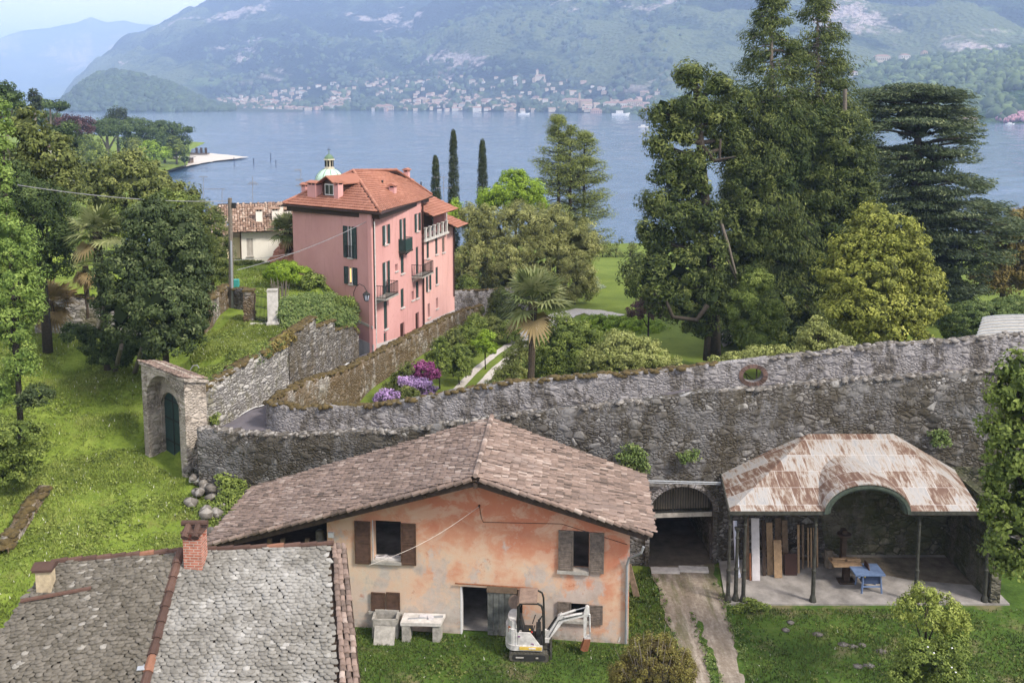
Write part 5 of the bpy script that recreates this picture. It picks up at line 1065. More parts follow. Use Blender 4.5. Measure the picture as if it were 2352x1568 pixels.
def zr(P_, f, x0, x1, y0, y1):
    a0, _ = P_.sz(*f(x0, (y0 + y1) / 2)); a1, _ = P_.sz(*f(x1, (y0 + y1) / 2)); xm = (x0 + x1) / 2
    return a0, a1, P_.sz(*f(xm, y1))[1], P_.sz(*f(xm, y0))[1]
wR = [  # zoom frame, x0, x1, y0, y1, kind
    (Z3, 1430, 1463, 600, 800, 'open'), (Z3, 1607, 1632, 535, 850, 'french'), (Z3, 1764, 1790, 478, 662, 'open'),
    (Z3, 1604, 1637, 903, 1105, 'closed'), (Z3, 1547, 1570, 1008, 1080, 'niche'), (Z3, 1432, 1463, 985, 1320, 'french'),
    (Z3, 1763, 1789, 828, 1112, 'closed'), (Z1, 1417, 1441, 1008, 1155, 'closed'), (Z3, 1763, 1792, 1190, 1365, 'closed'),
    (Z3, 1721, 1740, 1292, 1385, 'niche'), (Z1, 1285, 1312, 1105, 1325, 'closed'), (Z1, 1285, 1308, 1352, 1484, 'door'),
    (Z1, 1413, 1447, 1275, 1428, 'door'), (Z1, 1533, 1561, 1195, 1373, 'door')]
wB = [(Z3, 1875, 1901, 765, 948, 'closed'), (Z3, 1966, 1991, 722, 905, 'closed'), (Z3, 2038, 2064, 733, 885, 'grey'),
    (Z3, 1882, 1903, 1110, 1285, 'open'), (Z3, 1970, 1995, 1040, 1220, 'closed'), (Z1, 1693, 1710, 1080, 1163, 'niche'), (Z1, 1628, 1646, 1125, 1235, 'niche')]
M['pane'] = None
b = NB('pane'); b.p.inputs['Roughness'].default_value = .08; M['pane'] = b.done((0.03, 0.035, 0.04), .08, 0, .6)
b = NB('lit_pane'); em = b.p; em.inputs['Emission Color'].default_value = (1, .62, .22, 1); em.inputs['Emission Strength'].default_value = .9; M['lit_pane'] = b.done((.5, .35, .15), .5)
M['curtain'] = plain('curtain', (.55, .53, .5), .8)
def windows(P_, lst, parent, wallm_):
    holes = []
    for f, x0, x1, y0, y1, kind in lst:
        a0, a1, z0_, z1_ = zr(P_, f, x0, x1, y0, y1); 
        if kind == 'niche': a0, a1 = (a0 + a1) / 2 - .25, (a0 + a1) / 2 + .25
        holes.append(rect(a0, a1, z0_, z1_)); dep = .22
        nm = 'door' if kind == 'door' else 'window'
        if kind == 'door':
            q = MB(); P_.box(q, a0, a1, z0_, z1_, .12, .18); P_.box(q, (a0 + a1) / 2 - .02, (a0 + a1) / 2 + .02, z0_, z1_, .10, .12); w_ = q.build(nm, M['green_shutter'] if f(x0, 0)[0] < 900 and x0 < 1300 else M['pipe_brown'], parent); continue
        q = MB(); P_.box(q, a0 - .08, a1 + .08, z0_ - .09, z0_ - .003, -.1, .1); w_ = q.build(nm, M['pale_stone'], parent)
        if kind in ('closed', 'grey'):
            am = (a0 + a1) / 2; m_ = M['green_shutter'] if kind == 'closed' else M['grey_shutter']
            shutter(P_, a0 + .01, am - .005, z0_ + .01, z1_ - .01, m_, w_, off=.09); shutter(P_, am + .005, a1 - .01, z0_ + .01, z1_ - .01, m_, w_, off=.09)
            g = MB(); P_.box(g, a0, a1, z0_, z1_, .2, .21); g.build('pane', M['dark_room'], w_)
        elif kind == 'niche':
            g = MB(); P_.box(g, a0, a1, z0_, z1_, .24, .26); g.build('pane', M['pane'], w_)
        else:
            g = MB(); P_.box(g, a0, a1, z0_, z1_, .14, .15); g.build('pane', M['pane'], w_)
            g = MB(); fr = min(.13, (a1 - a0) * .16); P_.box(g, a0, a0 + fr, z0_, z1_, .08, .13); P_.box(g, a1 - fr, a1, z0_, z1_, .08, .13); P_.box(g, a0 + fr, a1 - fr, z0_, z0_ + fr, .08, .13); P_.box(g, a0 + fr, a1 - fr, z1_ - fr, z1_, .08, .13); am = (a0 + a1) / 2; P_.box(g, am - .05, am + .05, z0_ + fr, z1_ - fr, .075, .125); g.build('frame', M['white_paint'], w_)
            hw = min(.62, (a1 - a0) / 2 + .05)
            shutter(P_, a0 - .02 - hw, a0 - .02, z0_ - .02, z1_ + .02, M['green_shutter'], w_, off=-.03); shutter(P_, a1 + .02, a1 + .02 + hw, z0_ - .02, z1_ + .02, M['green_shutter'], w_, off=-.03)
    return holes
hs = windows(PR, wR, t, None)
base_pts = [(0, .6), (s1_, .6), (s1_, wt), (0, wt)]
PR.plate('long_wall', base_pts, hs, .3, M['pink_plaster'], t)
# left facade
wL = [(Z3, 1040, 1110, 615, 940, 'open'), (Z3, 1048, 1117, 1042, 1218, 'open')]
hs = windows(PLf, wL, t, None)
PLf.plate('end_wall', [(0.003, .6), (PLf.L, .6), (PLf.L, wt), (0.003, wt)], hs, .3, M['pink_plaster'], t)
a0, a1, z0_, z1_ = zr(PLf, Z3, 1050, 1083, 1048, 1212); q = MB(); PLf.box(q, min(a0, a1) + .06, max(a0, a1), z0_ + .08, z1_ - .05, .12, .135); q.build('lit_pane', M['lit_pane'], t)
a0, a1, z0_, z1_ = zr(PLf, Z3, 1035, 1112, 815, 935); q = MB(); a0, a1 = min(a0, a1), max(a0, a1)
for i in range(7): s_ = a0 + (a1 - a0) * i / 6; PLf.box(q, s_ - .01, s_ + .01, z0_, z1_, -.1, -.08)
PLf.box(q, a0, a1, z1_ - .03, z1_, -.11, -.07); PLf.box(q, a0, a1, z0_, z0_ + .03, -.11, -.07); q.build('window_railing', M['black_iron'], t)
# hidden walls and core so the house is solid from other sides
cb = MB(); c1 = PLf.p(PLf.L, 0, 0); c2 = PR.p(s1_, 0, 0); c3 = c1 + (c2 - K0) * .95; c3.z = 0
cb.prism([Vector((p.x, p.y, 0.6)) for p in (K0 + PR.nd * .32 + PLf.nd * .32, c2 + PR.nd * .32, c3, c1 + PLf.nd * .32)], (0, 0, wt - .6 - .02)); cb.build('inner_walls', M['pale_pink_plaster'], t)
q = MB(); 
for a in np.arange(0, s1_, .6): pass
q.prism([PR.p(-.02, 1.0, -.03), PR.p(s1_ * .98, 1.0, -.03), PR.p(s1_ * .98, LZ([0], [84])[0] + .55, -.03), PR.p(-.02, K0.z + .7, -.03)], PR.nd * .03); q.build('plinth', M['base_render'], t)
q = MB(); q.prism([PLf.p(-.03, 1.2, -.03), PLf.p(2.4, 1.2, -.03), PLf.p(2.4, 4.0, -.03), PLf.p(-.03, 3.7, -.03)], PLf.nd * .03) if False else q.prism([PLf.p(-.03, 1.2, -.03), PLf.p(2.0, 1.2, -.03), PLf.p(2.0, K0.z + 1.0, -.03), PLf.p(-.03, K0.z + .7, -.03)], PLf.nd * .03); q.build('plinth', M['base_render'], t)
q = MB(); q.prism([PLf.p(.0, 4.35, -.06), PLf.p(3.2, 4.95, -.06), PLf.p(3.2, 5.05, -.06), PLf.p(0, 4.55, -.06)], PLf.nd * .06); q.build('string_course', M['base_render'], t)
# roofs
ET = ER + (EL - EK) * .9; 
roof_poly('roof_tiles', [EL, EK, R1], .24, .36, M['red_tile'], t, 'slab', .07, .04, M['pipe_brown'], .15, jitter=.0)
V, F, T_ = tiles(R1, R2, EK, ER, .24, .36, .4, .07, 0, None, 'slab', thick=.04); part_np('roof_tiles', V, F, t, M['red_tile'], T_)
q = MB(); dz_ = Vector((0, 0, -.03)); [q.prism([p + dz_ for p in tr], (0, 0, -.12)) for tr in ((R1, EK, ER), (R1, ER, R2))]; q.build('roof_deck', M['pipe_brown'], t)
q = MB(); q.add([EL, ET, R1, R2, ER], [(0, 1, 3, 2), (1, 4, 3)]); q.build('roof_back', M['red_tile'], t)
q = MB(); q.prism([EL + Vector((0, 0, -.17)), EK + Vector((0, 0, -.17)), ER + Vector((0, 0, -.17)), ET + Vector((0, 0, -.17))], (0, 0, -.05)); cs_ = (EL + EK + ER + ET) / 4; q.prism([p.lerp(cs_, .045) + Vector((0, 0, -.22)) for p in (EL, EK, ER, ET)], (0, 0, -.34)); q.build('soffit', M['pipe_brown'], t)
def cap2(a, b_, n_, r): 
    q = MB()
    for i in range(n_): q.tube([a.lerp(b_, i / n_) + Vector((0, 0, .07)), a.lerp(b_, (i + 1.1) / n_) + Vector((0, 0, .09))], [r * .85, r], 7)
    q.build('ridge_tiles', M['red_tile'], t)
cap2(EK, R1, 24, .12); cap2(R1, R2, 9, .12); cap2(EL, R1, 26, .12); cap2(ER, R2, 16, .1)
q = MB(); q.tube([EL + Vector((-.02, -.04, -.1)), EK + Vector((0, -.08, -.12)), ER + Vector((.05, 0, -.12))], .08, 8); q.build('gutter', M['pipe_brown'], t)
q = MB(); q.tube([PR.p(.18, wt, -.1), PR.p(.18, K0.z + 1.9, -.1)], .06); q.build('downpipe', M['pipe_brown'], t)
q = MB(); q.tube([PR.p(s1_ + .02, wt + .1, -.12), PR.p(s1_ + .02, 2.3, -.12)], .08); q.build('downpipe', M['pipe_brown'], t)
q = MB(); a_ = PLf.sz(*Z3(1335, 700))[0]; q.tube([PLf.p(a_, wt - .6, -.05), PLf.p(a_, 3.3, -.05)], .04); q.build('conduit', M['pale_stone'], t)
def onroof(tri, u, v): n = (tri[1] - tri[0]).cross(tri[2] - tri[0]).normalized(); return gplane(u, v, tri[0], n)
TL_ = (EL, EK, R1); TR_ = (EK, ER, R1)
angL = math.atan2(dL.y, dL.x) + math.pi; angR = math.atan2(dR.y, dR.x)
def rc(tri, x, y0, y1, w_, d_, rz):
    u, v = Z3(x, y1); p = onroof(tri, u, v); p = p + Vector((0, .25, 0)); zt_ = gy(u, Z3(x, y0)[1], p.y).z; chimney('chimney', (p.x, p.y), w_, d_, p.z - .5, max(zt_, p.z + .3), M['pink_plaster'], t, rz)
rc(TL_, 702, 175, 305, .95, .8, angL); rc(TL_, 945, 175, 330, .5, .5, angL); rc(TR_, 1518, 205, 295, .45, .45, angR); rc(TR_, 1692, 150, 240, .42, .42, angR); rc(TR_, 1664, 40, 115, .42, .42, angR); rc(TL_, 598, 195, 262, .45, .45, angL)
for x, y0, y1, m_, r_ in ((1412, 130, 212, 'black_iron', .08), (1636, 222, 268, 'red_tile', .1), (1818, 145, 235, 'black_iron', .06)):
    u, v = Z3(x, y1); p = onroof(TR_, u, v); q = MB(); q.tube([p + Vector((0, 0, -.1)), Vector((p.x, p.y, gy(u, Z3(x, y0)[1], p.y).z))], r_); q.build('flue_pipe', M[m_], t)
u, v = Z3(1452, 180); p = onroof(TR_, u, v); q = MB(); nR = (ER - EK).cross(R1 - EK).normalized(); q.beam(p + nR * .1 - dR * .4, p + nR * .1 + dR * .4, .55, .06, up=nR); q.build('skylight', M['white_paint'], t)
# dormer
u, v = Z3(855, 305); p = onroof(TL_, u, v); dm = Plane((p.x, p.y), (p.x - dL.x, p.y - dL.y), (-.5, -1, 0)); q = MB(); W2 = .75; hh_ = 1.05
q.prism([dm.p(-W2, p.z, 0), dm.p(W2, p.z, 0), dm.p(W2, p.z + hh_, 0), dm.p(0, p.z + hh_ + .45, 0), dm.p(-W2, p.z + hh_, 0)], dm.nd * 2.6); dr_o = q.build('dormer', M['pipe_brown'], t)
q = MB(); dm.box(q, -.45, .55, p.z + .15, p.z + 1.0, -.05, .0); q.build('window_frame', M['white_paint'], dr_o); q = MB(); dm.box(q, -.38, .02, p.z + .22, p.z + .93, -.06, -.045); dm.box(q, .08, .48, p.z + .22, p.z + .93, -.06, -.045); q.build('pane', M['pane'], dr_o)
q = MB(); 
for sgn in (-1, 1): q.prism([dm.p(0, p.z + hh_ + .5, -.35), dm.p(sgn * (W2 + .3), p.z + hh_ - .08, -.35), dm.p(sgn * (W2 + .3), p.z + hh_, -.35), dm.p(0, p.z + hh_ + .6, -.35)], dm.nd * 3.0)
q.build('dormer_roof', M['red_tile'], dr_o)
def balcony(f, x0, x1, y_slab, ytop, depth, mat_slab, parent, green=False, label=None, a01=None):
    a0, z_ = PR.sz(*f(x0, y_slab)); a1 = PR.sz(*f(x1, y_slab))[0]
    if a01: a0, a1 = a01(a0)
    q = MB(); PR.box(q, a0, a1, z_ - .12, z_, -depth, 0); bo = q.build('balcony', mat_slab, parent); 
    if label: bo['label'] = label
    q = MB(); hr = .95; k = 0
    def rail(p, p2, n_):
        for i in range(n_ + 1): c = p.lerp(p2, i / n_); q.beam(c, c + Vector((0, 0, hr)), .03, .03)
        q.beam(p + Vector((0, 0, hr)), p2 + Vector((0, 0, hr)), .05, .04); q.beam(p + Vector((0, 0, .08)), p2 + Vector((0, 0, .08)), .04, .03)
    A1, B1, C1, D1 = PR.p(a0 + .04, z_, 0), PR.p(a0 + .04, z_, -depth + .04), PR.p(a1 - .04, z_, -depth + .04), PR.p(a1 - .04, z_, 0)
    rail(A1, B1, 7); rail(B1, C1, max(6, int((a1 - a0) * 7))); rail(D1, C1, 7)
    if green:
        for p, p2 in ((A1, B1), (B1, C1)): q.prism([p + Vector((0, 0, .1)), p2 + Vector((0, 0, .1)), p2 + Vector((0, 0, hr - .05)), p + Vector((0, 0, hr - .05))], (.01, .01, 0))
    q.build('railing', M['green_shutter'] if green else M['black_iron'], bo)
    q = MB()
    for a in (a0 + .15, a1 - .15): q.prism([PR.p(a, z_ - .12, 0), PR.p(a, z_ - .5, 0), PR.p(a, z_ - .12, -depth * .8)], PR.sd * .12)
    q.build('bracket', mat_slab, bo); return bo
balcony(Z3, 1420, 1500, 1325, 1190, .95, M['grey_stone'], t, False, 'grey stone balcony with iron railing nearest the corner', lambda a: (.25, 2.6))
am = PR.sz(*Z3(1776, 1110))[0]; balcony(Z3, 1776, 1800, 1112, 1005, .95, M['grey_stone'], t, False, 'grey stone balcony beside the downpipe', lambda a: (am - 1.2, am + 1.3))
am = PR.sz(*Z3(1620, 850))[0]; balcony(Z3, 1620, 1650, 862, 740, .6, M['dark_iron'], t, True, 'narrow green screened balcony with flower pots', lambda a: (am - .75, am + .75))
# second, lower block along the lane
s2_ = PR.L; zc2 = PR.sz(*Z3(1880, 735))[1]; zc3 = PR.sz(*Z3(2120, 600))[1]; s3_ = PR.sz(*Z3(2066, 700))[0]
hs = windows(PR, wB, t, None)
PR.plate('lower_wall', [(s1_ + .003, .3), (s2_, .3), (s2_, zc3), (s3_, zc3), (s3_, zc2), (s1_ + .003, zc2)], hs, .3, M['pale_pink_plaster'], t)
q = MB(); q.prism([PR.p(s1_, .3, .32), PR.p(s2_, .3, .32), PR.p(s2_, .3, 7), PR.p(s1_, .3, 7)], (0, 0, zc2 - .6)); q.build('inner_walls', M['pale_pink_plaster'], t)
q = MB(); PR.box(q, s1_, s3_ + .2, zc2 - .16, zc2, -.35, .3); q.build('loggia_slab', M['pale_stone'], t)
q = MB(); 
for i in range(6): a = s1_ + .35 + (s3_ - s1_ - .5) * i / 5; PR.box(q, a - .09, a + .12, zc2, zc2 + .95, -.3, -.14); PR.box(q, a - .14, a + .17, zc2 + .9, zc2 + 1.0, -.34, -.1)
q.build('baluster', M['pale_stone'], t)
q = MB(); PR.box(q, s1_, s3_ + .1, zc2, zc2 + 2.2, 1.2, 1.4); q.build('loggia_wall', M['wood_dark'], t)
q = MB(); PR.box(q, s3_ - .15, s3_ + .25, zc2, zc2 + 1.9, -.05, 1.0); q.build('loggia_pier', M['pink_plaster'], t)
ra, rb_, rc_, rd = [Z3(*k) for k in ((1850, 545), (1905, 492), (2112, 408), (1915, 322))]
Zl = zc2 + 2.0; e0, e1 = PR.p(s1_ + .1, Zl, -.9), PR.p(s3_ + .6, Zl, -.9); f0, f1 = PR.p(s1_ + .1, Zl + 1.5, 2.6), PR.p(s3_ + .6, Zl + 1.5, 2.6)
roof_poly('lower_roof_tiles', [e0, e1, f1, f0], .24, .36, M['red_tile'], t, 'slab', .06, .04, M['pipe_brown'], .14, jitter=0.0)
e0, e1 = PR.p(s3_ + .3, zc3 + .02, -.8), PR.p(s2_ + .7, zc3 + .02, -.8); f0, f1 = PR.p(s3_ + .3, zc3 + 1.35, 2.6), PR.p(s2_ + .7, zc3 + 1.35, 2.6)
roof_poly('lower_roof_tiles', [e0, e1, f1, f0], .24, .36, M['red_tile'], t, 'slab', .06, .04, M['pipe_brown'], .14, jitter=0.0)
q = MB(); q.tube([PR.p(s2_ - .35, zc3, -.1), PR.p(s2_ - .35, 3.4, -.1)], .06); q.build('downpipe', M['pipe_brown'], t)
chimney('chimney', PR.p(s3_ + .9, 0, .4)[:2], .45, .45, zc3 + .3, zc3 + 1.3, M['pale_stone'], t, angR)
q = MB(); q.prism([PR.p(s1_, .6, -.03), PR.p(s2_, .6, -.03), PR.p(s2_, 2.1, -.03), PR.p(s1_, 2.55, -.03)], PR.nd * .03); q.build('plinth', M['base_render'], t)
# street lantern on a curved bracket from the end wall
t2 = empty('wall_lantern', PLf.p(1.3, 7, -.3), 'black street lantern on a curved iron bracket at the pink house corner', 'lantern')
aa, z_ = PLf.sz(*Z3(1118, 1340)); za = PLf.sz(*Z3(1118, 1265))[1]; q = MB(); lc = gy(*Z3(1243, 1300), K0.y - .6)
p0 = PLf.p(aa, z_ - .6, -.05); p1 = PLf.p(aa, za - .3, -.08); q.tube([p0, p1, p1.lerp(lc, .2) + Vector((0, 0, .45)), p1.lerp(lc, .5) + Vector((0, 0, .62)), p1.lerp(lc, .85) + Vector((0, 0, .4)), lc + Vector((0, 0, .1))], .025, 6); q.build('bracket', M['black_iron'], t2)
def lantern(c, s, parent):
    q = MB(); q.lathe(c, [(.02 * s, 0), (.05 * s, -.05 * s), (.24 * s, -.2 * s), (.25 * s, -.24 * s)], 6); q.lathe(c, [(.08 * s, -.68 * s), (.15 * s, -.62 * s), (.02, -.6 * s)], 6)
    for k in range(6): a = math.pi * k / 3; q.beam((c[0] + .22 * s * math.cos(a), c[1] + .22 * s * math.sin(a), c[2] - .24 * s), (c[0] + .12 * s * math.cos(a), c[1] + .12 * s * math.sin(a), c[2] - .64 * s), .03 * s, .03 * s)
    q.build('lamp_frame', M['black_iron'], parent); q = MB(); q.lathe(c, [(.2 * s, -.24 * s), (.11 * s, -.62 * s)], 6); q.build('lamp_glass', M['pvc'], parent)
lantern(lc + Vector((0, 0, .08)), 1.15, t2)
t2 = empty('street_lamp', gz(1063, 690, 1.3), 'black lamp post with glass lantern beyond the end wall near the bamboo', 'street lamp'); bp_ = gz(1063, 690, 1.3); q = MB(); zt_ = gy(1063, 628, bp_.y).z; q.lathe(bp_, [(.12, 0), (.09, .4), (.05, .5), (.04, zt_ - bp_.z - .5)], 8); q.build('post', M['black_iron'], t2); lantern(Vector((bp_.x, bp_.y, zt_ + .25)), 1.2, t2)
# flower pots
M['pot'] = plain('pot', (0.3, 0.13, 0.07), .8)
def pot(c, s, label):
    t2 = empty('flower_pot', c, label, 'flower pot'); q = MB(); q.lathe(c, [(.1 * s, 0), (.15 * s, .2 * s), (.17 * s, .2 * s)], 10); q.build('pot', M['pot'], t2); return t2
# ================================================================== white house behind the palm
t = empty('white_house', gz(600, 605, 7.2), 'low white house with an old brown tiled roof behind the wooden pole', 'house')
WA = gz(553, 604, 7.2); WP = Plane((WA.x, WA.y), (WA.x + 9.0, WA.y + 2.6), (0, -1, 0)); ez = gy(556, 530, WA.y).z
a = WP.sz(566, 548); b2 = WP.sz(582, 588)
WP.plate('wall', [(0, 5.5), (WP.L, 5.5), (WP.L, ez), (0, ez)], [rect(a[0], b2[0], b2[1], a[1])], .3, M['white_plaster'], t)
q = MB(); WP.box(q, a[0] - .06, b2[0] + .06, b2[1] - .1, b2[1] - .003, -.1, .1); w_ = q.build('window', M['grey_stone'], t); shutter(WP, a[0], (a[0] + b2[0]) / 2, b2[1], a[1], M['taupe_shutter'], w_, off=.06); shutter(WP, (a[0] + b2[0]) / 2, b2[0], b2[1], a[1], M['taupe_shutter'], w_, off=.06)
q = MB(); q.prism([WP.p(.003, 5.5, .31), WP.p(WP.L, 5.5, .31), WP.p(WP.L, 5.5, 7), WP.p(.003, 5.5, 7)], (0, 0, ez - 5.6)); q.build('inner_walls', M['cream_plaster'], t)
q = MB(); q.prism([WP.p(-1.9, 5.5, .8), WP.p(-.003, 5.5, .8), WP.p(-.003, 5.5, 6), WP.p(-1.9, 5.5, 6)], (0, 0, ez - 6.2)); q.build('cream_wing', M['cream_plaster'], t)
rz_ = gy(590, 466, WA.y + 4.6).z
roof_poly('roof_tiles', [WP.p(-.5, ez, -.5), WP.p(WP.L + .5, ez, -.5), WP.p(WP.L + .5, rz_, 4.4), WP.p(-1.8, rz_, 4.4)], .22, .36, M['coppi_far'], t, 'coppi', .06, deck=M['wood_dark'])
roof_poly('roof_tiles', [WP.p(-2.4, ez - .5, .3), WP.p(-.5, ez - .1, -.4), WP.p(-1.8, rz_, 4.4), WP.p(-2.6, rz_ - .6, 4.4)], .22, .36, M['coppi_far'], t, 'coppi', .06)
q = MB(); q.prism([WP.p(-1.8, rz_, 4.4), WP.p(WP.L + .5, rz_, 4.4), WP.p(WP.L + .5, ez, 9), WP.p(-1.8, ez, 9)], (0, 0, -.1)); q.build('roof_back', M['coppi_far'], t)
q = MB(); q.tube([WP.p(-.5, ez - .02, -.55), WP.p(WP.L, ez - .02, -.55)], .07); q.tube([WP.p(.05, ez, -.08), WP.p(.05, 7.2, -.08)], .05); q.build('gutter', M['pipe_brown'], t)
for x, y0, y1, w__ in ((302, 400, 488, .55), (428, 395, 478, .55), (473, 365, 470, .4), (522, 400, 455, .75)):
    u, v = Z1(x, y1); n_ = (WP.p(5, ez, -.5) - WP.p(0, ez, -.5)).cross(WP.p(0, rz_, 4.4) - WP.p(0, ez, -.5)).normalized(); p = gplane(u, v, WP.p(0, ez, -.5), n_); zt_ = gy(u, Z1(x, y0)[1], p.y + .2).z
    chimney('chimney', (p.x, p.y + .25), w__, .45, p.z - .4, zt_, M['white_plaster'], t, math.atan2(WP.sd.y, WP.sd.x), 'coppi_far', .14)
t = empty('lean_to_roof', gz(640, 590, 7.4), 'small sloping red tiled roof between the palm and the pink house', 'lean-to')
a_, b_, c_, d_ = gy(617, 600, 76.5), gy(685, 592, 75.0), gy(685, 552, 77.5), gy(662, 556, 78.5)
roof_poly('roof_tiles', [a_, b_, Vector((b_.x, b_.y + 2.2, b_.z + 1.6)), Vector((a_.x + 1.6, a_.y + 2.2, b_.z + 1.6))], .22, .34, M['red_tile'], t, 'slab', .06, .04, M['wood_dark'])
q = MB(); q.prism([Vector((a_.x + .4, a_.y + .4, 6)), Vector((b_.x, b_.y + .4, 6)), Vector((b_.x, b_.y + 2.2, 6)), Vector((a_.x + 1.4, a_.y + 2.2, 6))], (0, 0, b_.z - 6.1)); q.build('wall', M['white_plaster'], t)

# ================================================================== domed church by the water
dy_ = 113; dc = gy(757, 412, dy_); rD = 33 / ppm(dy_, 12); t = empty('domed_church', (dc.x, dc.y, 1), 'small church with a pale green copper dome and lantern behind the pink house', 'church')
zs_ = gy(757, 418, dy_).z; zl = gy(757, 386, dy_).z; q = MB(); q.lathe((dc.x, dc.y, 0), [(rD * 1.0, 0.5), (rD * 1.0, zs_ - .4), (rD * 1.08, zs_ - .4), (rD * 1.08, zs_)], 16); q.build('drum', M['cream_stone'], t)
q = MB(); hD = zl - zs_; q.lathe((dc.x, dc.y, zs_), [(rD * math.cos(a), hD * math.sin(a)) for a in np.linspace(0, 1.42, 9)], 20); q.build('dome', M['copper_green'], t, True)
q = MB()
for k in range(10):
    an = 2 * math.pi * k / 10; q.tube([(dc.x + (rD + .02) * math.cos(a) * math.cos(an), dc.y + (rD + .02) * math.cos(a) * math.sin(an), zs_ + hD * math.sin(a)) for a in np.linspace(0, 1.42, 9)], .035, 5)
q.build('dome_rib', M['copper_dark'], t)
zl2 = gy(757, 366, dy_).z; q = MB(); q.lathe((dc.x, dc.y, zl - .1), [(.62, 0), (.62, .15), (.5, .15), (.5, zl2 - zl), (.66, zl2 - zl), (.66, zl2 - zl + .15)], 8); lt = q.build('lantern', M['cream_stone'], t)
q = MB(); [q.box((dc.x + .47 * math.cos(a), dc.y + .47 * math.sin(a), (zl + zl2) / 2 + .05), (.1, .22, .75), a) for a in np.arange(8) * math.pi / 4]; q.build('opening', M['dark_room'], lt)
q = MB(); q.lathe((dc.x, dc.y, zl2 + .05), [(.58, 0), (.5, .25), (.3, .45), (.08, .55), (.04, .8), (.09, .88), (.02, .98)], 12); q.build('cap', M['copper_dark'], t)
ztp = gy(757, 344, dy_).z; q = MB(); q.beam((dc.x, dc.y, zl2 + 1), (dc.x, dc.y, ztp + .3), .05, .05); q.beam((dc.x - .25, dc.y, ztp), (dc.x + .25, dc.y, ztp), .05, .05); q.build('cross', M['black_iron'], t)
# aerials
def aerial(u, vt, vb, y, label, arms):
    a = gy(u, vb, y); b_ = gy(u, vt, y); t = empty('tv_aerial', a, label, 'aerial'); q = MB(); q.tube([a, b_], .025, 5); q.build('mast', M['wire'], t); q = MB()
    for z, L_, dx in arms:
        c = b_ + Vector((0, 0, -z)); q.beam(c + Vector((-L_ * (.5 + dx), 0, 0)), c + Vector((L_ * (.5 - dx), 0, 0)), .03, .03)
        for k in range(5): p = c + Vector((-L_ * (.5 + dx) + L_ * k / 4, 0, 0)); q.beam(p + Vector((0, -.25, 0)), p + Vector((0, .25, 0)), .02, .02); q.beam(p + Vector((0, 0, -.12)), p + Vector((0, 0, .12)), .02, .02)
    q.build('antenna', M['wire'], t)
aerial(467, 405, 460, 92, 'thin aerial standing leftmost against the lake', [(.05, .7, 0)])
aerial(510, 433, 470, 88, 'aerial with a long crossbar just left of the wooden pole', [(.05, 1.9, .4)])
aerial(580, 405, 466, 90, 'star shaped aerial above the brown tiled roof', [(.6, .6, 0), (.75, .9, 0)])
aerial(691, 388, 440, 80, 'tall aerial with a small dish at the left roof edge of the pink house', [(.1, .5, .5), (.9, .5, .3), (1.4, .4, .5)])
aerial(1019, 405, 470, 90, 'aerial with two white crossbars between the cypresses', [(.1, 1.3, .2), (1.1, 1.4, 0)])

# ================================================================== pole and wires
pb_ = gz(531, 709, 6.9); pt_ = gy(528, 455, pb_.y); t = empty('utility_pole', pb_, 'tall weathered wooden pole standing beside the iron gate', 'pole')
q = MB(); q.tube([pb_, (pb_ + pt_) / 2 + Vector((.03, 0, 0)), pt_], [.17, .15, .13], 12); q.build('pole', M['bark_pale'], t)
q = MB(); q.tube([pb_ + Vector((.12, -.14, 0)), pb_.lerp(pt_, .62) + Vector((.08, -.14, 0))], .07, 8); q.build('metal_conduit', M['steel'], t)
q = MB(); q.box(pt_ + Vector((.25, 0, -.5)), (.25, .2, .35)); q.beam(pt_ + Vector((-.2, 0, -.4)), pt_ + Vector((.4, 0, -.4)), .06, .06); q.build('bracket', M['black_iron'], t)
def wire(a, b_, sag_, r, label):
    q = MB(); q.tube([a.lerp(b_, k / 24) - Vector((0, 0, sag_ * 4 * (k / 24) * (1 - k / 24))) for k in range(25)], r, 5); tag(q.build('overhead_wire', M['wire']), label, 'wire')
wire(gy(40, 425, 50), pt_ + Vector((-.1, 0, -.2)), .3, .024, 'pale wire running from the left trees to the wooden pole')
wire(pt_ + Vector((.3, 0, -4.9)) , gy(*Z3(1240, 565), K0.y + .3), .3, .024, 'wire sagging from the wooden pole to the pink house corner')
wire(gy(531, 598, pb_.y), gy(*Z3(540, 880), 72), .1, .02, 'thin low wire from the wooden pole past the small palm')
wire(gy(100, 248, 120), gy(0, 232, 90), .3, .03, 'thin wire high at the far left edge') if False else None
bx_ = gz(541, 660, 7.2); q = MB(); q.box(bx_ + Vector((0, 0, .3)), (.5, .4, .6)); tag(q.build('garden_bin', plain('teal', (0.05, 0.3, 0.28), .5)), 'small teal bin behind the wooden pole', 'bin')

# ================================================================== rusty roofed shelter
t = empty('open_shelter', (14.5, 40, 0), 'open shelter with a rusty sheet metal hipped roof and an arched dormer', 'shelter')
ze = 4.2; LF = gz(1672, 1168, ze); RF_ = gz(2262, 1181, ze); y0 = (LF.y + RF_.y) / 2; LF.y = RF_.y = y0; yb = 42.15; TLp = gy(1857, 994, yb - .1); TRp = gy(2052, 998, yb - .1); zt_ = (TLp.z + TRp.z) / 2; TLp.z = TRp.z = zt_
LB = Vector((LF.x + .55, yb - .1, ze + .05)); RB = Vector((RF_.x + .9, yb - .1, ze + .05)); k = (zt_ - ze) / (TLp.y - y0)
xl, xr = gy(1893, 1175, y0).x, gy(2092, 1179, y0).x; zpk = gy(1992, 1110, y0).z; prof = [((xl + xr) / 2 - (xr - xl) / 2 * math.cos(a), ze + (zpk - ze) * math.sin(a)) for a in np.linspace(0, math.pi, 21)]
no = [(x, y0 + (z - ze) / k) for x, z in prof]
outl = [(LF.x, y0)] + no + [(RF_.x, y0), (TRp.x, TRp.y), (TLp.x, TLp.y)]
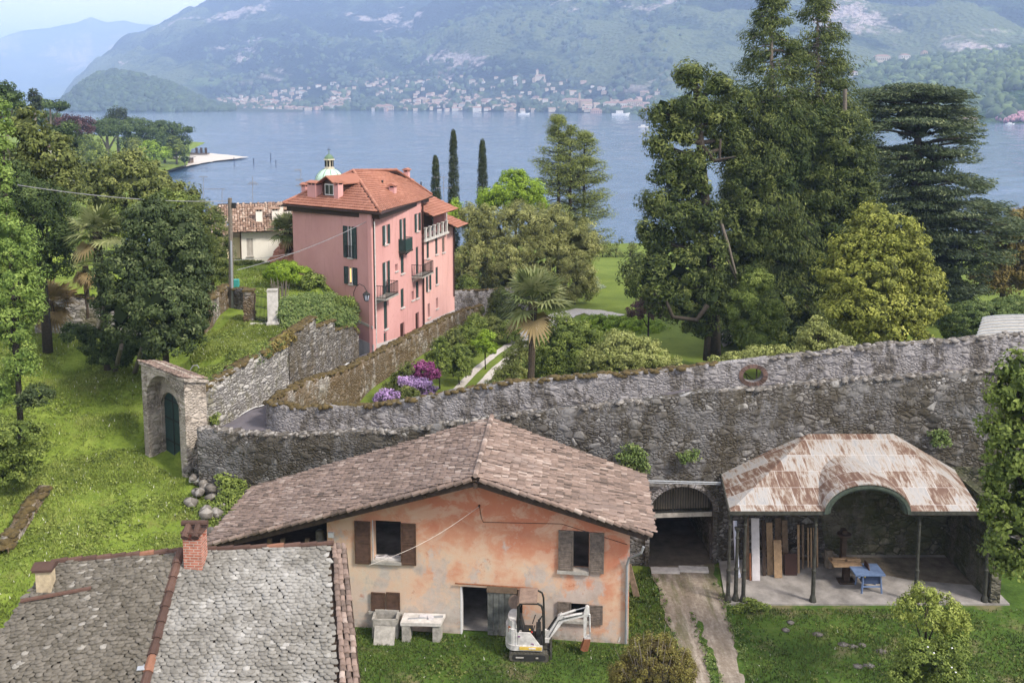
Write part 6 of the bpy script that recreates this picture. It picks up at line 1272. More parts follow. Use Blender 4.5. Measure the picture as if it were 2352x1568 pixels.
rv, re_, rf, *_ = delaunay_2d_cdt([Vector(p) for p in outl], [(i, (i + 1) % len(outl)) for i in range(len(outl))], [], 1, 1e-5)
q = MB(); up = Vector((0, 0, 1))
q.add([Vector((p[0], p[1], ze + (p[1] - y0) * k)) for p in rv], [tuple(f) for f in rf], .5)
q.add([LF, TLp, LB], [(0, 1, 2)], .5); q.add([RF_, RB, TRp], [(0, 1, 2)], .5)
n_ = len(prof); q.add([Vector((x, y0 - .02, z)) for x, z in prof] + [Vector((x, y, z)) for (x, z), (_, y) in zip(prof, no)], [(i, i + 1, n_ + i + 1, n_ + i) for i in range(n_ - 1)], .5)
b = NB('rusty_sheet2'); bt = b.n('TexBrick'); bt.inputs['Color1'].default_value = (0, 0, 0, 1); bt.inputs['Color2'].default_value = (1, 1, 1, 1); bt.inputs['Mortar'].default_value = (.5, .5, .5, 1); bt.inputs['Scale'].default_value = 1
for k_, v_ in (('Brick Width', .95), ('Row Height', .92), ('Mortar Size', .012), ('Mortar Smooth', .1)): bt.inputs[k_].default_value = v_
b.l(b.map(loc=(.3, .15, 0)), bt.inputs['Vector']); tt_ = b.n('SeparateColor'); b.l(bt.outputs[0], tt_.inputs[0])
st = b.noise(1.6, 9, 0.75, b.map((4.5, 0.8, 0.8)), .5); big_ = b.noise(.7, 5, .6)
f = b.math('ADD', b.math('ADD', b.math('MULTIPLY', st, .85), b.math('MULTIPLY', tt_.outputs[0], .17)), b.math('MULTIPLY', big_, .45))
col = b.ramp(b.math('DIVIDE', f, 1.6), [(.33, (.23, .23, .24)), (.42, (.33, .315, .3)), (.465, (.25, .195, .155)), (.50, (.13, .075, .052)), (.66, (.08, .04, .028))])
col = b.mix(b.math('MULTIPLY', bt.outputs['Fac'], .5), col, (.55, .52, .5)); b.bump(b.math('SUBTRACT', st, bt.outputs['Fac']), .3, .03); M['rusty_sheet2'] = b.done(col, .6, .15, .4)
ro = q.build('roof', M['rusty_sheet2'], t)
q = MB(); q.add([Vector((p[0], p[1] + .05, ze - .1 + (p[1] - y0) * k)) for p in rv], [tuple(f) for f in rf], .5); q.build('bounce_shield', M['wood_dark'], t)  # dark sheet added under the roof to cut bounce light in the shelter
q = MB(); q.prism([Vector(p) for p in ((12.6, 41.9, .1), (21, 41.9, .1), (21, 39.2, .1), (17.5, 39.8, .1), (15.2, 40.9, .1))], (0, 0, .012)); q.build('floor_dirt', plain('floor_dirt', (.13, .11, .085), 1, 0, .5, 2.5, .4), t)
md = ro.modifiers.new('thick', 'SOLIDIFY'); md.thickness = .05; md.offset = -1
q = MB()
for x0_, x1_ in ((LF.x, xl), (xr, RF_.x)): q = MB(); q.box(((x0_ + x1_) / 2, y0 + .02, ze - .07), (x1_ - x0_, .04, .16)); q.build('fascia', M['dark_iron'], t)
q = MB(); q.beam(LF + Vector((0, 0, -.07)), LB + Vector((0, 0, -.07)), .05, .2); q.build('fascia', M['dark_iron'], t)
q = MB(); 
for i in range(n_ - 1):
    (xa, za), (xb_, zb_) = prof[i], prof[i + 1]; cxm = (xl + xr) / 2
    sc = lambda x, z, s_: (cxm + (x - cxm) * s_, ze - .1 + (z - ze) * s_)
    for s0__, s1__, y1_, d1_ in ((1.0, .92, y0 - .06, .14), (.92, .86, y0 + .0, .5)):
        A1, B1, C1, D1 = sc(xa, za, s0__), sc(xb_, zb_, s0__), sc(xb_, zb_, s1__), sc(xa, za, s1__); q.prism([Vector((p[0], y1_, p[1])) for p in (A1, B1, C1, D1)], (0, d1_, 0))
q.build('arch_trim', plain('green_trim', (0.055, 0.07, 0.055), .6, 0, .4, 6), t)
q = MB(); q.beam((LF.x + .2, y0 + .35, ze - .2), (xl + .1, y0 + .35, ze - .2), .15, .2); q.beam((xr - .1, y0 + .35, ze - .2), (RF_.x - .2, y0 + .35, ze - .2), .15, .2)
q.build('beam', M['wood_dark'], t)
q = MB(); q.prism([Vector((LF.x + .0, y0 + .15, -.3)), Vector((RF_.x + 1.5, y0 + .15, -.3)), Vector((RF_.x + 1.5, yb + .1, -.3)), Vector((LF.x + .6, yb + .1, -.3))], (0, 0, .4)); q.build('concrete_floor', M['concrete'], t)
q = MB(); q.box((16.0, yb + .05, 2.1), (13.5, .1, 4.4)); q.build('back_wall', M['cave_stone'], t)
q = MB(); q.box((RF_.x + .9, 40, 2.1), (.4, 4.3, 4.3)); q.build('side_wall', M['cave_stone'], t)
zf = .1
def column(p, zt_, lean=(0, 0)):
    q = MB(); h = zt_ - p.z; q.lathe(p, [(.15, 0), (.15, .06), (.11, .22), (.09, .3), (.085, 1.3), (.1, 1.34), (.1, 1.4), (.07, 1.45), (.06, h - .5), (.085, h - .45), (.06, h - .38), (.06, h - .2), (.14, h)], 12)
    q.build('column', M['dark_iron'], t)
yc_ = y0 + .35
for u in (1672, 1707, 1867, 2103, 2262): p = gz(u, 1381, zf); column(Vector((p.x, yc_ if u > 1700 else yc_, zf)), ze - .28)
p = gz(1690, 1379, zf); column(Vector((p.x, yc_ + .1, zf)), ze - .9)
# stores under the shelter
def lean(u0, u1, vt, vb, ybase, mat, label, name='plank', thick=.05, tilt=.5, cat='plank', grp=None):
    a, b_ = gy(u0, vb, ybase), gy(u1, vb, ybase); z0_ = zf; yb_ = ybase; a = gz(u0, vb, zf); b_ = gz(u1, vb, zf); yb_ = a.y; h = gy(u0, vt, yb_ + tilt).z - zf
    q = MB(); q.prism([Vector((a.x, yb_, zf + .004)), Vector((b_.x, yb_, zf + .004)), Vector((b_.x, yb_ + tilt, zf + h)), Vector((a.x, yb_ + tilt, zf + h))], (0, thick, 0)); tag(q.build(name, M[mat]), label, cat, grp)
pg = 'planks leaning in the shelter'
lean(1728, 1746, 1190, 1333, 0, 'wood_white', 'tall pale whitewashed plank leaning in the shelter', grp=pg)
lean(1752, 1760, 1195, 1322, 0, 'wood_dark', 'narrow dark plank just right of the pale plank', grp=pg)
lean(1763, 1777, 1200, 1320, 0, 'wood_tan', 'wide tan plank right of the narrow dark one', grp=pg)
lean(1779, 1797, 1240, 1327, 0, 'wood_tan', 'shorter tan plank standing in front of the others', grp=pg, tilt=.35)
lean(1799, 1812, 1195, 1310, 0, 'wood_old', 'grey brown plank behind the dark red board', grp=pg)
lean(1781, 1795, 1190, 1300, 0, 'wood_old', 'old plank rising above the shorter tan plank', grp=pg, tilt=.3)
lean(1803, 1831, 1271, 1321, 0, 'pipe_brown', 'short dark red board standing among the planks', 'board', .05, .15, 'board')
lean(1832, 1837, 1205, 1316, 0, 'wood_tan', 'thin light batten right of the red board', 'batten', .04, .3, 'batten')
lean(1842, 1847, 1205, 1306, 0, 'wood_old', 'thin brown batten leaning at the shelter wall', 'batten', .04, .25, 'batten')
for i, u in enumerate((1855, 1862, 1869, 1876)): lean(u, u + 3.5, 1212, 1303, 0, 'wood_tan', ['leftmost', 'second', 'third', 'rightmost'][i] + ' of four thin poles standing in a row by the column', 'thin_pole', .04, .25, 'pole', 'four thin poles by the column')
lean(1712, 1722, 1185, 1330, 0, 'wood_old', 'dark brown plank behind the slim iron column', grp=pg)
lean(1722, 1726, 1270, 1333, 0, 'rust', 'narrow rusty strip beside the pale plank', 'metal_strip', .03, .2, 'strip')
for i, (u0, v0, u1, v1) in enumerate(((1688, 1195, 1693, 1300), (1692, 1300, 1697, 1322))):
    a, c = gy(u0, v0, 40.2), gy(u1, v1, 39.4); q = MB(); q.tube([a, c], .09, 12); tag(q.build('drain_pipe', M['pvc']), ('long pale blue plastic pipe leaning by the shelter columns' if i == 0 else 'short pale blue plastic pipe below the long one'), 'plastic pipe')
# blue table saw
sp = gz(1990, 1362, zf); t = empty('table_saw', sp, 'blue steel table saw standing on the shelter floor', 'table saw'); q = MB(); x0_ = gz(1979, 1362, zf).x; x1_ = gz(2025, 1362, zf).x; y_ = sp.y; W_ = x1_ - x0_
for x in (x0_, x1_):
    for dy, s_ in ((0, 1), (.75, -1)): L_ = MB(); L_.beam((x, y_ + dy, zf), (x + (.06 if x == x0_ else -.06), y_ + dy + .06 * s_, zf + .82), .07, .05); L_.build('leg', M['blue_steel'], t)
q.box(((x0_ + x1_) / 2 - .12, y_ + .4, zf + .86), (W_ + .42, 1.0, .07)); q.box((x0_ - .16, y_ + .4, zf + .8), (.08, 1.0, .12)); q.build('table_top', M['blue_steel'], t)
q = MB(); q.box(((x0_ + x1_) / 2, y_ + .3, zf + .6), (W_ - .12, .45, .42)); q.build('motor_housing', M['blue_dark'], t)
q = MB(); q.box(((x0_ + x1_) / 2, y_ + .05, zf + .28), (W_, .05, .05)); q.build('cross_bar', M['blue_steel'], t)
q = MB(); q.lathe((x0_ + .12, y_ + .05, zf + .7), [(.04, 0), (.04, .05)], 10); q.build('switch', M['yellow_paint'], t)
q = MB(); q.prism([Vector(((x0_ + x1_) / 2 - .05, y_ + .25, zf + .9)), Vector(((x0_ + x1_) / 2 - .1, y_ + .75, zf + .9)), Vector(((x0_ + x1_) / 2 - .1, y_ + .7, zf + 1.15)), Vector(((x0_ + x1_) / 2 - .05, y_ + .4, zf + 1.08))], (.04, 0, 0)); q.build('blade_guard', M['pipe_brown'], t)
# workbench machine with wood on it
wp = gz(1945, 1338, zf); t = empty('band_saw', wp, 'old dark band saw with a wooden table behind the blue table saw', 'band saw'); q = MB()
q.box(wp + Vector((0, .1, .04)), (.7, .5, .08)); q.beam(wp + Vector((0, .15, .05)), wp + Vector((0, .15, .8)), .3, .25); q.beam(wp + Vector((-.1, .35, .8)), wp + Vector((-.1, .35, 2.3)), .3, .2); q.build('frame', M['wood_dark'], t)
q = MB(); q.box(wp + Vector((-.05, .15, .88)), (1.25, .8, .07)); q.build('table_top', M['wood_tan'], t)
q = MB(); q.lathe(wp + Vector((-.1, .3, 2.0)), [(.05, 0), (.3, .02), (.3, .12), (.05, .14)], 18); q.build('wheel_housing', M['wood_dark'], t)
wpile = [((-.3, .1, .96), .8, .02), ((-.25, .2, 1.0), .75, -.05), ((.25, .12, .96), .7, .12), ((.3, .2, 1.01), .6, -.1), ((.2, .05, 1.06), .5, .2), ((-.3, .12, 1.05), .7, .06)]
for i, (d_, L_, rz) in enumerate(wpile): q = MB(); q.box(wp + Vector(d_), (L_, .14, .045), rz); o = q.build('wood_offcut', M['wood_tan']); tag(o, 'tan board lying in the pile on the band saw table', 'board', 'boards piled on the band saw table')
# tree stump / roots
q = MB(); rp = gz(1905, 1303, zf)
for i in range(9):
    a = random.uniform(0, 6.28); r_ = random.uniform(.25, .6); p0 = rp + Vector((0, .2, .3)); q.tube([p0, p0 + Vector((r_ * .5 * math.cos(a), r_ * .3 * math.sin(a), random.uniform(-.1, .3))), p0 + Vector((r_ * math.cos(a), r_ * .5 * math.sin(a), random.uniform(-.25, .35)))], [.16, .1, .04], 7)
q.tube([rp, rp + Vector((0, .2, .75))], [.25, .2], 9); tag(q.build('tree_root', M['bark_pale']), 'knotted old tree root standing beside the middle column', 'tree root')
q = MB(); q.prism([gz(1893, 1330, zf) + Vector((0, 0, .01)), gz(2060, 1300, zf) + Vector((0, 0, .01)), gz(2060, 1300, zf) + Vector((0, .1, .01))], (0, 0, .002)) if False else None

# ================================================================== mini excavator
ex = gz(1215, 1519, 0.05); ex = Vector((ex.x, ex.y, .05)); t = empty('mini_excavator', ex, 'small white and yellow tracked excavator with a black canopy frame in front of the farmhouse', 'excavator'); ra = R(-3)
def E(x, y, z): return ex + Vector((x * math.cos(ra) - y * math.sin(ra), x * math.sin(ra) + y * math.cos(ra), z))
EM = Matrix(((math.cos(ra), -math.sin(ra), 0), (math.sin(ra), math.cos(ra), 0), (0, 0, 1)))
def ebox(q, c, s, **k): q.box(E(*c), s, ra)
for sy, nm in ((.12, 'near'), (1.02, 'far')):
    q = MB(); L_, Hh_ = .56, .17; out_ = []
    for i in range(40):
        a = 2 * math.pi * i / 40; x = max(-L_, min(L_, L_ * 1.25 * math.cos(a))) + Hh_ * math.cos(a) * (1 if abs(math.cos(a)) > .6 else .6); out_.append((x, Hh_ + Hh_ * max(-1, min(1, 1.35 * math.sin(a)))))
    q.prism([E(x, sy - .12, z) for x, z in out_], E(0, .24, 0) - E(0, 0, 0))
    for i in range(40): x, z = out_[i]; x2, z2 = out_[(i + 1) % 40]; cx2, cz2 = (x + x2) / 2, (z + z2) / 2; q.beam(E(cx2, sy - .13, cz2), E(cx2, sy + .13, cz2), .035, .05)
    tr = q.build('track', M['rubber'], t)
    q = MB(); q.prism([E(x * .86, sy - .135, Hh_ + (z - Hh_) * .68) for x, z in out_], E(0, .27, 0) - E(0, 0, 0)); q.build('track_frame', M['black_plastic'], tr)
    q = MB(); [q.box(E(x, sy - .145, Hh_), (w__, .02, h_), ra) for x, w__, h_ in ((-.35, .3, .05), (.3, .1, .05))]; q.build('plate', M['grey_stone'], tr)
q = MB(); ebox(q, (0, .57, .28), (.7, .7, .16)); q.lathe(E(0, .57, .34), [(.3, 0), (.3, .1)], 16); q.build('undercarriage', M['black_plastic'], t)
# house: body outline in plan, curved tail
plan = [(.5, .02), (.5, 1.1), (-.55, 1.1)] + [(-.62 - .3 * math.sin(a), .56 + .52 * math.cos(a)) for a in np.linspace(.25, math.pi - .25, 9)] + [(-.55, .02)]
q = MB(); q.prism([E(x, y, .42) for x, y in plan], (0, 0, .2)); q.build('deck', M['white_machine'], t)
q = MB(); q.box(E(.06, .005, .53), (.84, .02, .12), ra); q.build('yellow_stripe', M['yellow_paint'], t)
q = MB(); q.box(E(.12, -.008, .54), (.26, .01, .05), ra); q.build('stripe_lettering', M['white_paint'], t)
tail = [(-.45, .06), (-.45, 1.08), (-.62, 1.08)] + [(-.6 - .3 * math.sin(a), .56 + .5 * math.cos(a)) for a in np.linspace(.25, math.pi - .25, 9)] + [(-.6, .06)]
q = MB(); q.prism([E(x, y, .62) for x, y in tail], (0, 0, .62)); q.prism([E(-.6 - .22 * math.sin(a), .56 + .46 * math.cos(a), 1.24) for a in np.linspace(.2, math.pi - .2, 9)] + [E(-.5, .12, 1.24), E(-.5, 1.0, 1.24)], (0, 0, .3)); q.build('engine_cover', M['white_machine'], t)
q = MB(); q.box(E(-.72, .17, 1.2), (.14, .04, .22), ra); q.build('rust_patch', M['rust'], t)
q = MB(); q.prism([E(-.5, .04, .62), E(.42, .04, .62), E(.12, .04, 1.02), E(.05, .04, 1.12), E(-.5, .04, 1.14)], E(0, .06, 0) - E(0, 0, 0)); q.build('side_panel', M['white_machine'], t)
q = MB(); q.box(E(-.38, .034, .98), (.09, .01, .05), ra); q.box(E(.12, .034, .7), (.1, .01, .03), ra); q.box(E(.16, .034, .67), (.03, .01, .06), ra); q.build('number_mark', M['purple_paint'], t)
q = MB(); ebox(q, (.25, .55, .64), (.55, .9, .05)); ebox(q, (.38, .3, .72), (.2, .4, .2)); q.build('floor_plate', M['black_plastic'], t)
q = MB(); ebox(q, (-.08, .55, .95), (.42, .5, .12)); q.prism([E(-.28, .3, 1.0), E(-.18, .3, 1.0), E(-.3, .3, 1.5), E(-.38, .3, 1.48)], E(0, .5, 0) - E(0, 0, 0)); ebox(q, (.0, .25, 1.08), (.36, .07, .06)); ebox(q, (-.05, .55, .78), (.34, .4, .24)); q.build('seat', M['black_plastic'], t)
q = MB(); ebox(q, (.34, .55, .9), (.18, .5, .5)); [q.tube([E(.32, y, 1.1), E(.36 + dx, y, 1.42)], [.015, .025], 6) for y, dx in ((.35, .05), (.5, -.02), (.62, .04), (.75, .1))]; [q.tube([E(.1, y, 1.0), E(.2, y, 1.32), E(.22, y, 1.36)], .02, 6) for y in (.18, .92)]; q.build('control_lever', M['black_plastic'], t)
q = MB(); [q.lathe(E(x, y, z), [(.02, 0), (.035, .03), (.02, .06)], 8) for x, y, z in ((.02, .2, 1.14),)]; q.build('yellow_knob', M['yellow_paint'], t); q = MB(); q.lathe(E(.1, .18, 1.06), [(.02, 0), (.035, .03), (.02, .06)], 8); q.build('red_knob', M['red_paint'], t)
# canopy frame and roof
for y, w__ in ((.08, .07), (1.04, .06)):
    q = MB(); q.tube([E(-.42, y, .65), E(-.42, y, 2.1), E(-.38, y, 2.22), E(-.26, y, 2.28), E(.32, y, 2.28), E(.46, y, 2.2), E(.52, y, 2.0), E(.56, y, .66)], w__ * .62, 8); q.build('canopy_post', M['black_iron'], t)
q = MB(); [q.tube([E(-.42, .08 + (.96 * k), .9 + 0 * k), E(-.42, .08 + (.96 * k), 1.9)], .02, 6) for k in (.2, .3)]; q.tube([E(.52, .08, 1.05), E(.52, 1.04, 1.05)], .03, 6); q.build('rail', M['black_iron'], t)
q = MB(); zz_ = 2.3; q.prism([E(-.42, .02, zz_ - .1), E(-.36, .02, zz_), E(.3, .02, zz_ + .02), E(.3, .02, zz_ + .05), E(-.38, .02, zz_ + .03), E(-.46, .02, zz_ - .09)], E(0, 1.1, 0) - E(0, 0, 0)); q.build('canopy_roof', M['canopy_tan'], t)
q = MB(); c = E(-.58, 1.1, 1.75); q.tube([E(-.5, 1.05, 1.4), c], .015, 6); q.prism([c + EM @ Vector((.26 * math.cos(a), 0, .3 * math.sin(a))) for a in np.linspace(0, 2 * math.pi, 18, endpoint=False)], (0, .03, 0)); q.build('round_mirror', M['canopy_tan'], t)
# arm in the plane y = yb_
ya = .62
def px_e(u, v): p = gplane(u, v, E(0, ya, 0), (E(0, 1, 0) - E(0, 0, 0))); d = p - ex; return ((d.x * math.cos(ra) + d.y * math.sin(ra)), p.z - ex.z)
ZE = lambda x, y: ((1200 + x / 6.532) * .91875, (1440 + y / 6.532) * .91875)
def link(pts_, w__, name, mat, yy_=ya): q = MB(); q.prism([E(*(px_e(*ZE(*p))[0], yy_ - w__ / 2, px_e(*ZE(*p))[1])) for p in pts_], E(0, w__, 0) - E(0, 0, 0)); return q.build(name, mat, t)
link([(1035, 1045), (1090, 930), (1250, 690), (1270, 640), (1330, 600), (1370, 640), (1700, 600), (1730, 590), (1710, 640), (1360, 720), (1300, 800), (1110, 1040), (1075, 1060)], .17, 'boom', M['white_machine'])
link([(1690, 600), (1725, 480), (1760, 470), (1785, 500), (1795, 640), (1750, 640), (1730, 960), (1780, 990), (1720, 1015), (1690, 980)], .12, 'stick', M['white_machine'])
def rod(a, c, r_, name, mat, yy_=ya):
    q = MB(); A1 = px_e(*ZE(*a)); C1 = px_e(*ZE(*c)); q.tube([E(A1[0], yy_, A1[1]), E(C1[0], yy_, C1[1])], r_, 8); q.build(name, mat, t)
rod((1310, 620), (1560, 535), .045, 'arm_cylinder', M['white_machine'], ya - .05); rod((1560, 535), (1735, 490), .022, 'piston_rod', M['steel'], ya - .05)
rod((1380, 640), (1670, 580), .04, 'hose_guard', M['white_machine'], ya - .1); rod((1790, 600), (1795, 880), .03, 'bucket_cylinder', M['white_machine'], ya - .07); rod((1795, 880), (1795, 970), .02, 'piston_rod', M['steel'], ya - .07)
for yh_, r1 in ((.0, .012), (.06, .012)): rod((1130, 960), (1290, 690), r1, 'hydraulic_hose', M['black_plastic'], ya - .12 + yh_); rod((1290, 690), (1480, 640), r1, 'hydraulic_hose', M['black_plastic'], ya - .12 + yh_); rod((1480, 640), (1690, 590), r1, 'hydraulic_hose', M['black_plastic'], ya - .12 + yh_)
rod((1000, 1030), (1250, 660), .035, 'boom_cylinder', M['black_plastic'], ya + .02)
link([(1700, 1000), (1720, 975), (1800, 960), (1805, 1000), (1730, 1020)], .2, 'bucket_link', M['white_machine'])
link([(1700, 1000), (1800, 1000), (1795, 1060), (1760, 1180), (1690, 1190), (1640, 1160), (1680, 1080)], .32, 'bucket', M['rust'])
q = MB(); ebox(q, (.62, .62, .58), (.26, .3, .16)); q.beam(E(.66, .62, .45), E(.66, .62, .95), .14, .14); q.build('swing_bracket', M['white_machine'], t)
q = MB(); q.prism([E(.8, 0, .1), E(.86, 0, .1), E(.84, 0, .42), E(.78, 0, .42)], E(0, 1.15, 0) - E(0, 0, 0)); q.beam(E(.3, .57, .3), E(.8, .57, .25), .4, .1); q.build('dozer_blade', M['dark_iron'], t)
# stone bench and tub by the wall
bp_ = gz(970, 1477, .05); t = empty('stone_bench', bp_, 'rough stone bench against the farmhouse wall with scraps lying on it', 'stone bench'); x0_, x1_ = gz(922, 1470, .05).x, gz(1018, 1476, .05).x; yb_ = bp_.y + .1
q = MB(); q.prism([Vector((x0_ - .02, yb_, .72)), Vector((x1_ - .1, yb_ - .05, .72)), Vector((x1_ + .05, yb_ + .62, .74)), Vector((x0_ + .05, yb_ + .7, .74))], (0, 0, .13)); q.build('bench_top', M['pale_stone'], t)
for x in (x0_ + .15, x1_ - .3): q = MB(); q.prism([Vector((x - .12, yb_ + .02, 0)), Vector((x + .2, yb_ + .0, 0)), Vector((x + .24, yb_ + .5, 0)), Vector((x - .08, yb_ + .5, 0))], (0, 0, .72)); q.build('leg', M['grey_stone'], t)
sc_ = [('metal_bar', 'steel', 'grey metal bar'), ('pale_block', 'wood_white', 'pale flat block'), ('pale_block', 'wood_white', 'small pale block'), ('metal_sheet', 'steel', 'thin metal sheet')]
for i, (nm, m_, lb) in enumerate(sc_): q = MB(); q.box(Vector((x0_ + .7 + i * .22, yb_ + .3 + .1 * (i % 2), .88)), ((.9, .45, .22, .5)[i], (.05, .2, .18, .12)[i], (.03, .08, .14, .02)[i]), (.1, -.1, .3, .05)[i]); tag(q.build(nm, M[m_]), lb + ' lying on the stone bench', 'scrap')
bp_ = gz(880, 1472, .05); t = empty('stone_tub', bp_, 'cracked grey stone tub by the lower left farmhouse window', 'stone tub'); x0_, x1_ = gz(853, 1472, .05).x, gz(915, 1474, .05).x; yb_ = bp_.y + .1; q = MB()
q.box(((x0_ + x1_) / 2, yb_ + .1, .45), (x1_ - x0_ - .1, .08, .8)); q.box((x0_ + .05, yb_ + .4, .45), (.1, .6, .8)); q.box((x1_ - .08, yb_ + .4, .45), (.1, .6, .8)); q.box(((x0_ + x1_) / 2, yb_ + .68, .47), (x1_ - x0_ - .1, .08, .9)); q.box(((x0_ + x1_) / 2, yb_ + .39, .3), (x1_ - x0_ - .25, .5, .1)); q.build('basin', M['grey_stone'], t)
q = MB(); q.prism([Vector((x0_ + .12, yb_ - .35, .03)), Vector((x1_ - .14, yb_ - .35, .03)), Vector((x1_ - .12, yb_ - .02, .62)), Vector((x0_ + .14, yb_ - .02, .66))], (0, -.06, .02)); q.build('front_slab', M['grey_stone'], t)
q = MB(); p = gz(1455, 1370, .05); q.prism([p, p + Vector((.25, 0, 0)), p + Vector((-.1, .3, 1.3)), p + Vector((-.3, .3, 1.3))], (.03, .05, 0)); tag(q.build('leaning_board', M['wood_old']), 'weathered board leaning at the farmhouse corner', 'board')
for i, (u, v, s_) in enumerate(((1413, 1472, .3), (1427, 1474, .26))): p = gz(u, v, .1); q = MB(); q.prism([p + Vector((-s_ / 2, 0, 0)), p + Vector((s_ / 2, .05, 0)), p + Vector((s_ * .6, .05, s_)), p + Vector((-s_ * .3, 0, s_ * .8))], (0, .12, 0)); tag(q.build('stone_chip', M['pale_stone']), ('left' if i == 0 else 'right') + ' of two white stone pieces at the farmhouse corner', 'stone', 'stone pieces')
p = gz(1398, 1562, .05); 
# marble slab by the wall and the rock pile
p = gz(472, 1110, 2.3); q = MB(); q.prism([p + Vector((-.2, 0, -.2)), p + Vector((.25, -.1, -.2)), p + Vector((.25, .1, 1.1)), p + Vector((-.15, .2, 1.2))], (.02, .08, 0)); tag(q.build('marble_slab', M['pale_stone']), 'upright pale marble slab standing at the foot of the gateway', 'slab')
rock_px = [(random.uniform(440, 520), random.uniform(1130, 1225), random.uniform(.2, .36)) for _ in range(16)] + [(452, 1098, .32), (478, 1135, .42), (498, 1128, .5), (468, 1150, .3), (505, 1150, .45), (455, 1160, .3), (488, 1165, .34), (515, 1178, .3), (440, 1180, .36), (470, 1188, .28), (500, 1190, .3), (525, 1195, .34), (460, 1210, .4), (490, 1215, .26), (445, 1125, .26), (432, 1107, .3), (515, 1140, .3), (470, 1122, .24)]
for i, (u, v, s_) in enumerate(rock_px):
    p = gz(u, v, float(ZA([-14.8], [44])[0]) if v < 1140 else 1.75); p.z = float(ZA([p.x], [p.y])[0]) + .2 + (.35 if v < 1170 else .0) * random.random(); vv = ICO[0] * np.array([s_ * 1.0, s_ * .9, s_ * .75]) * (1 + rng.uniform(-.25, .25, (len(ICO[0]), 1))) + np.array(tuple(p))
    o = part_np('rock', vv, ICO[1], None, M['pebble'], rng.uniform(.3, 1, len(ICO[1]))); tag(o, 'rough stone in the rubble heap below the gateway', 'rock', 'rocks heaped below the gateway')
q = MB(); p = gz(450, 1112, 2.4); q.tube([p + Vector((-.3, 0, .2)), p + Vector((.3, 0, .22))], .11, 10); tag(q.build('clay_pipe', M['pale_stone']), 'pale round pipe piece lying on the rubble heap', 'pipe')
# stepping stones in the yard lawn
for i, (u, v, s_) in enumerate(((1978, 1552 - 0, .28), (1980, 1478, .3), (2032, 1500, .3), (2118, 1565, .3), (1940, 1475, .2))): pass
ss_px = [(1978, 1553, .38), (1964, 1480, .28), (2040, 1500, .3), (2055, 1560, .22)]
ss_px = [(Z[0] * .391 + 1433, Z[1] * .391 + 964.7) for Z in ((980, 1187), (950, 1230), (1138, 1256), (1290, 1315), (1347, 1328), (1513, 1355), (1375, 1443), (1440, 1440), (1400, 1318))]
for u, v in ss_px:
    p = gz(u, v, .05); vv = ICO[0] * np.array([random.uniform(.16, .3), .2, .04]) + np.array(tuple(p)); o = part_np('stepping_stone', vv, ICO[1], None, M['pebble'], rng.uniform(.4, .8, len(ICO[1]))); tag(o, 'flat worn stone half sunk in the yard grass', 'stepping stone', 'stones in the yard lawn')
# greenhouse barrel roof at the far right
g0 = gy(2238, 775, 55); g1 = gy(2470, 775, 54); t = empty('barrel_roof_shed', g0, 'curved ribbed grey barrel roof showing above the wall at the right edge', 'shed'); rG = (g1.x - g0.x) / 2; cG = (g0 + g1) / 2; zG = gy(2330, 728, 60.5).z; q = MB(); n_ = 28
pr = [(cG.x - rG * math.cos(a), cG.z - .4 + (zG - cG.z + .4) * math.sin(a)) for a in np.linspace(0, math.pi, n_)]
for i in range(n_ - 1): q.add([Vector((pr[i][0], 55, pr[i][1])), Vector((pr[i + 1][0], 55, pr[i + 1][1] - .0)), Vector((pr[i + 1][0] + 3.4, 61, pr[i + 1][1])), Vector((pr[i][0] + 3.4, 61, pr[i][1]))], [(0, 1, 2, 3)])
q.prism([Vector((x, 55, z)) for x, z in pr], (0, .05, 0)); q.build('roof', M['grey_stone'], t)
q = MB(); [q.tube([(x + 3.4 * f_, 55 + 6 * f_, z + .03) for x, z in pr], .04, 5) for f_ in (0, .12, .24, .36, .5, .64, .78, .9, 1)]; q.build('rib', M['steel'], t); q = MB(); q.box((cG.x + 2.2, 58, cG.z - 3.4), (2 * rG - 2.6, 4, 6)); q.build('wall', M['gate_plaster'], t)
# spit details
for i, (u, v0, v1) in enumerate(((583, 363, 380), (634, 367, 384), (622, 352, 372), (538, 362, 380))):
    a = gz(u, v1, -3); q = MB(); q.tube([a, Vector((a.x, a.y, gy(u, v0, a.y).z))], .16, 6); tag(q.build('mooring_pole', M['blue_dark']), 'dark mooring pole standing in the lake off the gravel spit', 'mooring pole', 'mooring poles off the spit')
a = gz(415, 375, -2.4); t = empty('beach_hut', a, 'low flat-roofed hut on the gravel spit', 'hut'); q = MB(); q.box(a + Vector((0, 2, 1.0)), (7, 4, 2)); q.build('wall', M['wood_old'], t); q = MB(); q.box(a + Vector((0, 2, 2.1)), (8.5, 5.5, .25)); q.build('roof', M['concrete'], t)
a = gz(460, 356, -2.4); t = empty('jetty_cabins', a, 'dark timber jetty with three upright posts at the end of the spit', 'jetty'); q = MB(); q.box(a + Vector((-2, 0, .6)), (11, 4, .4)); q.build('platform', M['wood_dark'], t); q = MB(); [(lambda m: (m.box(a + Vector((dx, 0, 1.9)), (.8, .8, 2.4)), m.build('post', M['wood_dark'], t)))(MB()) for dx in (-1.5, .5, 2.5)]
a = gz(312, 372, -1.0); q = MB(); q.tube([a, Vector((a.x, a.y, gy(312, 315, a.y).z))], .18, 6); tag(q.build('flagpole', M['white_paint']), 'white flagpole among the trees near the gravel spit', 'flagpole')
a = gz(128, 345, 2.0); 
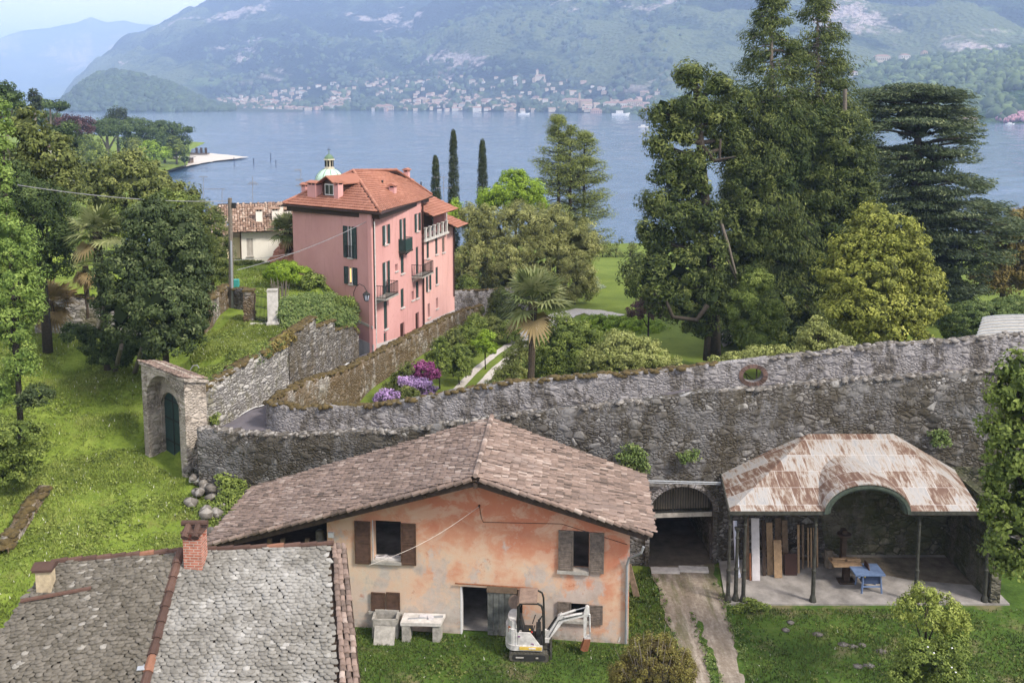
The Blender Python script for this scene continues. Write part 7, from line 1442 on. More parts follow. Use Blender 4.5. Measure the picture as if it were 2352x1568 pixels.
t = empty('lakeside_villa', gy(135, 350, 200), 'white villa mostly hidden in the left trees', 'villa'); q = MB(); p = gy(135, 345, 200); q.box(p + Vector((0, 0, -4)), (5, 5, 9)); q.build('wall', M['white_plaster'], t); q = MB(); q.box(p + Vector((0, 0, .6)), (5.6, 5.6, .3)); q.build('roof', M['coppi_far'], t)
# ================================================================== foliage
L = {}
for nm, a in {
    'dark': ((0.014, 0.028, 0.008), (0.045, 0.075, 0.018), (0.15, 0.2, 0.06)), 'laurel': ((0.018, 0.032, 0.01), (0.055, 0.082, 0.024), (0.2, 0.235, 0.1)),
    'olive': ((0.035, 0.045, 0.012), (0.12, 0.145, 0.035), (0.3, 0.32, 0.1)), 'bright': ((0.06, 0.11, 0.02), (0.17, 0.25, 0.05), (0.36, 0.45, 0.12)),
    'conifer': ((0.014, 0.028, 0.006), (0.064, 0.09, 0.018), (0.24, 0.27, 0.075)), 'cedar': ((0.02, 0.036, 0.018), (0.07, 0.1, 0.045), (0.22, 0.25, 0.12)),
    'gold': ((0.05, 0.06, 0.01), (0.22, 0.245, 0.04), (0.47, 0.47, 0.11)), 'bamboo': ((0.07, 0.075, 0.022), (0.22, 0.235, 0.07), (0.5, 0.5, 0.2)),
    'lime': ((0.069, 0.115, 0.009), (0.213, 0.325, 0.025), (0.406, 0.522, 0.072)), 'larch': ((0.05, 0.07, 0.014), (0.15, 0.185, 0.04), (0.3, 0.33, 0.1)),
    'cypress': ((0.011, 0.018, 0.007), (0.027, 0.043, 0.013), (0.087, 0.102, 0.029)), 'mid': ((0.04, 0.065, 0.012), (0.13, 0.175, 0.032), (0.31, 0.37, 0.09)),
    'pale': ((0.07, 0.08, 0.02), (0.25, 0.28, 0.08), (0.5, 0.52, 0.2)), 'maroon': ((0.023, 0.011, 0.014), (0.075, 0.035, 0.043), (0.203, 0.102, 0.102)),
    'variegated': ((0.12, 0.16, 0.09), (0.32, 0.38, 0.25), (0.55, 0.6, 0.45)), 'brown': ((0.057, 0.04, 0.014), (0.175, 0.138, 0.037), (0.377, 0.29, 0.102)),
    'hedge': ((0.03, 0.05, 0.01), (0.1, 0.13, 0.03), (0.21, 0.23, 0.07)), 'purple': ((0.06, 0.06, 0.05), (0.36, 0.22, 0.46), (0.66, 0.5, 0.75)),
    'magenta': ((0.1, 0.02, 0.07), (0.28, 0.06, 0.2), (0.4, 0.14, 0.3)), 'palm': ((0.045, 0.07, 0.02), (0.13, 0.16, 0.05), (0.36, 0.38, 0.18)),
    'dead': ((0.12, 0.08, 0.03), (0.22, 0.16, 0.07), (0.36, 0.29, 0.15)), 'bush': ((0.057, 0.04, 0.014), (0.125, 0.106, 0.027), (0.319, 0.304, 0.072)),
    'ivy': ((0.034, 0.057, 0.014), (0.1, 0.15, 0.037), (0.246, 0.29, 0.102)), 'yellowgreen': ((0.07, 0.09, 0.012), (0.22, 0.265, 0.05), (0.46, 0.5, 0.14)),
    'farpine': ((0.017, 0.034, 0.011), (0.056, 0.094, 0.025), (0.16, 0.217, 0.065))}.items(): L[nm] = leafm('leaves_' + nm, *a)
def unit(n):
    v = rng.normal(size=(n, 3)); return v / np.linalg.norm(v, axis=1)[:, None]
def leaves(P, N, size, asp, tint, along=None, fold=0.0):
    """diamond leaf faces: P centre, N facing"""
    n = len(P); N = N / (np.linalg.norm(N, axis=1)[:, None] + 1e-9)
    t = unit(n) if along is None else along + unit(n) * .45
    t = t - N * (t * N).sum(1)[:, None]; t /= np.linalg.norm(t, axis=1)[:, None] + 1e-9
    b_ = np.cross(N, t); s = (np.broadcast_to(size, (n,)) * rng.uniform(.6, 1.35, n))[:, None]
    a = t * s * .5; c = b_ * s * .5 * asp
    V = np.stack([P - a, P + c - a * .1, P + a, P - c - a * .1], 1).reshape(-1, 3)
    return V, np.arange(4 * n).reshape(n, 4), tint
def clump_leaves(C_, rad, out, k, leaf, asp, ctint, squash=1.0, along=None, droop=0.0, spread=.55):
    """C_ clump centres, rad radius, out outward direction, k leaves each"""
    n = len(C_); idx = np.repeat(np.arange(n), k); d = unit(n * k); d[:, 2] *= squash
    rr = rng.uniform(.45, 1.0, n * k) ** .6
    P = C_[idx] + d * (rad[idx] * rr)[:, None]
    N = d * spread + out[idx] * .35 + unit(n * k) * .45; N[:, 2] += .25
    al = None if along is None else along[idx] + np.array([0, 0, -droop])
    tint = np.clip(ctint[idx] * .7 + rng.normal(.15, .13, n * k) + d[:, 2] * .1, 0, 1)  # upper leaves of a clump tinted lighter, light from above put into colour
    return leaves(P, N, leaf, asp, tint, al)
def ellip_area(r): a, b_, c = r; return 4 * math.pi * (((a * b_) ** 1.6 + (a * c) ** 1.6 + (b_ * c) ** 1.6) / 3) ** (1 / 1.6)
def crown(blobs, leaf, asp=.5, cr=.5, cover=2.2, core=True, low=-.8, rough=.22, squash=.8):
    """irregular crown: leaf clumps spread over and just inside a set of ellipsoids"""
    Cs, Rd, Od, Ct = [], [], [], []
    B_ = [(np.array(c, float), np.array(r, float)) for c, r in blobs]; coreP, coreN = [], []
    for bi, (c, r) in enumerate(B_):
        n = max(6, int(ellip_area(r) / (cr * cr * 1.9))); d = unit(n); d = d[d[:, 2] > low]
        lump = .86 + (fbm(d[:, 0] * 2.2 + bi * 7 + 5, d[:, 2] * 2.2 + d[:, 1] * 2.2 + 9, 3, bi + 3) - .45) * rough * 3
        p = c + d * r * lump[:, None]; keep = np.ones(len(p), bool)
        for bj, (c2, r2) in enumerate(B_):
            if bj != bi: keep &= (((p - c2) / r2) ** 2).sum(1) > .55
        keep &= rng.random(len(p)) > .06
        p, d2 = p[keep], d[keep]; Cs.append(p); Od.append(d2); Rd.append(cr * rng.uniform(.6, 1.35, len(p))); Ct.append(np.clip(rng.normal(.42, .2, len(p)), 0, 1))
        if core:
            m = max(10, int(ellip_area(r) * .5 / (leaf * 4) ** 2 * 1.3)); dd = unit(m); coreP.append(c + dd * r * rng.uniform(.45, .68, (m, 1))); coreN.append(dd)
    C_ = np.concatenate(Cs); Rd = np.concatenate(Rd); Od = np.concatenate(Od); Ct = np.concatenate(Ct)
    k = max(6, int(cover * 3.2 * cr * cr / (leaf * leaf * asp * .5) / 2)); k = min(k, 110)
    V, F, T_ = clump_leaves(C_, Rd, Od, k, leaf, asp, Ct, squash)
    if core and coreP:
        P = np.concatenate(coreP); N = np.concatenate(coreN); V2, F2, T2 = leaves(P, N + unit(len(P)) * .3, leaf * 4, .9, np.full(len(P), .12)); F = np.concatenate([F, F2 + len(V)]); V = np.concatenate([V, V2]); T_ = np.concatenate([T_, T2])  # inner fill leaves tinted dark, crown shade put into the colour
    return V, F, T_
NLEAF = [0]
def plant(name, label, cat, base, VFT, mat, trunk=None, bark='bark', group=None, crown_name='crown', limbs=None):
    t = empty(name, base, label, cat, group); NLEAF[0] += len(VFT[1])
    part_np(crown_name, VFT[0], VFT[1], t, L[mat] if isinstance(mat, str) else mat, VFT[2])
    if trunk or limbs:
        q = MB()
        for pts, rs in (trunk or []): q.tube(pts, rs, 9)
        q.build('trunk', M[bark], t, True)
        if limbs:
            q = MB()
            for pts, rs in limbs: q.tube(pts, rs, 6)
            q.build('limbs', M[bark], t, True)
    return t
def px_blobs(y, items, depth=.9):
    """items (u, v, half width px, half height px[, dy]) measured at distance y"""
    out = []
    for it in items:
        u, v, hw, hh_ = it[:4]; dy = it[4] if len(it) > 4 else 0; p = gy(u, v, y + dy); m = ppm(y + dy, p.z); out.append(((p.x, p.y, p.z), (hw / m, hw / m * depth, hh_ / m)))
    return out
def limbs_to(base, top, blobs, r0, n=None):
    out = []; base = Vector(base); top = Vector(top)
    for i, (c, r) in enumerate(blobs if n is None else blobs[:n]):
        c = Vector(c); f = random.uniform(.35, .8); s = base.lerp(top, f); mid = s.lerp(c, .5) + Vector((0, 0, .1 * (c - s).length)); out.append(([s, mid, c + Vector((0, 0, r[2] * .3))], [r0 * .55, r0 * .35, r0 * .12]))
    return out
def leafy(name, label, cat, y, vbase, items, mat, leaf, cr, tr=.18, bark='bark', asp=.5, cover=2.2, zb=None, group=None, depth=.9, core=True, rough=.22, low=-.8, stem=True, squash=.8):
    bl = px_blobs(y, items, depth); u0 = items[0][0]; base = gy(u0, vbase, y); 
    if zb is not None: base = Vector((bl[0][0][0], y, zb))
    VFT = crown(bl, leaf, asp, cr, cover, core, low, rough, squash)
    top = Vector(bl[0][0]); tr_ = [([base + Vector((0, 0, -.3)), base.lerp(top, .5) + Vector((random.uniform(-.1, .1), 0, 0)), top + Vector((0, 0, bl[0][1][2] * .5))], [tr, tr * .75, tr * .3])]
    return plant(name, label, cat, base, VFT, mat, tr_ if stem else None, bark, group, limbs=limbs_to(base, top, bl, tr) if stem and len(bl) > 1 else None)

def conifer(name, label, y, u, vtop, vbase, prof, mat, leaf=.3, cr=.7, droop=.25, dens=1.0, tr=.5, zb=None, k=40, bark='bark_pale', asp=.3, gap=.0, seed=1, lean=0, squash=.9, depth=1.0, up=0.0, bare=True, category='tree', core=1.0):
    """prof: list (fraction of height from base, half width in px) ; whorled limbs that carry clumps of foliage"""
    rs_ = random.Random(seed); top = gy(u, vtop, y); base = gy(u, vbase, y) 
    if zb is not None: base = Vector((top.x - lean, y, zb))
    H_ = top.z - base.z; m = ppm(y, (top.z + base.z) / 2)
    fr = [a for a, _ in prof]; wd = [b_ / m for _, b_ in prof]; Cs, Rd, Od, Ct, Al, limbs = [], [], [], [], [], []
    nb = int(H_ * 7 * dens)
    for i in range(nb):
        f = rs_.uniform(fr[0], 1.0) if i > 6 else 1 - i * .004; Lm = float(np.interp(f, fr, wd)) * rs_.uniform(.62, 1.08); an = rs_.uniform(0, 2 * math.pi); z = base.z + H_ * f
        ax = base.x + (top.x - base.x) * f; d = np.array([math.cos(an), math.sin(an) * depth, 0]); s = np.array([ax, y, z])
        if gap and vnoise(np.array(f * 9.0 + seed), np.array(an * 1.1), seed + 5) < gap: continue
        tip = s + d * Lm + np.array([0, 0, -droop * Lm + up * Lm]); nc = max(1, int(Lm * .62 / (cr * .62)))
        for j in range(nc):
            g = 1 - j / max(1, nc) * .62; p = s + (tip - s) * g + np.array([0, 0, .08 * Lm * math.sin(g * math.pi)]) + rng.normal(0, cr * .16, 3)
            Cs.append(p); Rd.append(cr * rs_.uniform(.5, 1.15) * (.55 + .45 * min(1, Lm / (wd[0] + .01) + .3))); Od.append(d * .8 + np.array([0, 0, .4])); Ct.append(min(1, max(0, rs_.gauss(.42, .2)))); Al.append(d * .7)
        if Lm > .8 and rs_.random() < .35: limbs.append(([Vector(s), Vector(s + (tip - s) * .5 + np.array([0, 0, .1 * Lm])), Vector(s + (tip - s) * .92)], [.05 * (1 - f) + .045, .045, .02]))
    C_ = np.array(Cs); V, F, T_ = clump_leaves(C_, np.array(Rd), np.array(Od), k, leaf, asp, np.array(Ct), squash, np.array(Al), .25 + droop)
    if core:
        n = int(H_ * 40 * core); f = rng.uniform(fr[0], .72, n); an = rng.uniform(0, 6.28, n); r_ = np.interp(f, fr, wd) * rng.uniform(.05, .62, n) * np.where(f > .5, .6, 1)
        P = np.column_stack([base.x + (top.x - base.x) * f + r_ * np.cos(an), y + r_ * np.sin(an) * depth, base.z + H_ * f]); V2, F2, T2 = leaves(P, np.column_stack([np.cos(an), np.sin(an), np.full(n, .3)]) + unit(n) * .4, cr * 1.1, .6, rng.uniform(.05, .3, n)); F = np.concatenate([F, F2 + len(V)]); V = np.concatenate([V, V2]); T_ = np.concatenate([T_, T2])  # fill leaves near the trunk tinted dark, inner shade put into colour
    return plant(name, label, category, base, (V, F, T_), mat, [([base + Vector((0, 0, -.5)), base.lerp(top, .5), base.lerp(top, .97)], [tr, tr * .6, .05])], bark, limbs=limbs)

# ---- the great conifers on the right (the gnarled one nearest)
conifer('giant_conifer', 'very tall conifer left of the pair whose tops touch the upper frame edge', 74, 1772, -14, 830, [(.02, 150), (.2, 165), (.42, 140), (.6, 118), (.78, 82), (.9, 52), (1, 14)], 'conifer', .26, 1.05, .22, 2.8, .6, k=90, seed=3, gap=.1, squash=.6)
conifer('giant_conifer', 'very tall conifer right of the pair whose tops touch the upper frame edge', 77, 1878, -16, 830, [(.02, 120), (.2, 130), (.45, 122), (.62, 112), (.78, 84), (.9, 52), (1, 16)], 'conifer', .26, 1.05, .22, 2.8, .6, k=90, seed=8, gap=.1, squash=.6)
# gnarled conifer: broken top, clumps on twisted limbs
gb = px_blobs(69, [(1590, 172, 46, 26), (1652, 198, 36, 24), (1530, 262, 46, 32), (1625, 268, 60, 34, 1), (1685, 240, 44, 34, 2), (1518, 330, 34, 30), (1560, 300, 40, 34), (1540, 400, 42, 46), (1570, 372, 34, 34), (1535, 478, 66, 44), (1500, 540, 42, 40), (1590, 520, 40, 50), (1570, 600, 80, 66), (1500, 630, 60, 50), (1625, 640, 40, 60), (1560, 690, 70, 50), (1610, 740, 38, 30), (1470, 640, 36, 50), (1600, 440, 24, 40), (1660, 330, 34, 34, 2), (1700, 300, 40, 50, 3), (1605, 390, 34, 44, -.8), (1615, 500, 34, 50, -.8), (1632, 590, 40, 50, -.8), (1640, 690, 36, 50, -.8), (1590, 240, 40, 34, -.6), (1560, 450, 40, 50)], .85)
V, F, T_ = crown(gb, .3, .32, .62, 2.4, True, -1, .3, .9); bs = gz(1645, 826, 2.1)
tp_ = gy(1600, 205, 69); lim = []
for c, r in gb:
    c = Vector(c); s = bs.lerp(tp_, min(.98, max(.12, (c.z - bs.z) / (tp_.z - bs.z) - .04))); m_ = s.lerp(c, .5) + Vector((random.uniform(-.4, .4), 0, random.uniform(-.5, .1))); lim.append(([s, m_, c], [.2, .13, .06]))
lim.append(([gy(1646, 560, 68.2), gy(1668, 590, 68), gy(1690, 640, 68)], [.12, .1, .06])); lim.append(([gy(1625, 700, 67.6), gy(1600, 735, 67.4), gy(1545, 728, 67.2), gy(1530, 690, 67.2)], [.2, .18, .16, .1])); lim.append(([gy(1612, 335, 67.8), gy(1640, 370, 67.6), gy(1690, 360, 67.5), gy(1652, 372, 67.6), gy(1655, 320, 67.6)], [.2, .17, .05, .14, .08]))
plant('gnarled_conifer', 'gnarled conifer with a broken top and twisted bare limbs left of the giant pair', 'tree', bs, (V, F, T_), 'conifer', [([bs + Vector((0, 0, -.5)), gy(1638, 640, 69), gy(1618, 440, 69), gy(1606, 300, 69), tp_], [.42, .38, .33, .28, .25]), ([gz(1622, 828, 2.1), gy(1628, 740, 68.6), gy(1636, 640, 69)], [.26, .22, .15])], 'bark', limbs=lim)
q = MB(); q.tube([gy(1652, 500, 68.9), gy(1672, 560, 68.7), gy(1690, 628, 68.5)], [.14, .11, .07], 8); tag(q.build('dead_trunk', M['bark_pale']), 'bare leaning stem at the right of the gnarled conifer', 'dead trunk'); q = MB(); q.tube([gy(1941, 205, 73.5), gy(1940, 300, 73.4), gy(1934, 385, 73.4)], [.14, .17, .2], 8); t_ = q.build('dead_trunk', M['bark_pale']); tag(t_, 'bare pale dead stem upright at the right of the giant conifers', 'dead trunk')
# filler conifers at the foot of the giants
leafy('dense_conifer', 'dense green conifer filling the space between the gnarled and the giant conifers', 'tree', 71, 830, [(1700, 410, 46, 60), (1690, 500, 56, 66), (1715, 600, 64, 70), (1700, 700, 56, 70), (1745, 500, 56, 76), (1765, 700, 76, 80), (1685, 330, 36, 46), (1740, 390, 50, 60)], 'conifer', .25, .62, .35, zb=2, rough=.45, cover=2.6, asp=.35, low=-1, stem=False)
leafy('dense_conifer', 'broad full conifer right of the giant pair, in front of the cedar', 'tree', 72, 830, [(1945, 290, 44, 46), (1952, 370, 56, 56), (1965, 450, 58, 56), (1945, 530, 66, 56), (1905, 620, 80, 60), (1870, 720, 90, 60), (1985, 420, 34, 56), (1905, 420, 56, 76), (1975, 520, 40, 40), (1915, 330, 50, 60)], 'conifer', .25, .62, .4, zb=2, rough=.45, cover=2.6, asp=.35, low=-1, stem=False)
leafy('dense_conifer', 'darkest full conifer mass below the giant pair, behind the golden tree', 'tree', 73, 830, [(1805, 350, 64, 60), (1825, 440, 76, 70), (1840, 550, 76, 76), (1800, 640, 80, 70), (1840, 745, 90, 60), (1795, 270, 50, 50), (1865, 290, 46, 50), (1860, 370, 60, 60)], 'dark', .25, .62, .35, zb=2, rough=.45, cover=2.6, asp=.35, low=-1, stem=False)
leafy('dense_conifer', 'small bright green conifer at the foot of the giant pair', 'tree', 65, 830, [(1735, 650, 34, 40), (1720, 700, 44, 50), (1755, 720, 44, 54), (1735, 770, 56, 40)], 'mid', .18, .4, .2, zb=2, rough=.4, cover=2.3, asp=.35, low=-1, stem=False)
# golden conifer
gb = px_blobs(60.5, [(2020, 530, 75, 52), (1960, 565, 50, 40), (2085, 580, 60, 50), (1925, 630, 52, 42), (2010, 630, 80, 60, -1), (2110, 655, 58, 50), (1985, 705, 90, 52, -1.2), (2075, 720, 80, 50, -1), (1925, 700, 40, 30), (2140, 690, 30, 40), (2020, 765, 100, 40, -.8), (2005, 490, 36, 24)], .85)
V, F, T_ = crown(gb, .2, .5, .42, 2.5, True, -1, .4, .75); plant('golden_conifer', 'broad golden yellow conifer behind the garden wall', 'tree', (27, 60.5, 2.3), (V, F, T_), 'gold', [([gb[10][0], gb[0][0]], [.3, .1])], 'bark')
# cedar of flat tiers
cy = 84; cb_ = gz(2110, 700, 1.2); cb_ = Vector((gy(2110, 560, cy).x, cy, 1.2)); Cs, Rd, Od, Ct, Al, lim = [], [], [], [], [], []
tiers = [(205, 1985, 2215), (222, 1970, 2228), (250, 1970, 2235), (280, 1975, 2240), (312, 1980, 2240), (345, 1985, 2232), (378, 1990, 2250), (408, 1990, 2265), (440, 2000, 2262), (468, 2010, 2310), (496, 2030, 2350), (516, 2060, 2352), (545, 2020, 2325), (575, 2030, 2310), (612, 2040, 2270), (655, 2050, 2240), (680, 2060, 2230)]
rs_ = random.Random(5)
for v, ua, ub in tiers:
    for k_ in range(130):
        u = rs_.uniform(ua, ub); y_ = cy + rs_.uniform(-1, 1) * (ub - ua) / 2 / ppm(cy, 10) * .8; 
        if vnoise(np.array(u / 60.), np.array(v / 22.), 61) < (.1 if v < 250 else .25): continue
        edge = abs(u - (ua + ub) / 2) / ((ub - ua) / 2); p = gy(u, v + edge ** 2 * rs_.uniform(4, 36) + rs_.uniform(-11, 9), y_ if v > 250 else cy + rs_.uniform(-2, 2)); p = Vector((p.x, p.y, p.z)); ax = Vector((gy(2110, v + 14, cy).x, cy, p.z - 1.0)); d = (p - ax); d.z *= .2; d.normalize()
        Cs.append(tuple(p)); Rd.append(rs_.uniform(.7, 1.5)); Od.append((d.x * .2, d.y * .2, 1)); Ct.append(min(1, max(0, rs_.gauss(.42, .2)))); Al.append((d.x, d.y, -.05))
        if rs_.random() < .06: lim.append(([ax + Vector((0, 0, .2)), ax.lerp(p, .55) + Vector((0, 0, .15)), p + Vector((0, 0, -.1))], [.16, .1, .04]))
VFT = clump_leaves(np.array(Cs), np.array(Rd), np.array(Od), 62, .34, .3, np.array(Ct), .16, np.array(Al), 0, .15)
cvf = crown(px_blobs(84.5, [(2110, 275, 70, 50), (2110, 380, 80, 60), (2115, 470, 90, 60), (2140, 560, 110, 60), (2130, 640, 100, 60)]), .34, .35, .9, 1.5, True, -1, .6, .25); VFT = (np.concatenate([VFT[0], cvf[0]]), np.concatenate([VFT[1], cvf[1] + len(VFT[0])]), np.concatenate([VFT[2], cvf[2] * .8]))  # inner fill tinted darker, shade between the tiers put into colour
ctop = gy(2110, 215, cy); plant('cedar', 'wide dark cedar with flat layered branches at the right', 'tree', cb_, VFT, 'cedar', [([cb_, cb_.lerp(ctop, .5), ctop], [.8, .55, .15])], 'bark', limbs=lim)
gb = px_blobs(88, [(2310, 560, 50, 60), (2360, 520, 60, 50), (2290, 640, 50, 40), (2370, 620, 70, 60), (2420, 560, 60, 90)], .9); V, F, T_ = crown(gb, .26, .5, .6, 2.0, True, -.9, .35); plant('brown_tree', 'bronze brown leaved tree at the right frame edge behind the hedge', 'tree', (47, 88, 1), (V, F, T_), 'brown', [([Vector((gb[0][0][0], 88, .5)), gb[0][0]], [.3, .12])])
# clipped hedge behind the wall at the right
gb = px_blobs(64, [(2252, 748, 100, 62), (2345, 740, 110, 64, 1), (2450, 742, 100, 64, 1)], 1.0); V, F, T_ = crown(gb, .12, .6, .28, 2.8, True, -.6, .03, .5); plant('clipped_hedge', 'rounded clipped hedge behind the barrel roof at the right', 'hedge', (33, 64, 2), (V, F, T_), 'ivy')
leafy('pale_shrub', 'pointed pale green shrub just behind the garden wall, below the golden conifer', 'shrub', 53, 830, [(1880, 790, 55, 48), (1935, 800, 34, 32), (1850, 815, 40, 26), (1876, 750, 22, 22)], 'pale', .13, .26, .08, zb=3)
leafy('pale_shrub', 'low spreading pale shrub behind the garden wall right of the conifer trunk', 'shrub', 51, 840, [(1740, 815, 42, 20), (1690, 822, 30, 14), (1785, 808, 28, 20), (1650, 828, 22, 12)], 'pale', .13, .22, .06, zb=3)
# ---- middle: larch, lime tree, bamboo, cypresses
cyy = 108
for u, vt, vb, hw, lb in ((1000, 360, 510, 15, 'shortest of the three dark cypresses, nearest the pink house'), (1041, 302, 510, 15, 'tallest of the three dark cypresses, in the middle'), (1108, 324, 520, 15, 'right hand dark cypress beside the lime green tree')):
    tp = gy(u, vt, cyy); bs = Vector((tp.x, cyy, .3)); m = ppm(cyy, 9); H_ = tp.z - bs.z; n = 800; f = rng.random(n) ** .8; an = rng.uniform(0, 6.28, n); r_ = np.interp(f, [0, .1, .45, .8, .95, 1], [.75, 1, .95, .62, .34, .06]) * hw / m * rng.uniform(.8, 1.08, n)
    C_ = np.column_stack([bs.x + r_ * np.cos(an) * .85, cyy + r_ * np.sin(an) * .85, bs.z + f * H_]); Od = np.column_stack([np.cos(an), np.sin(an), np.full(n, .3)])
    VFT = clump_leaves(C_, np.full(n, .26), Od, 24, .16, .45, np.clip(rng.normal(.45, .2, n), 0, 1), 1.3, np.tile([0, 0, 1.0], (n, 1)), 0); plant('cypress', lb, 'cypress', bs, VFT, 'cypress', [([bs, bs.lerp(tp, .9)], [.2, .05])], group='cypresses by the lake')
Cs, Rd, Od, Ct, Al, lim, tr_ = [], [], [], [], [], [], []; ly = 112; m = ppm(ly, 10)
for u, vt, sc in ((1283, 262, 1.0), (1310, 290, .9), (1342, 300, 1.0)):
    tp = gy(u, vt, ly + rs_.uniform(-1, 1)); bs = Vector((tp.x + rs_.uniform(-.3, .3), tp.y, 0)); tr_.append(([bs, bs.lerp(tp, .5), tp], [.32, .2, .04])); H_ = tp.z
    for i in range(115):
        f = rs_.uniform(.18, 1); side = rs_.uniform(0, 6.28); Lm = float(np.interp(f, [.2, .45, .7, .9, 1], [70, 78, 56, 30, 8])) / m * sc * rs_.uniform(.6, 1.05)
        if u < 1300 and math.cos(side) > .5: Lm *= .6
        if u > 1330 and math.cos(side) < -.5: Lm *= .6
        s = bs.lerp(tp, f); d = Vector((math.cos(side), math.sin(side), 0)); tip = s + d * Lm + Vector((0, 0, Lm * (.3 if f > .5 else .02))); lim.append(([s, s.lerp(tip, .5) + Vector((0, 0, -.1 * Lm)), tip], [.07, .045, .015]))
        for g in (.45, .65, .85, 1.0): Cs.append(tuple(s.lerp(tip, g) + Vector((rs_.gauss(0, .15), rs_.gauss(0, .15), -.15)))); Rd.append(rs_.uniform(.6, 1.0)); Od.append((d.x * .4, d.y * .4, .8)); Ct.append(min(1, max(0, rs_.gauss(.5, .2)))); Al.append((d.x, d.y, -.2))
VFT = clump_leaves(np.array(Cs), np.array(Rd), np.array(Od), 48, .22, .35, np.array(Ct), .5, np.array(Al), .3)
plant('swamp_cypress', 'tall feathery light green tree with several trunks standing before the lake', 'tree', (tr_[0][0][0].x, ly, 0), VFT, 'larch', tr_, 'bark', limbs=lim)
leafy('lime_green_tree', 'bright lime green rounded tree between the dark cypress and the feathery tree', 'tree', 104, 500, [(1185, 440, 58, 45), (1140, 455, 40, 34), (1225, 455, 38, 36), (1180, 410, 30, 22), (1120, 470, 28, 26)], 'lime', .22, .6, .2, zb=.5)
leafy('olive_conifer', 'small yellow green conifer beside the pink house roof edge', 'tree', 96, 480, [(1045, 480, 18, 22), (1040, 500, 24, 26)], 'lime', .18, .35, .1, zb=1)
gb = px_blobs(95, [(1120, 530, 62, 62), (1190, 510, 60, 50, 1), (1255, 525, 66, 56), (1320, 560, 60, 56), (1100, 600, 56, 70, -1), (1165, 610, 60, 70, -2), (1235, 610, 60, 74, -2), (1300, 630, 62, 66, -2), (1360, 560, 30, 30), (1340, 650, 36, 44, -1), (1075, 500, 30, 30, 1), (1070, 640, 30, 40, -1), (1200, 660, 80, 40, -1)], .8)
V, F, T_ = crown(gb, .26, .25, .55, 2.3, True, -1, .35, .9); plant('bamboo_grove', 'large mass of golden olive bamboo beside the pink house', 'bamboo', (1, 95, .8), (V, F, T_), 'bamboo', [([Vector((gb[i][0][0], 94, .5)), Vector(gb[i][0])], [.06, .03]) for i in (0, 2, 3, 5, 7)], 'bark_pale')
leafy('roadside_shrub', 'bright green shrub at the end wall lamp post', 'shrub', 90, 700, [(1070, 660, 28, 26), (1055, 690, 14, 16)], 'mid', .16, .35, .06, zb=1.2)
leafy('variegated_shrub', 'white variegated shrub at the edge of the lawn', 'shrub', 104, 695, [(1368, 672, 22, 22), (1362, 648, 12, 12)], 'variegated', .18, .35, .05, zb=.4)
for u, vt, vb, lb in ((1385, 548, 635, 'leftmost small twiggy tree on the lake edge of the lawn'), (1415, 545, 638, 'taller small rust tinged tree on the lake edge of the lawn'), (1448, 552, 638, 'small tree by the lake beside the gnarled conifer')):
    leafy('lakeside_tree', lb, 'tree', 138, vb, [(u, (vt + vb) / 2 - 8, 15, 22), (u + 8, vt + 12, 10, 10), (u - 6, vb - 18, 14, 12)], 'olive', .28, .55, .1, zb=-1.6, group=None, core=False, cover=1.1)
leafy('lakeside_hedge', 'low dark hedge at the lake edge of the lawn', 'hedge', 134, 640, [(1395, 630, 26, 9), (1430, 628, 26, 9), (1465, 628, 26, 10)], 'dark', .25, .4, .06, zb=-1.5, stem=False)
leafy('small_maroon_tree', 'small tree with dark maroon leaves in the garden', 'tree', 76, 795, [(1490, 705, 38, 30), (1520, 715, 22, 18), (1462, 715, 22, 18), (1495, 680, 22, 16)], 'maroon', .16, .32, .09, 'bark', zb=1.5, cover=1.5, core=False)
leafy('golden_shrub', 'low spreading yellow green shrub right of the garden path', 'shrub', 82, 790, [(1400, 750, 60, 26), (1470, 757, 60, 32), (1515, 772, 40, 28), (1365, 745, 36, 20), (1440, 780, 60, 26)], 'lime', .15, .32, .06, zb=1.1)
leafy('evergreen_shrub', 'small dark conical shrub on the lawn by the maroon tree', 'shrub', 78, 800, [(1540, 790, 14, 12)], 'dark', .12, .2, .04, zb=1.3)
leafy('round_shrub', 'big round mid green shrub right of the tall palm', 'shrub', 61, 880, [(1275, 815, 74, 76), (1335, 830, 60, 66), (1235, 850, 44, 46), (1290, 765, 50, 42), (1345, 775, 40, 36)], 'mid', .13, .3, .12, zb=2.3)
leafy('pale_bush', 'pale leaved bush between the round shrub and the garden wall', 'shrub', 57, 880, [(1420, 825, 70, 54), (1485, 830, 60, 42), (1375, 840, 46, 50), (1430, 790, 46, 34), (1535, 842, 38, 24), (1480, 800, 34, 26)], 'pale', .12, .26, .08, zb=2.5)
leafy('pale_bush', 'thin pale bush left of the tall palm trunk', 'shrub', 57, 880, [(1185, 835, 34, 46), (1168, 862, 34, 30), (1205, 800, 26, 30), (1140, 880, 26, 18)], 'pale', .12, .24, .06, zb=2.5, cover=1.7)
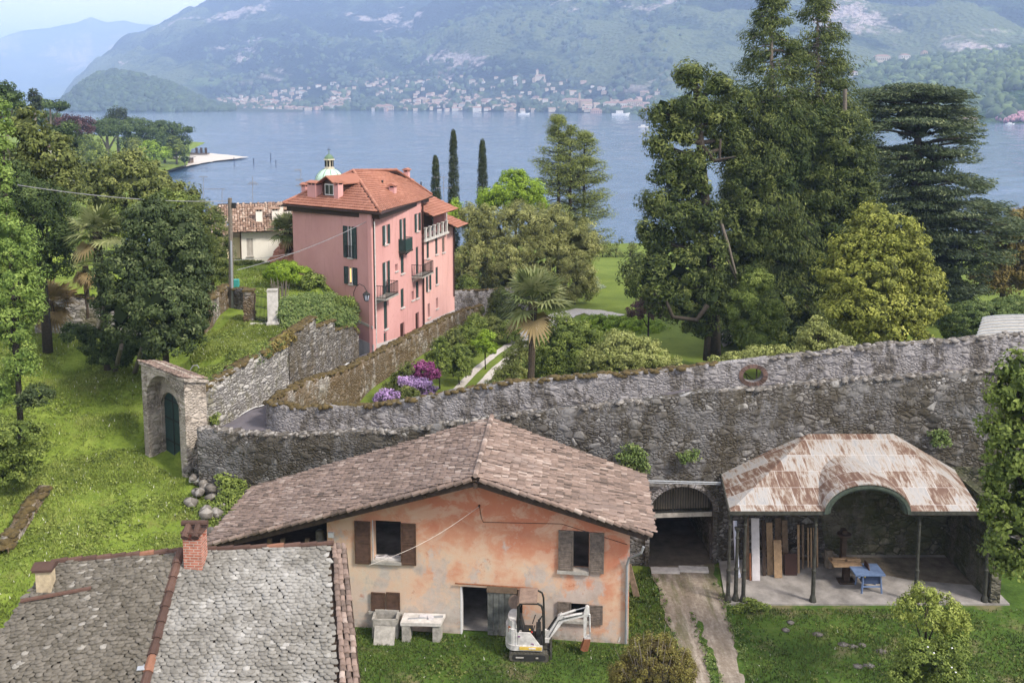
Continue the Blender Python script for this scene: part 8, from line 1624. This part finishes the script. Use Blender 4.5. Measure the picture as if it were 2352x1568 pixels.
for i, (u, v, hw, hh_, y, mt, lb) in enumerate(((1010, 808, 22, 34, 63, 'mid', 'small conifer nearest the rhododendrons along the mossy wall'), (1040, 790, 24, 36, 66, 'olive', 'second small conifer along the mossy wall'), (1075, 775, 24, 34, 70, 'mid', 'small conifer in the middle of the row beside the garden path'), (1055, 820, 26, 30, 64, 'mid', 'round small conifer in front of the row by the grass'), (1115, 780, 22, 22, 68, 'lime', 'small yellowish conifer at the path edge'), (1090, 745, 26, 24, 75, 'mid', 'conifer shrub behind the row by the mossy wall'), (1125, 745, 30, 22, 76, 'olive', 'low olive shrub at the back of the row by the path'), (1150, 700, 34, 40, 80, 'hedge', 'rounded dark shrub left of the palm head'), (1165, 755, 26, 18, 76, 'mid', 'low green shrub left of the palm trunk'))):
    leafy('garden_conifer' if i < 6 else 'garden_shrub', lb, 'shrub', y, 0, [(u, v, hw, hh_), (u + 3, v - hh_ * .6, hw * .5, hh_ * .5), (u - 4, v + hh_ * .4, hw * 1.15, hh_ * .5), (u + 2, v + hh_ * .9, hw * 1.25, hh_ * .45)], mt, .12, .22, .05, zb=float(GZ(0, y)), rough=.3)
leafy('purple_rhododendron', 'purple flowering rhododendron below the mossy wall', 'rhododendron', 58.5, 915, [(960, 884, 30, 18), (985, 897, 20, 13), (932, 874, 18, 12)], 'purple', .12, .2, .05, zb=1.3, asp=.8)
leafy('purple_rhododendron', 'small purple rhododendron bed at the foot of the garden wall corner', 'rhododendron', 55, 920, [(888, 908, 28, 14), (870, 918, 16, 8)], 'purple', .12, .16, .04, zb=2.6, asp=.8)
leafy('magenta_rhododendron', 'dark shrub with magenta flowers against the mossy wall', 'rhododendron', 62, 870, [(968, 846, 28, 18), (992, 858, 20, 16), (945, 852, 18, 18), (960, 868, 26, 12)], 'magenta', .12, .22, .05, zb=1.5, asp=.8)
leafy('garden_shrub', 'dark green shrub against the mossy wall left of the magenta rhododendron', 'shrub', 60, 0, [(918, 872, 22, 24), (900, 892, 20, 18), (935, 850, 18, 18)], 'olive', .11, .2, .04, zb=1.3)
leafy('dark_azalea', 'dark green mound between the purple rhododendrons', 'shrub', 57, 925, [(935, 904, 26, 16)], 'olive', .1, .18, .04, zb=2.4)

# ---- palms
def palm(name, label, crown_c, base, R_, nf, mat='palm', dead=6, tr=.18, seed=2, fan=.74, cat='palm'):
    rs_ = random.Random(seed); t = empty(name, base, label, cat); Vs, Fs, Ts = [], [], []; c = Vector(crown_c); st = MB(); nv = 0; Vd, Fd, Td = [], [], []; nvd = 0
    for i in range(nf + dead):
        isd = i >= nf; an = rs_.uniform(0, 6.283); el = rs_.uniform(-.45, 1.35) if not isd else rs_.uniform(-1.25, -.7); Lp = R_ * rs_.uniform(.42, .6); d = Vector((math.cos(an) * math.cos(el), math.sin(an) * math.cos(el), math.sin(el)))
        tip = c + d * Lp + Vector((0, 0, -.06 * R_)); st.tube([c, c + d * Lp * .5 + Vector((0, 0, .02)), tip], [.03, .02, .015], 5)
        side = d.cross(Vector((0, 0, 1))).normalized(); upv = side.cross(d).normalized(); ns = 17; tb = rs_.uniform(.2, .85)
        for k_ in range(ns):
            a = (k_ / (ns - 1) - .5) * 3.7; fd = (d * math.cos(a) + side * math.sin(a)).normalized(); ln = R_ * fan * rs_.uniform(.85, 1.05) * (1 - .12 * abs(a)); w_ = ln * .06; wv = (side * math.cos(a) - d * math.sin(a)) * w_
            p1 = tip + fd * ln * .55 + upv * .04 * abs(math.sin(a * 2)); p2 = tip + fd * ln + Vector((0, 0, -.16 * ln * rs_.uniform(.2, 1.6)))
            vs = [tip, p1 - wv, p2, p1 + wv]
            if isd: Vd += [tuple(v) for v in vs]; Fd.append((nvd, nvd + 1, nvd + 2, nvd + 3)); nvd += 4; Td.append(tb)
            else: Vs += [tuple(v) for v in vs]; Fs.append((nv, nv + 1, nv + 2, nv + 3)); nv += 4; Ts.append(min(1, tb + rs_.uniform(-.15, .15)))
    part_np('fronds', np.array(Vs), np.array(Fs), t, L[mat], np.array(Ts)); st.build('stalks', L[mat], t)
    if Vd: part_np('dead_fronds', np.array(Vd), np.array(Fd), t, L['dead'], np.array(Td))
    q = MB(); b0 = Vector(base); n_ = 10; q.tube([b0.lerp(c, k_ / n_) + Vector((rs_.uniform(-.02, .02), 0, 0)) for k_ in range(n_ + 1)], [tr * (1 + .12 * ((k_ % 2))) * (1 + .25 * (k_ > n_ - 3)) for k_ in range(n_ + 1)], 10); q.build('trunk', M['bark_palm'], t); return t
pc = gy(1224, 690, 55.5); palm('fan_palm', 'tall fan palm standing in the middle garden behind the wall', pc, (gy(1218, 880, 55.5).x, 55.5, 2.6), 2.05, 52, tr=.2, seed=4, dead=3)
pc = gy(660, 528, 76); palm('fan_palm', 'fan palm in front of the white house beside the pink house', pc, (pc.x, 76, 7.2), 1.5, 40, tr=.24, seed=6, dead=5)
pc = gy(222, 530, 54); palm('fan_palm', 'fan palm among the dark trees on the left', pc, (gy(240, 700, 54).x, 54, 5.5), 1.65, 34, tr=.2, seed=9, dead=3)
pc = gy(196, 610, 60); palm('fan_palm', 'ragged fan palm with hanging dead leaves lower left of the tall left palm', pc, (pc.x, 60, 7.2), 1.2, 12, tr=.14, seed=10, dead=14)
pc = gy(118, 690, 58); palm('fan_palm', 'pale grey leaved fan palm drooping over the rough stone wall', pc, (pc.x, 58, 7.2), 1.5, 18, 'dead', 10, .14, 14)

# ---- left bank trees
leafy('feathery_tree', 'bright yellow green feathery tree at the left edge', 'tree', 46.5, 1000, [(20, 560, 52, 60), (45, 650, 55, 55), (20, 740, 62, 60), (50, 830, 42, 50), (0, 900, 40, 46), (-30, 640, 50, 90), (15, 500, 26, 40), (70, 700, 30, 36), (60, 580, 26, 34)], 'bright', .16, .36, .16, zb=3.7, rough=.4, cover=1.7, asp=.4)
leafy('feathery_tree', 'yellow green treetop at the upper left corner', 'tree', 50, 460, [(2, 260, 22, 44), (0, 330, 26, 46), (8, 400, 20, 40), (-30, 300, 40, 90)], 'bright', .16, .34, .14, zb=6, rough=.4)
leafy('magnolia', 'large olive leaved magnolia on the upper left', 'tree', 60, 560, [(70, 290, 46, 44), (110, 350, 60, 52), (60, 380, 50, 50), (140, 420, 50, 50), (100, 450, 60, 50), (40, 440, 40, 60), (150, 380, 36, 36)], 'olive', .26, .5, .3, zb=7, asp=.45)
leafy('dark_yew', 'dark blue green tree in the shade left of the palm', 'tree', 56, 660, [(90, 470, 80, 60), (40, 420, 40, 50), (110, 540, 66, 56), (60, 560, 60, 60), (130, 600, 40, 36), (30, 500, 40, 60)], 'dark', .2, .5, .3, zb=6.3, asp=.35)
leafy('broad_oak', 'broad olive green tree at the back of the left bank', 'tree', 82, 540, [(300, 430, 80, 56), (250, 460, 60, 56), (360, 440, 60, 46), (220, 400, 40, 40), (300, 380, 60, 30), (400, 455, 36, 30), (260, 510, 70, 40), (440, 450, 14, 18)], 'olive', .28, .62, .3, zb=7.5, rough=.35)
leafy('broad_oak', 'dark green tree behind the laurel with a rounded top', 'tree', 74, 560, [(390, 480, 60, 42), (330, 500, 50, 46), (430, 510, 46, 40), (290, 520, 40, 40)], 'mid', .22, .5, .3, zb=7, rough=.3)
leafy('fir_tree', 'dark soft needled tree just left of the wooden pole', 'tree', 67, 690, [(480, 540, 46, 66), (500, 600, 36, 70), (465, 490, 40, 34), (440, 600, 40, 80)], 'hedge', .18, .4, .25, zb=7, asp=.3)
leafy('laurel_tree', 'big dense dark laurel above the gateway', 'tree', 51.5, 850, [(370, 560, 90, 70), (300, 620, 80, 70), (420, 620, 70, 76), (370, 690, 110, 70, -1), (300, 720, 66, 70, -1), (440, 700, 50, 70), (390, 770, 76, 56, -1), (340, 500, 60, 46), (260, 680, 46, 50), (420, 530, 50, 46)], 'laurel', .19, .36, .2, zb=5.2, rough=.28, cover=2.4, asp=.45)
q = MB(); [q.tube([gz(a, b_, 4.9), gy((a + c) / 2 + 4, (b_ + d) / 2, 50.5), gy(c, d, 51)], [.14, .11, .09], 8) for a, b_, c, d in ((263, 858, 285, 740), (308, 862, 335, 740), (222, 780, 240, 690))]; q.build('side_stems', M['bark_pale'], bpy.data.objects['laurel_tree'])
leafy('ivy_shrub', 'dark ivy covered stump on the grass slope', 'shrub', 45, 930, [(85, 905, 34, 24), (60, 920, 22, 22)], 'laurel', .12, .2, .1, zb=3.7, stem=False)
leafy('nettle_patch', 'patch of bright green leafy plants at the lower left edge', 'plants', 42, 1000, [(40, 990, 60, 20), (20, 1040, 70, 24), (-20, 1000, 50, 50), (80, 1030, 36, 14), (30, 1090, 50, 18), (70, 1070, 30, 10)], 'mid', .13, .24, .04, zb=3, rough=.3, stem=False)
leafy('clipped_dome_tree', 'clipped dome shaped bush with a gold green top beside the pink house', 'shrub', 70, 690, [(652, 622, 46, 24), (690, 632, 30, 22), (625, 630, 22, 14)], 'lime', .12, .22, .07, zb=7.2, rough=.08, asp=.3)
leafy('climbing_shrub', 'bright green shrub against the pink house wall below the dome bush', 'shrub', 69.5, 720, [(715, 650, 30, 26), (740, 675, 22, 18), (700, 668, 22, 22)], 'mid', .13, .24, .06, zb=6.8, asp=.8)
leafy('garden_bush', 'low green bush at the top of the stepped wall', 'shrub', 67, 730, [(790, 695, 24, 16), (770, 700, 20, 14)], 'mid', .13, .22, .05, zb=6)
q = MB()
for i in range(26): a = gy(645 + random.uniform(-24, 24), 690, 63.5); q.tube([Vector((a.x * .5 + gy(648, 690, 63.5).x * .5, a.y, 7.0)), a + Vector((0, random.uniform(-.3, .3), random.uniform(.9, 1.7)))], [.035, .015], 5)
tag(q.build('pruned_shrub', M['bark_pale']), 'pale bare pruned shrub behind the white gate pillar', 'shrub')
leafy('privet_hedge', 'low clipped hedge at the foot of the white house wall', 'hedge', 79.5, 610, [(575, 606, 30, 8), (620, 612, 34, 9), (545, 602, 18, 7)], 'hedge', .13, .22, .05, zb=7.2, stem=False)
# ivy spilling over the stepped wall and bank
def spill(name, label, poly, mat, n, leaf, rz=.25, yfun=None, cat='ivy'):
    us = [p[0] for p in poly]; vs = [p[1] for p in poly]; P = []
    while len(P) < n:
        u, v = random.uniform(min(us), max(us)), random.uniform(min(vs), max(vs))
        if inpoly(np.array([u]), np.array([v]), poly)[0]: P.append(tuple(gy(u, v, yfun(u, v) + random.uniform(-.2, .1))))
    P = np.array(P); VFT = clump_leaves(P, np.full(n, rz), np.tile([.3, -.6, .6], (n, 1)), 22, leaf, .6, np.clip(rng.normal(.45, .22, n), 0, 1), .7)
    return plant(name, label, cat, tuple(P[0]), VFT, mat, crown_name='foliage')
leafy('shadow_shrubs', 'added dark shrubs standing for the shadow below the laurel', 'shrub', 54, 0, [(230, 785, 56, 34), (300, 795, 44, 30), (350, 805, 34, 24), (175, 765, 40, 20), (260, 820, 50, 20)], 'dark', .14, .28, .05, zb=5.2, stem=False)  # dark foliage added to stand for the shadow among the trunks
def yb_(u, v): return float(np.interp(u, [620, 735, 820], [57.5, 61.5, 67.0])) + (735 - v) * .035
spill('ivy_bank', 'olive green ivy covering the bank above the stepped wall', [(640, 690), (700, 682), (760, 700), (812, 712), (818, 742), (786, 748), (740, 736), (700, 752), (660, 762), (644, 730)], 'ivy', 520, .15, .3, yb_)
spill('upper_ivy_bank', 'green ground cover between the dome bush and the stepped wall', [(690, 676), (760, 672), (822, 700), (822, 742), (760, 712), (700, 700), (655, 700), (650, 684)], 'ivy', 330, .14, .3, lambda u, v: yb_(u, v) + 1.6)
spill('wall_ivy', 'green ivy hanging over the near end of the pale retaining wall', [(478, 872), (520, 848), (580, 818), (650, 770), (662, 778), (600, 830), (540, 868), (486, 902)], 'ivy', 220, .12, .2, lambda u, v: float(np.interp(u, [478, 620, 662], [48.2, 53.4, 55.4])) - .1)
spill('wall_grass', 'dry brown grass tuft hanging where the retaining wall turns', [(640, 775), (668, 757), (680, 778), (650, 800), (615, 820), (600, 815)], 'brown', 120, .14, .18, lambda u, v: float(np.interp(u, [478, 620, 680], [48.2, 53.4, 56.2])) - .15)
spill('rubble_weeds', 'green weeds growing through the rubble heap beside the farmhouse roof', [(500, 1085), (560, 1100), (575, 1120), (520, 1190), (470, 1225), (430, 1200), (440, 1160), (500, 1150)], 'mid', 200, .13, .25, lambda u, v: float(np.interp(v, [1085, 1225], [44.4, 41.8])))
spill('wall_weeds', 'tuft of weeds growing out of the terrace wall beside the farmhouse roof', [(1425, 1035), (1450, 1018), (1485, 1045), (1490, 1080), (1440, 1075), (1420, 1060)], 'ivy', 70, .12, .25, lambda u, v: 41.0)
spill('wall_weeds', 'dark weeds on the terrace wall above the arched passage', [(1560, 1040), (1600, 1035), (1610, 1055), (1570, 1060)], 'ivy', 24, .12, .2, lambda u, v: 41.1)
spill('wall_weeds', 'patch of greenery high on the terrace wall right of the shelter roof', [(2130, 995), (2170, 985), (2180, 1020), (2140, 1025)], 'ivy', 26, .12, .2, lambda u, v: 42.1)
spill('road_weeds', 'small green weeds at the foot of the retaining wall by the lane', [(484, 960), (500, 950), (500, 975), (486, 985)], 'mid', 30, .1, .2, lambda u, v: 47.6)
spill('floor_weeds', 'weeds at the left front corner of the shelter floor', [(1680, 1395), (1720, 1375), (1770, 1392), (1690, 1412)], 'mid', 60, .1, .16, lambda u, v: 37.3)
# ---- near right tree, shrub tree, bush
leafy('leafy_tree', 'bright green big leaved tree at the right frame edge in front of the shelter', 'tree', 30, 1560, [(2460, 1060, 90, 240), (2330, 900, 55, 90), (2345, 1010, 70, 100), (2320, 1100, 62, 90), (2345, 1210, 75, 80), (2310, 1280, 44, 50), (2380, 1080, 70, 200), (2300, 1000, 40, 50), (2290, 1140, 36, 60), (2340, 860, 30, 60)], 'mid', .15, .3, .2, zb=0, asp=.6, rough=.5, cover=2.3)
leafy('fruit_tree', 'small yellow green tree on the yard lawn in front of the shelter', 'tree', 29, 1568, [(2130, 1400, 60, 40), (2085, 1395, 34, 28), (2190, 1430, 42, 30), (2125, 1365, 26, 22), (2170, 1400, 40, 30)], 'yellowgreen', .085, .17, .06, zb=0, rough=.4, cover=1.7, asp=.5, core=False)
leafy('camellia', 'green shrub with a few white flowers below the yellow green tree', 'shrub', 28, 1620, [(2120, 1510, 62, 42), (2080, 1545, 40, 40), (2170, 1540, 50, 40), (2190, 1480, 36, 24), (2130, 1590, 80, 40)], 'mid', .085, .2, .05, zb=0, rough=.35, cover=1.8)
P = []
for i in range(5): p = gy(random.uniform(2075, 2200), random.uniform(1480, 1560), 27.2); P.append(tuple(p))
for p in P: q = MB(); q.lathe(Vector(p), [(.01, -.02), (.03, 0), (.01, .02)], 7); q.build('flower', M['white_paint'], bpy.data.objects['camellia'])
gb = px_blobs(29.3, [(1500, 1530, 88, 62), (1450, 1550, 52, 50), (1555, 1550, 52, 50), (1500, 1590, 100, 50), (1510, 1490, 46, 32)], .9); V, F, T_ = crown(gb, .075, .3, .13, 1.5, True, -.3, .3, 1.2)
lim = []
for i in range(120): c = Vector(random.choice(gb)[0]); tip = c + Vector((random.uniform(-.9, .9), random.uniform(-.8, .6), random.uniform(.1, .85))); b0 = Vector((gb[0][0][0] + random.uniform(-.2, .2), 29.3, 0)); lim.append(([b0, b0.lerp(tip, .55) + Vector((0, 0, .1)), tip], [.02, .012, .006]))
plant('twiggy_bush', 'twiggy brown green bush at the bottom edge beside the dirt track', 'bush', (gb[0][0][0], 29.3, 0), (V, F, T_), 'bush', None, 'bark_pale', limbs=lim)

# ---- far left shore trees
def fart(name, label, y, items, mat, leaf=.6, cr=1.3, tr=.35, zb=-1.5, cat='tree', **k): leafy(name, label, cat, y, 0, items, mat, leaf, cr, tr, 'bark_pale', zb=zb, cover=1.7, **k)
fart('stone_pine', 'umbrella shaped stone pine with a tall pale trunk near the gravel spit', 300, [(245, 300, 48, 16), (215, 296, 24, 12), (280, 300, 28, 12), (245, 285, 34, 10)], 'farpine', .6, 1.4, .8, low=-.4)
q = None
fart('stone_pine', 'flat topped pine with forked trunk at the far left skyline', 210, [(115, 240, 34, 8), (142, 244, 18, 7), (90, 236, 16, 7)], 'farpine', .5, .9, .45, zb=6)
fart('dark_cypress_tree', 'pointed dark conifer at the far left skyline', 200, [(78, 225, 13, 24), (80, 245, 17, 14)], 'cypress', .45, .8, .4, zb=6)
fart('far_pine', 'dark pine branches at the left frame edge skyline', 120, [(10, 205, 22, 14), (30, 220, 22, 10), (5, 230, 30, 14), (35, 240, 22, 8)], 'farpine', .35, .6, .3, zb=8)
fart('copper_beech', 'dark purple copper beech behind the left trees', 240, [(160, 285, 34, 24), (195, 290, 24, 22), (135, 290, 22, 18)], 'maroon', .5, 1.0, .4, zb=3)
fart('far_conifer', 'dark pointed conifer at the top of the left shore trees', 330, [(268, 262, 18, 22), (280, 285, 26, 20), (258, 280, 20, 16)], 'cypress', .6, 1.3, .6)
fart('dark_holm_oak', 'dark rounded tree beside the stone pine', 325, [(315, 300, 42, 34), (350, 320, 32, 30), (300, 330, 30, 20)], 'farpine', .6, 1.3, .6)
fart('lakeside_pine', 'dark open pine reaching over the water by the spit', 340, [(375, 292, 36, 14), (400, 300, 28, 14), (430, 298, 16, 6), (385, 320, 36, 16), (415, 325, 22, 16), (360, 300, 24, 16), (420, 345, 10, 16)], 'farpine', .6, 1.2, .5, rough=.4)
fart('shore_tree', 'light green tree left of the pale trunk on the left shore', 280, [(195, 330, 34, 28), (180, 345, 24, 22)], 'mid', .55, 1.2, .4)
fart('shore_tree', 'light green willow like tree nearest the spit beach', 335, [(405, 345, 24, 26), (395, 330, 18, 18)], 'mid', .6, 1.2, .4)
fart('shore_tree', 'yellow green tree in the middle of the shore group', 320, [(345, 345, 30, 24), (370, 355, 24, 18), (340, 365, 30, 12)], 'lime', .6, 1.2, .4)
fart('shore_tree', 'feathery green tree beside the white flagpole', 290, [(305, 345, 22, 32), (290, 370, 26, 22)], 'larch', .5, 1.0, .4)
fart('shore_tree', 'dull green tree below the stone pine', 240, [(235, 365, 34, 24), (270, 385, 40, 22), (210, 380, 30, 26)], 'mid', .5, 1.0, .4)
fart('shore_tree', 'olive tree in front of the left shore trees', 160, [(215, 400, 40, 28), (260, 415, 44, 24), (170, 390, 30, 40), (300, 410, 36, 20)], 'olive', .4, .8, .3, zb=2)
fart('shore_tree', 'dark green tree above the magnolia', 150, [(150, 300, 28, 20), (120, 310, 30, 26), (165, 330, 22, 22), (150, 360, 30, 30)], 'dark', .4, .8, .3, zb=3)
fart('shore_tree', 'dark tree standing left behind the copper beech', 260, [(110, 275, 30, 20), (70, 270, 34, 20), (40, 262, 30, 20)], 'farpine', .5, 1.0, .3, zb=4)
fart('shore_tree', 'small dark tree by the hut on the spit', 330, [(425, 365, 8, 8)], 'farpine', .5, .6, .2)
fart('shore_tree', 'conifer at the lake end of the left bank', 95, [(446, 448, 10, 14), (444, 465, 14, 12)], 'olive', .25, .4, .15, zb=3)

# ---- grass tufts: nobody could count them
def grass(name, polys, zf, n, h, mat, label, flowers=0.0):
    P = []
    for poly, share in polys:
        a = np.array(poly); m = int(n * share); x = rng.uniform(a[:, 0].min(), a[:, 0].max(), m * 3); y = rng.uniform(a[:, 1].min(), a[:, 1].max(), m * 3); k = inpoly(x, y, poly) & (fbm(x * .5, y * .5, 3, 44) > rng.uniform(.15, .55, len(x))); P.append(np.column_stack([x[k], y[k]])[:m])
    P = np.concatenate(P); z = zf(P[:, 0], P[:, 1]); n = len(P); hh_ = h * rng.uniform(.4, 1.4, n) * (.6 + fbm(P[:, 0] * .8, P[:, 1] * .8, 3, 45)); an = rng.uniform(0, 6.28, n); w_ = h * .28
    tip = np.column_stack([P[:, 0] + rng.normal(0, h * .45, n), P[:, 1] + rng.normal(0, h * .45, n), z + hh_]); a = np.column_stack([P[:, 0] + np.cos(an) * w_, P[:, 1] + np.sin(an) * w_, z - .02]); b_ = np.column_stack([P[:, 0] - np.cos(an) * w_, P[:, 1] - np.sin(an) * w_, z - .02])
    V = np.stack([a, b_, tip], 1).reshape(-1, 3); T_ = np.clip(fbm(P[:, 0] * .6, P[:, 1] * .6, 4, 46) * 1.2 - .1 + rng.normal(0, .15, n), 0, .9); T_[rng.random(n) < flowers] = 1
    NLEAF[0] += n; o = link_mesh(np_mesh(V, np.arange(3 * n).reshape(n, 3), T_), name, None, M[mat]); tag(o, label, 'grass', None, 'stuff')
slope = [(-34, 24), (-12.8, 30), (-13.0, 41), (-12.5, 44), (-16, 45.2), (-17.5, 46.4), (-19, 47.6), (-19.5, 50), (-18, 58), (-22, 63), (-32, 64), (-40, 50)]
terr = [(-16.4, 48.4), (-15.5, 48.6), (-14.0, 53.5), (-13.6, 56), (-14.5, 60), (-18, 61.5), (-19, 55)]
uplawn = [(-22, 67), (-14.5, 68), (-18, 74.5), (-26, 81), (-26, 72)]
grass('slope_grass', [(slope, .72), (terr, .22), (uplawn, .06)], lambda x, y: ZA(x, y) + .02, 200000, .1, 'grass_blade', 'tall fresh grass covering the left slope and terrace', .012)
ctr = [(7.1, 24), (7.9, 24), (7.7, 34), (7.3, 38)]
yardp = [(-7.5, 20), (4.5, 20), (5.2, 28), (6.2, 33), (6.2, 40.8), (4.9, 40.8), (4.65, 34.8), (-7.2, 36.1)]
yardr = [(8.6, 20), (30, 20), (30, 37.4), (9.2, 37.5), (8.6, 33)]
grass('yard_grass', [(yardp, .4), (yardr, .59), (ctr, .01)], lambda x, y: np.maximum(ZA(x, y), 0) + .03, 110000, .1, 'grass_yard', 'short rough grass in the farmyard', .006)
def weeds(name, polys, zf, n, mat, label, r=.16, leaf=.11):
    P = []
    for poly in polys:
        a = np.array(poly); x = rng.uniform(a[:, 0].min(), a[:, 0].max(), n * 4); y = rng.uniform(a[:, 1].min(), a[:, 1].max(), n * 4); k = inpoly(x, y, poly) & (fbm(x * .45 + 9, y * .45, 4, 71) > rng.uniform(.42, .66, len(x))); P.append(np.column_stack([x[k], y[k]])[:n])
    P = np.concatenate(P); z = zf(P[:, 0], P[:, 1]); m = len(P); C_ = np.column_stack([P, z + .06]); V, F, T_ = clump_leaves(C_, r * rng.uniform(.5, 1.6, m), np.tile([0., 0, 1], (m, 1)), 9, leaf, .7, np.clip(rng.normal(.5, .25, m), 0, 1), .5)
    o = link_mesh(np_mesh(V, F, T_), name, None, L[mat]); tag(o, label, 'weeds', None, 'stuff')
weeds('slope_weeds', [slope, terr], lambda x, y: ZA(x, y), 4200, 'mid', 'broad leaved weeds scattered through the slope grass')
weeds('yard_weeds', [yardp, yardr], lambda x, y: np.maximum(ZA(x, y), 0) + .03, 1500, 'hedge', 'small dark weeds in the farmyard grass', .12, .08)
weeds('track_weeds', [ctr, [(5.9, 24), (6.4, 24), (6.5, 40), (6.2, 40)], [(8.3, 24), (8.7, 24), (9.1, 40), (8.8, 40)]], lambda x, y: np.maximum(ZA(x, y), 0) + .09, 260, 'ivy', 'low weeds along the edges and middle of the dirt track', .1, .07)
print('LEAF FACES', NLEAF[0], 'objects', len(bpy.data.objects))
# ------------------------------------------------------------------ air
hz_ = MB(); hz_.box((0, 5600, 383), (13000, 12400, 790)); hm = bpy.data.materials.new('haze'); hm.use_nodes = True; hn = hm.node_tree; hn.nodes.clear(); ho = hn.nodes.new('ShaderNodeOutputMaterial'); hv = hn.nodes.new('ShaderNodeVolumePrincipled')
hv.inputs['Color'].default_value = (0.48, 0.65, 1.0, 1); hv.inputs['Density'].default_value = 0.00021; hv.inputs['Anisotropy'].default_value = 0.1; hn.links.new(hv.outputs[0], ho.inputs['Volume'])
tag(hz_.build('haze', hm), 'pale blue air between the garden and the mountains', 'haze', None, 'stuff')
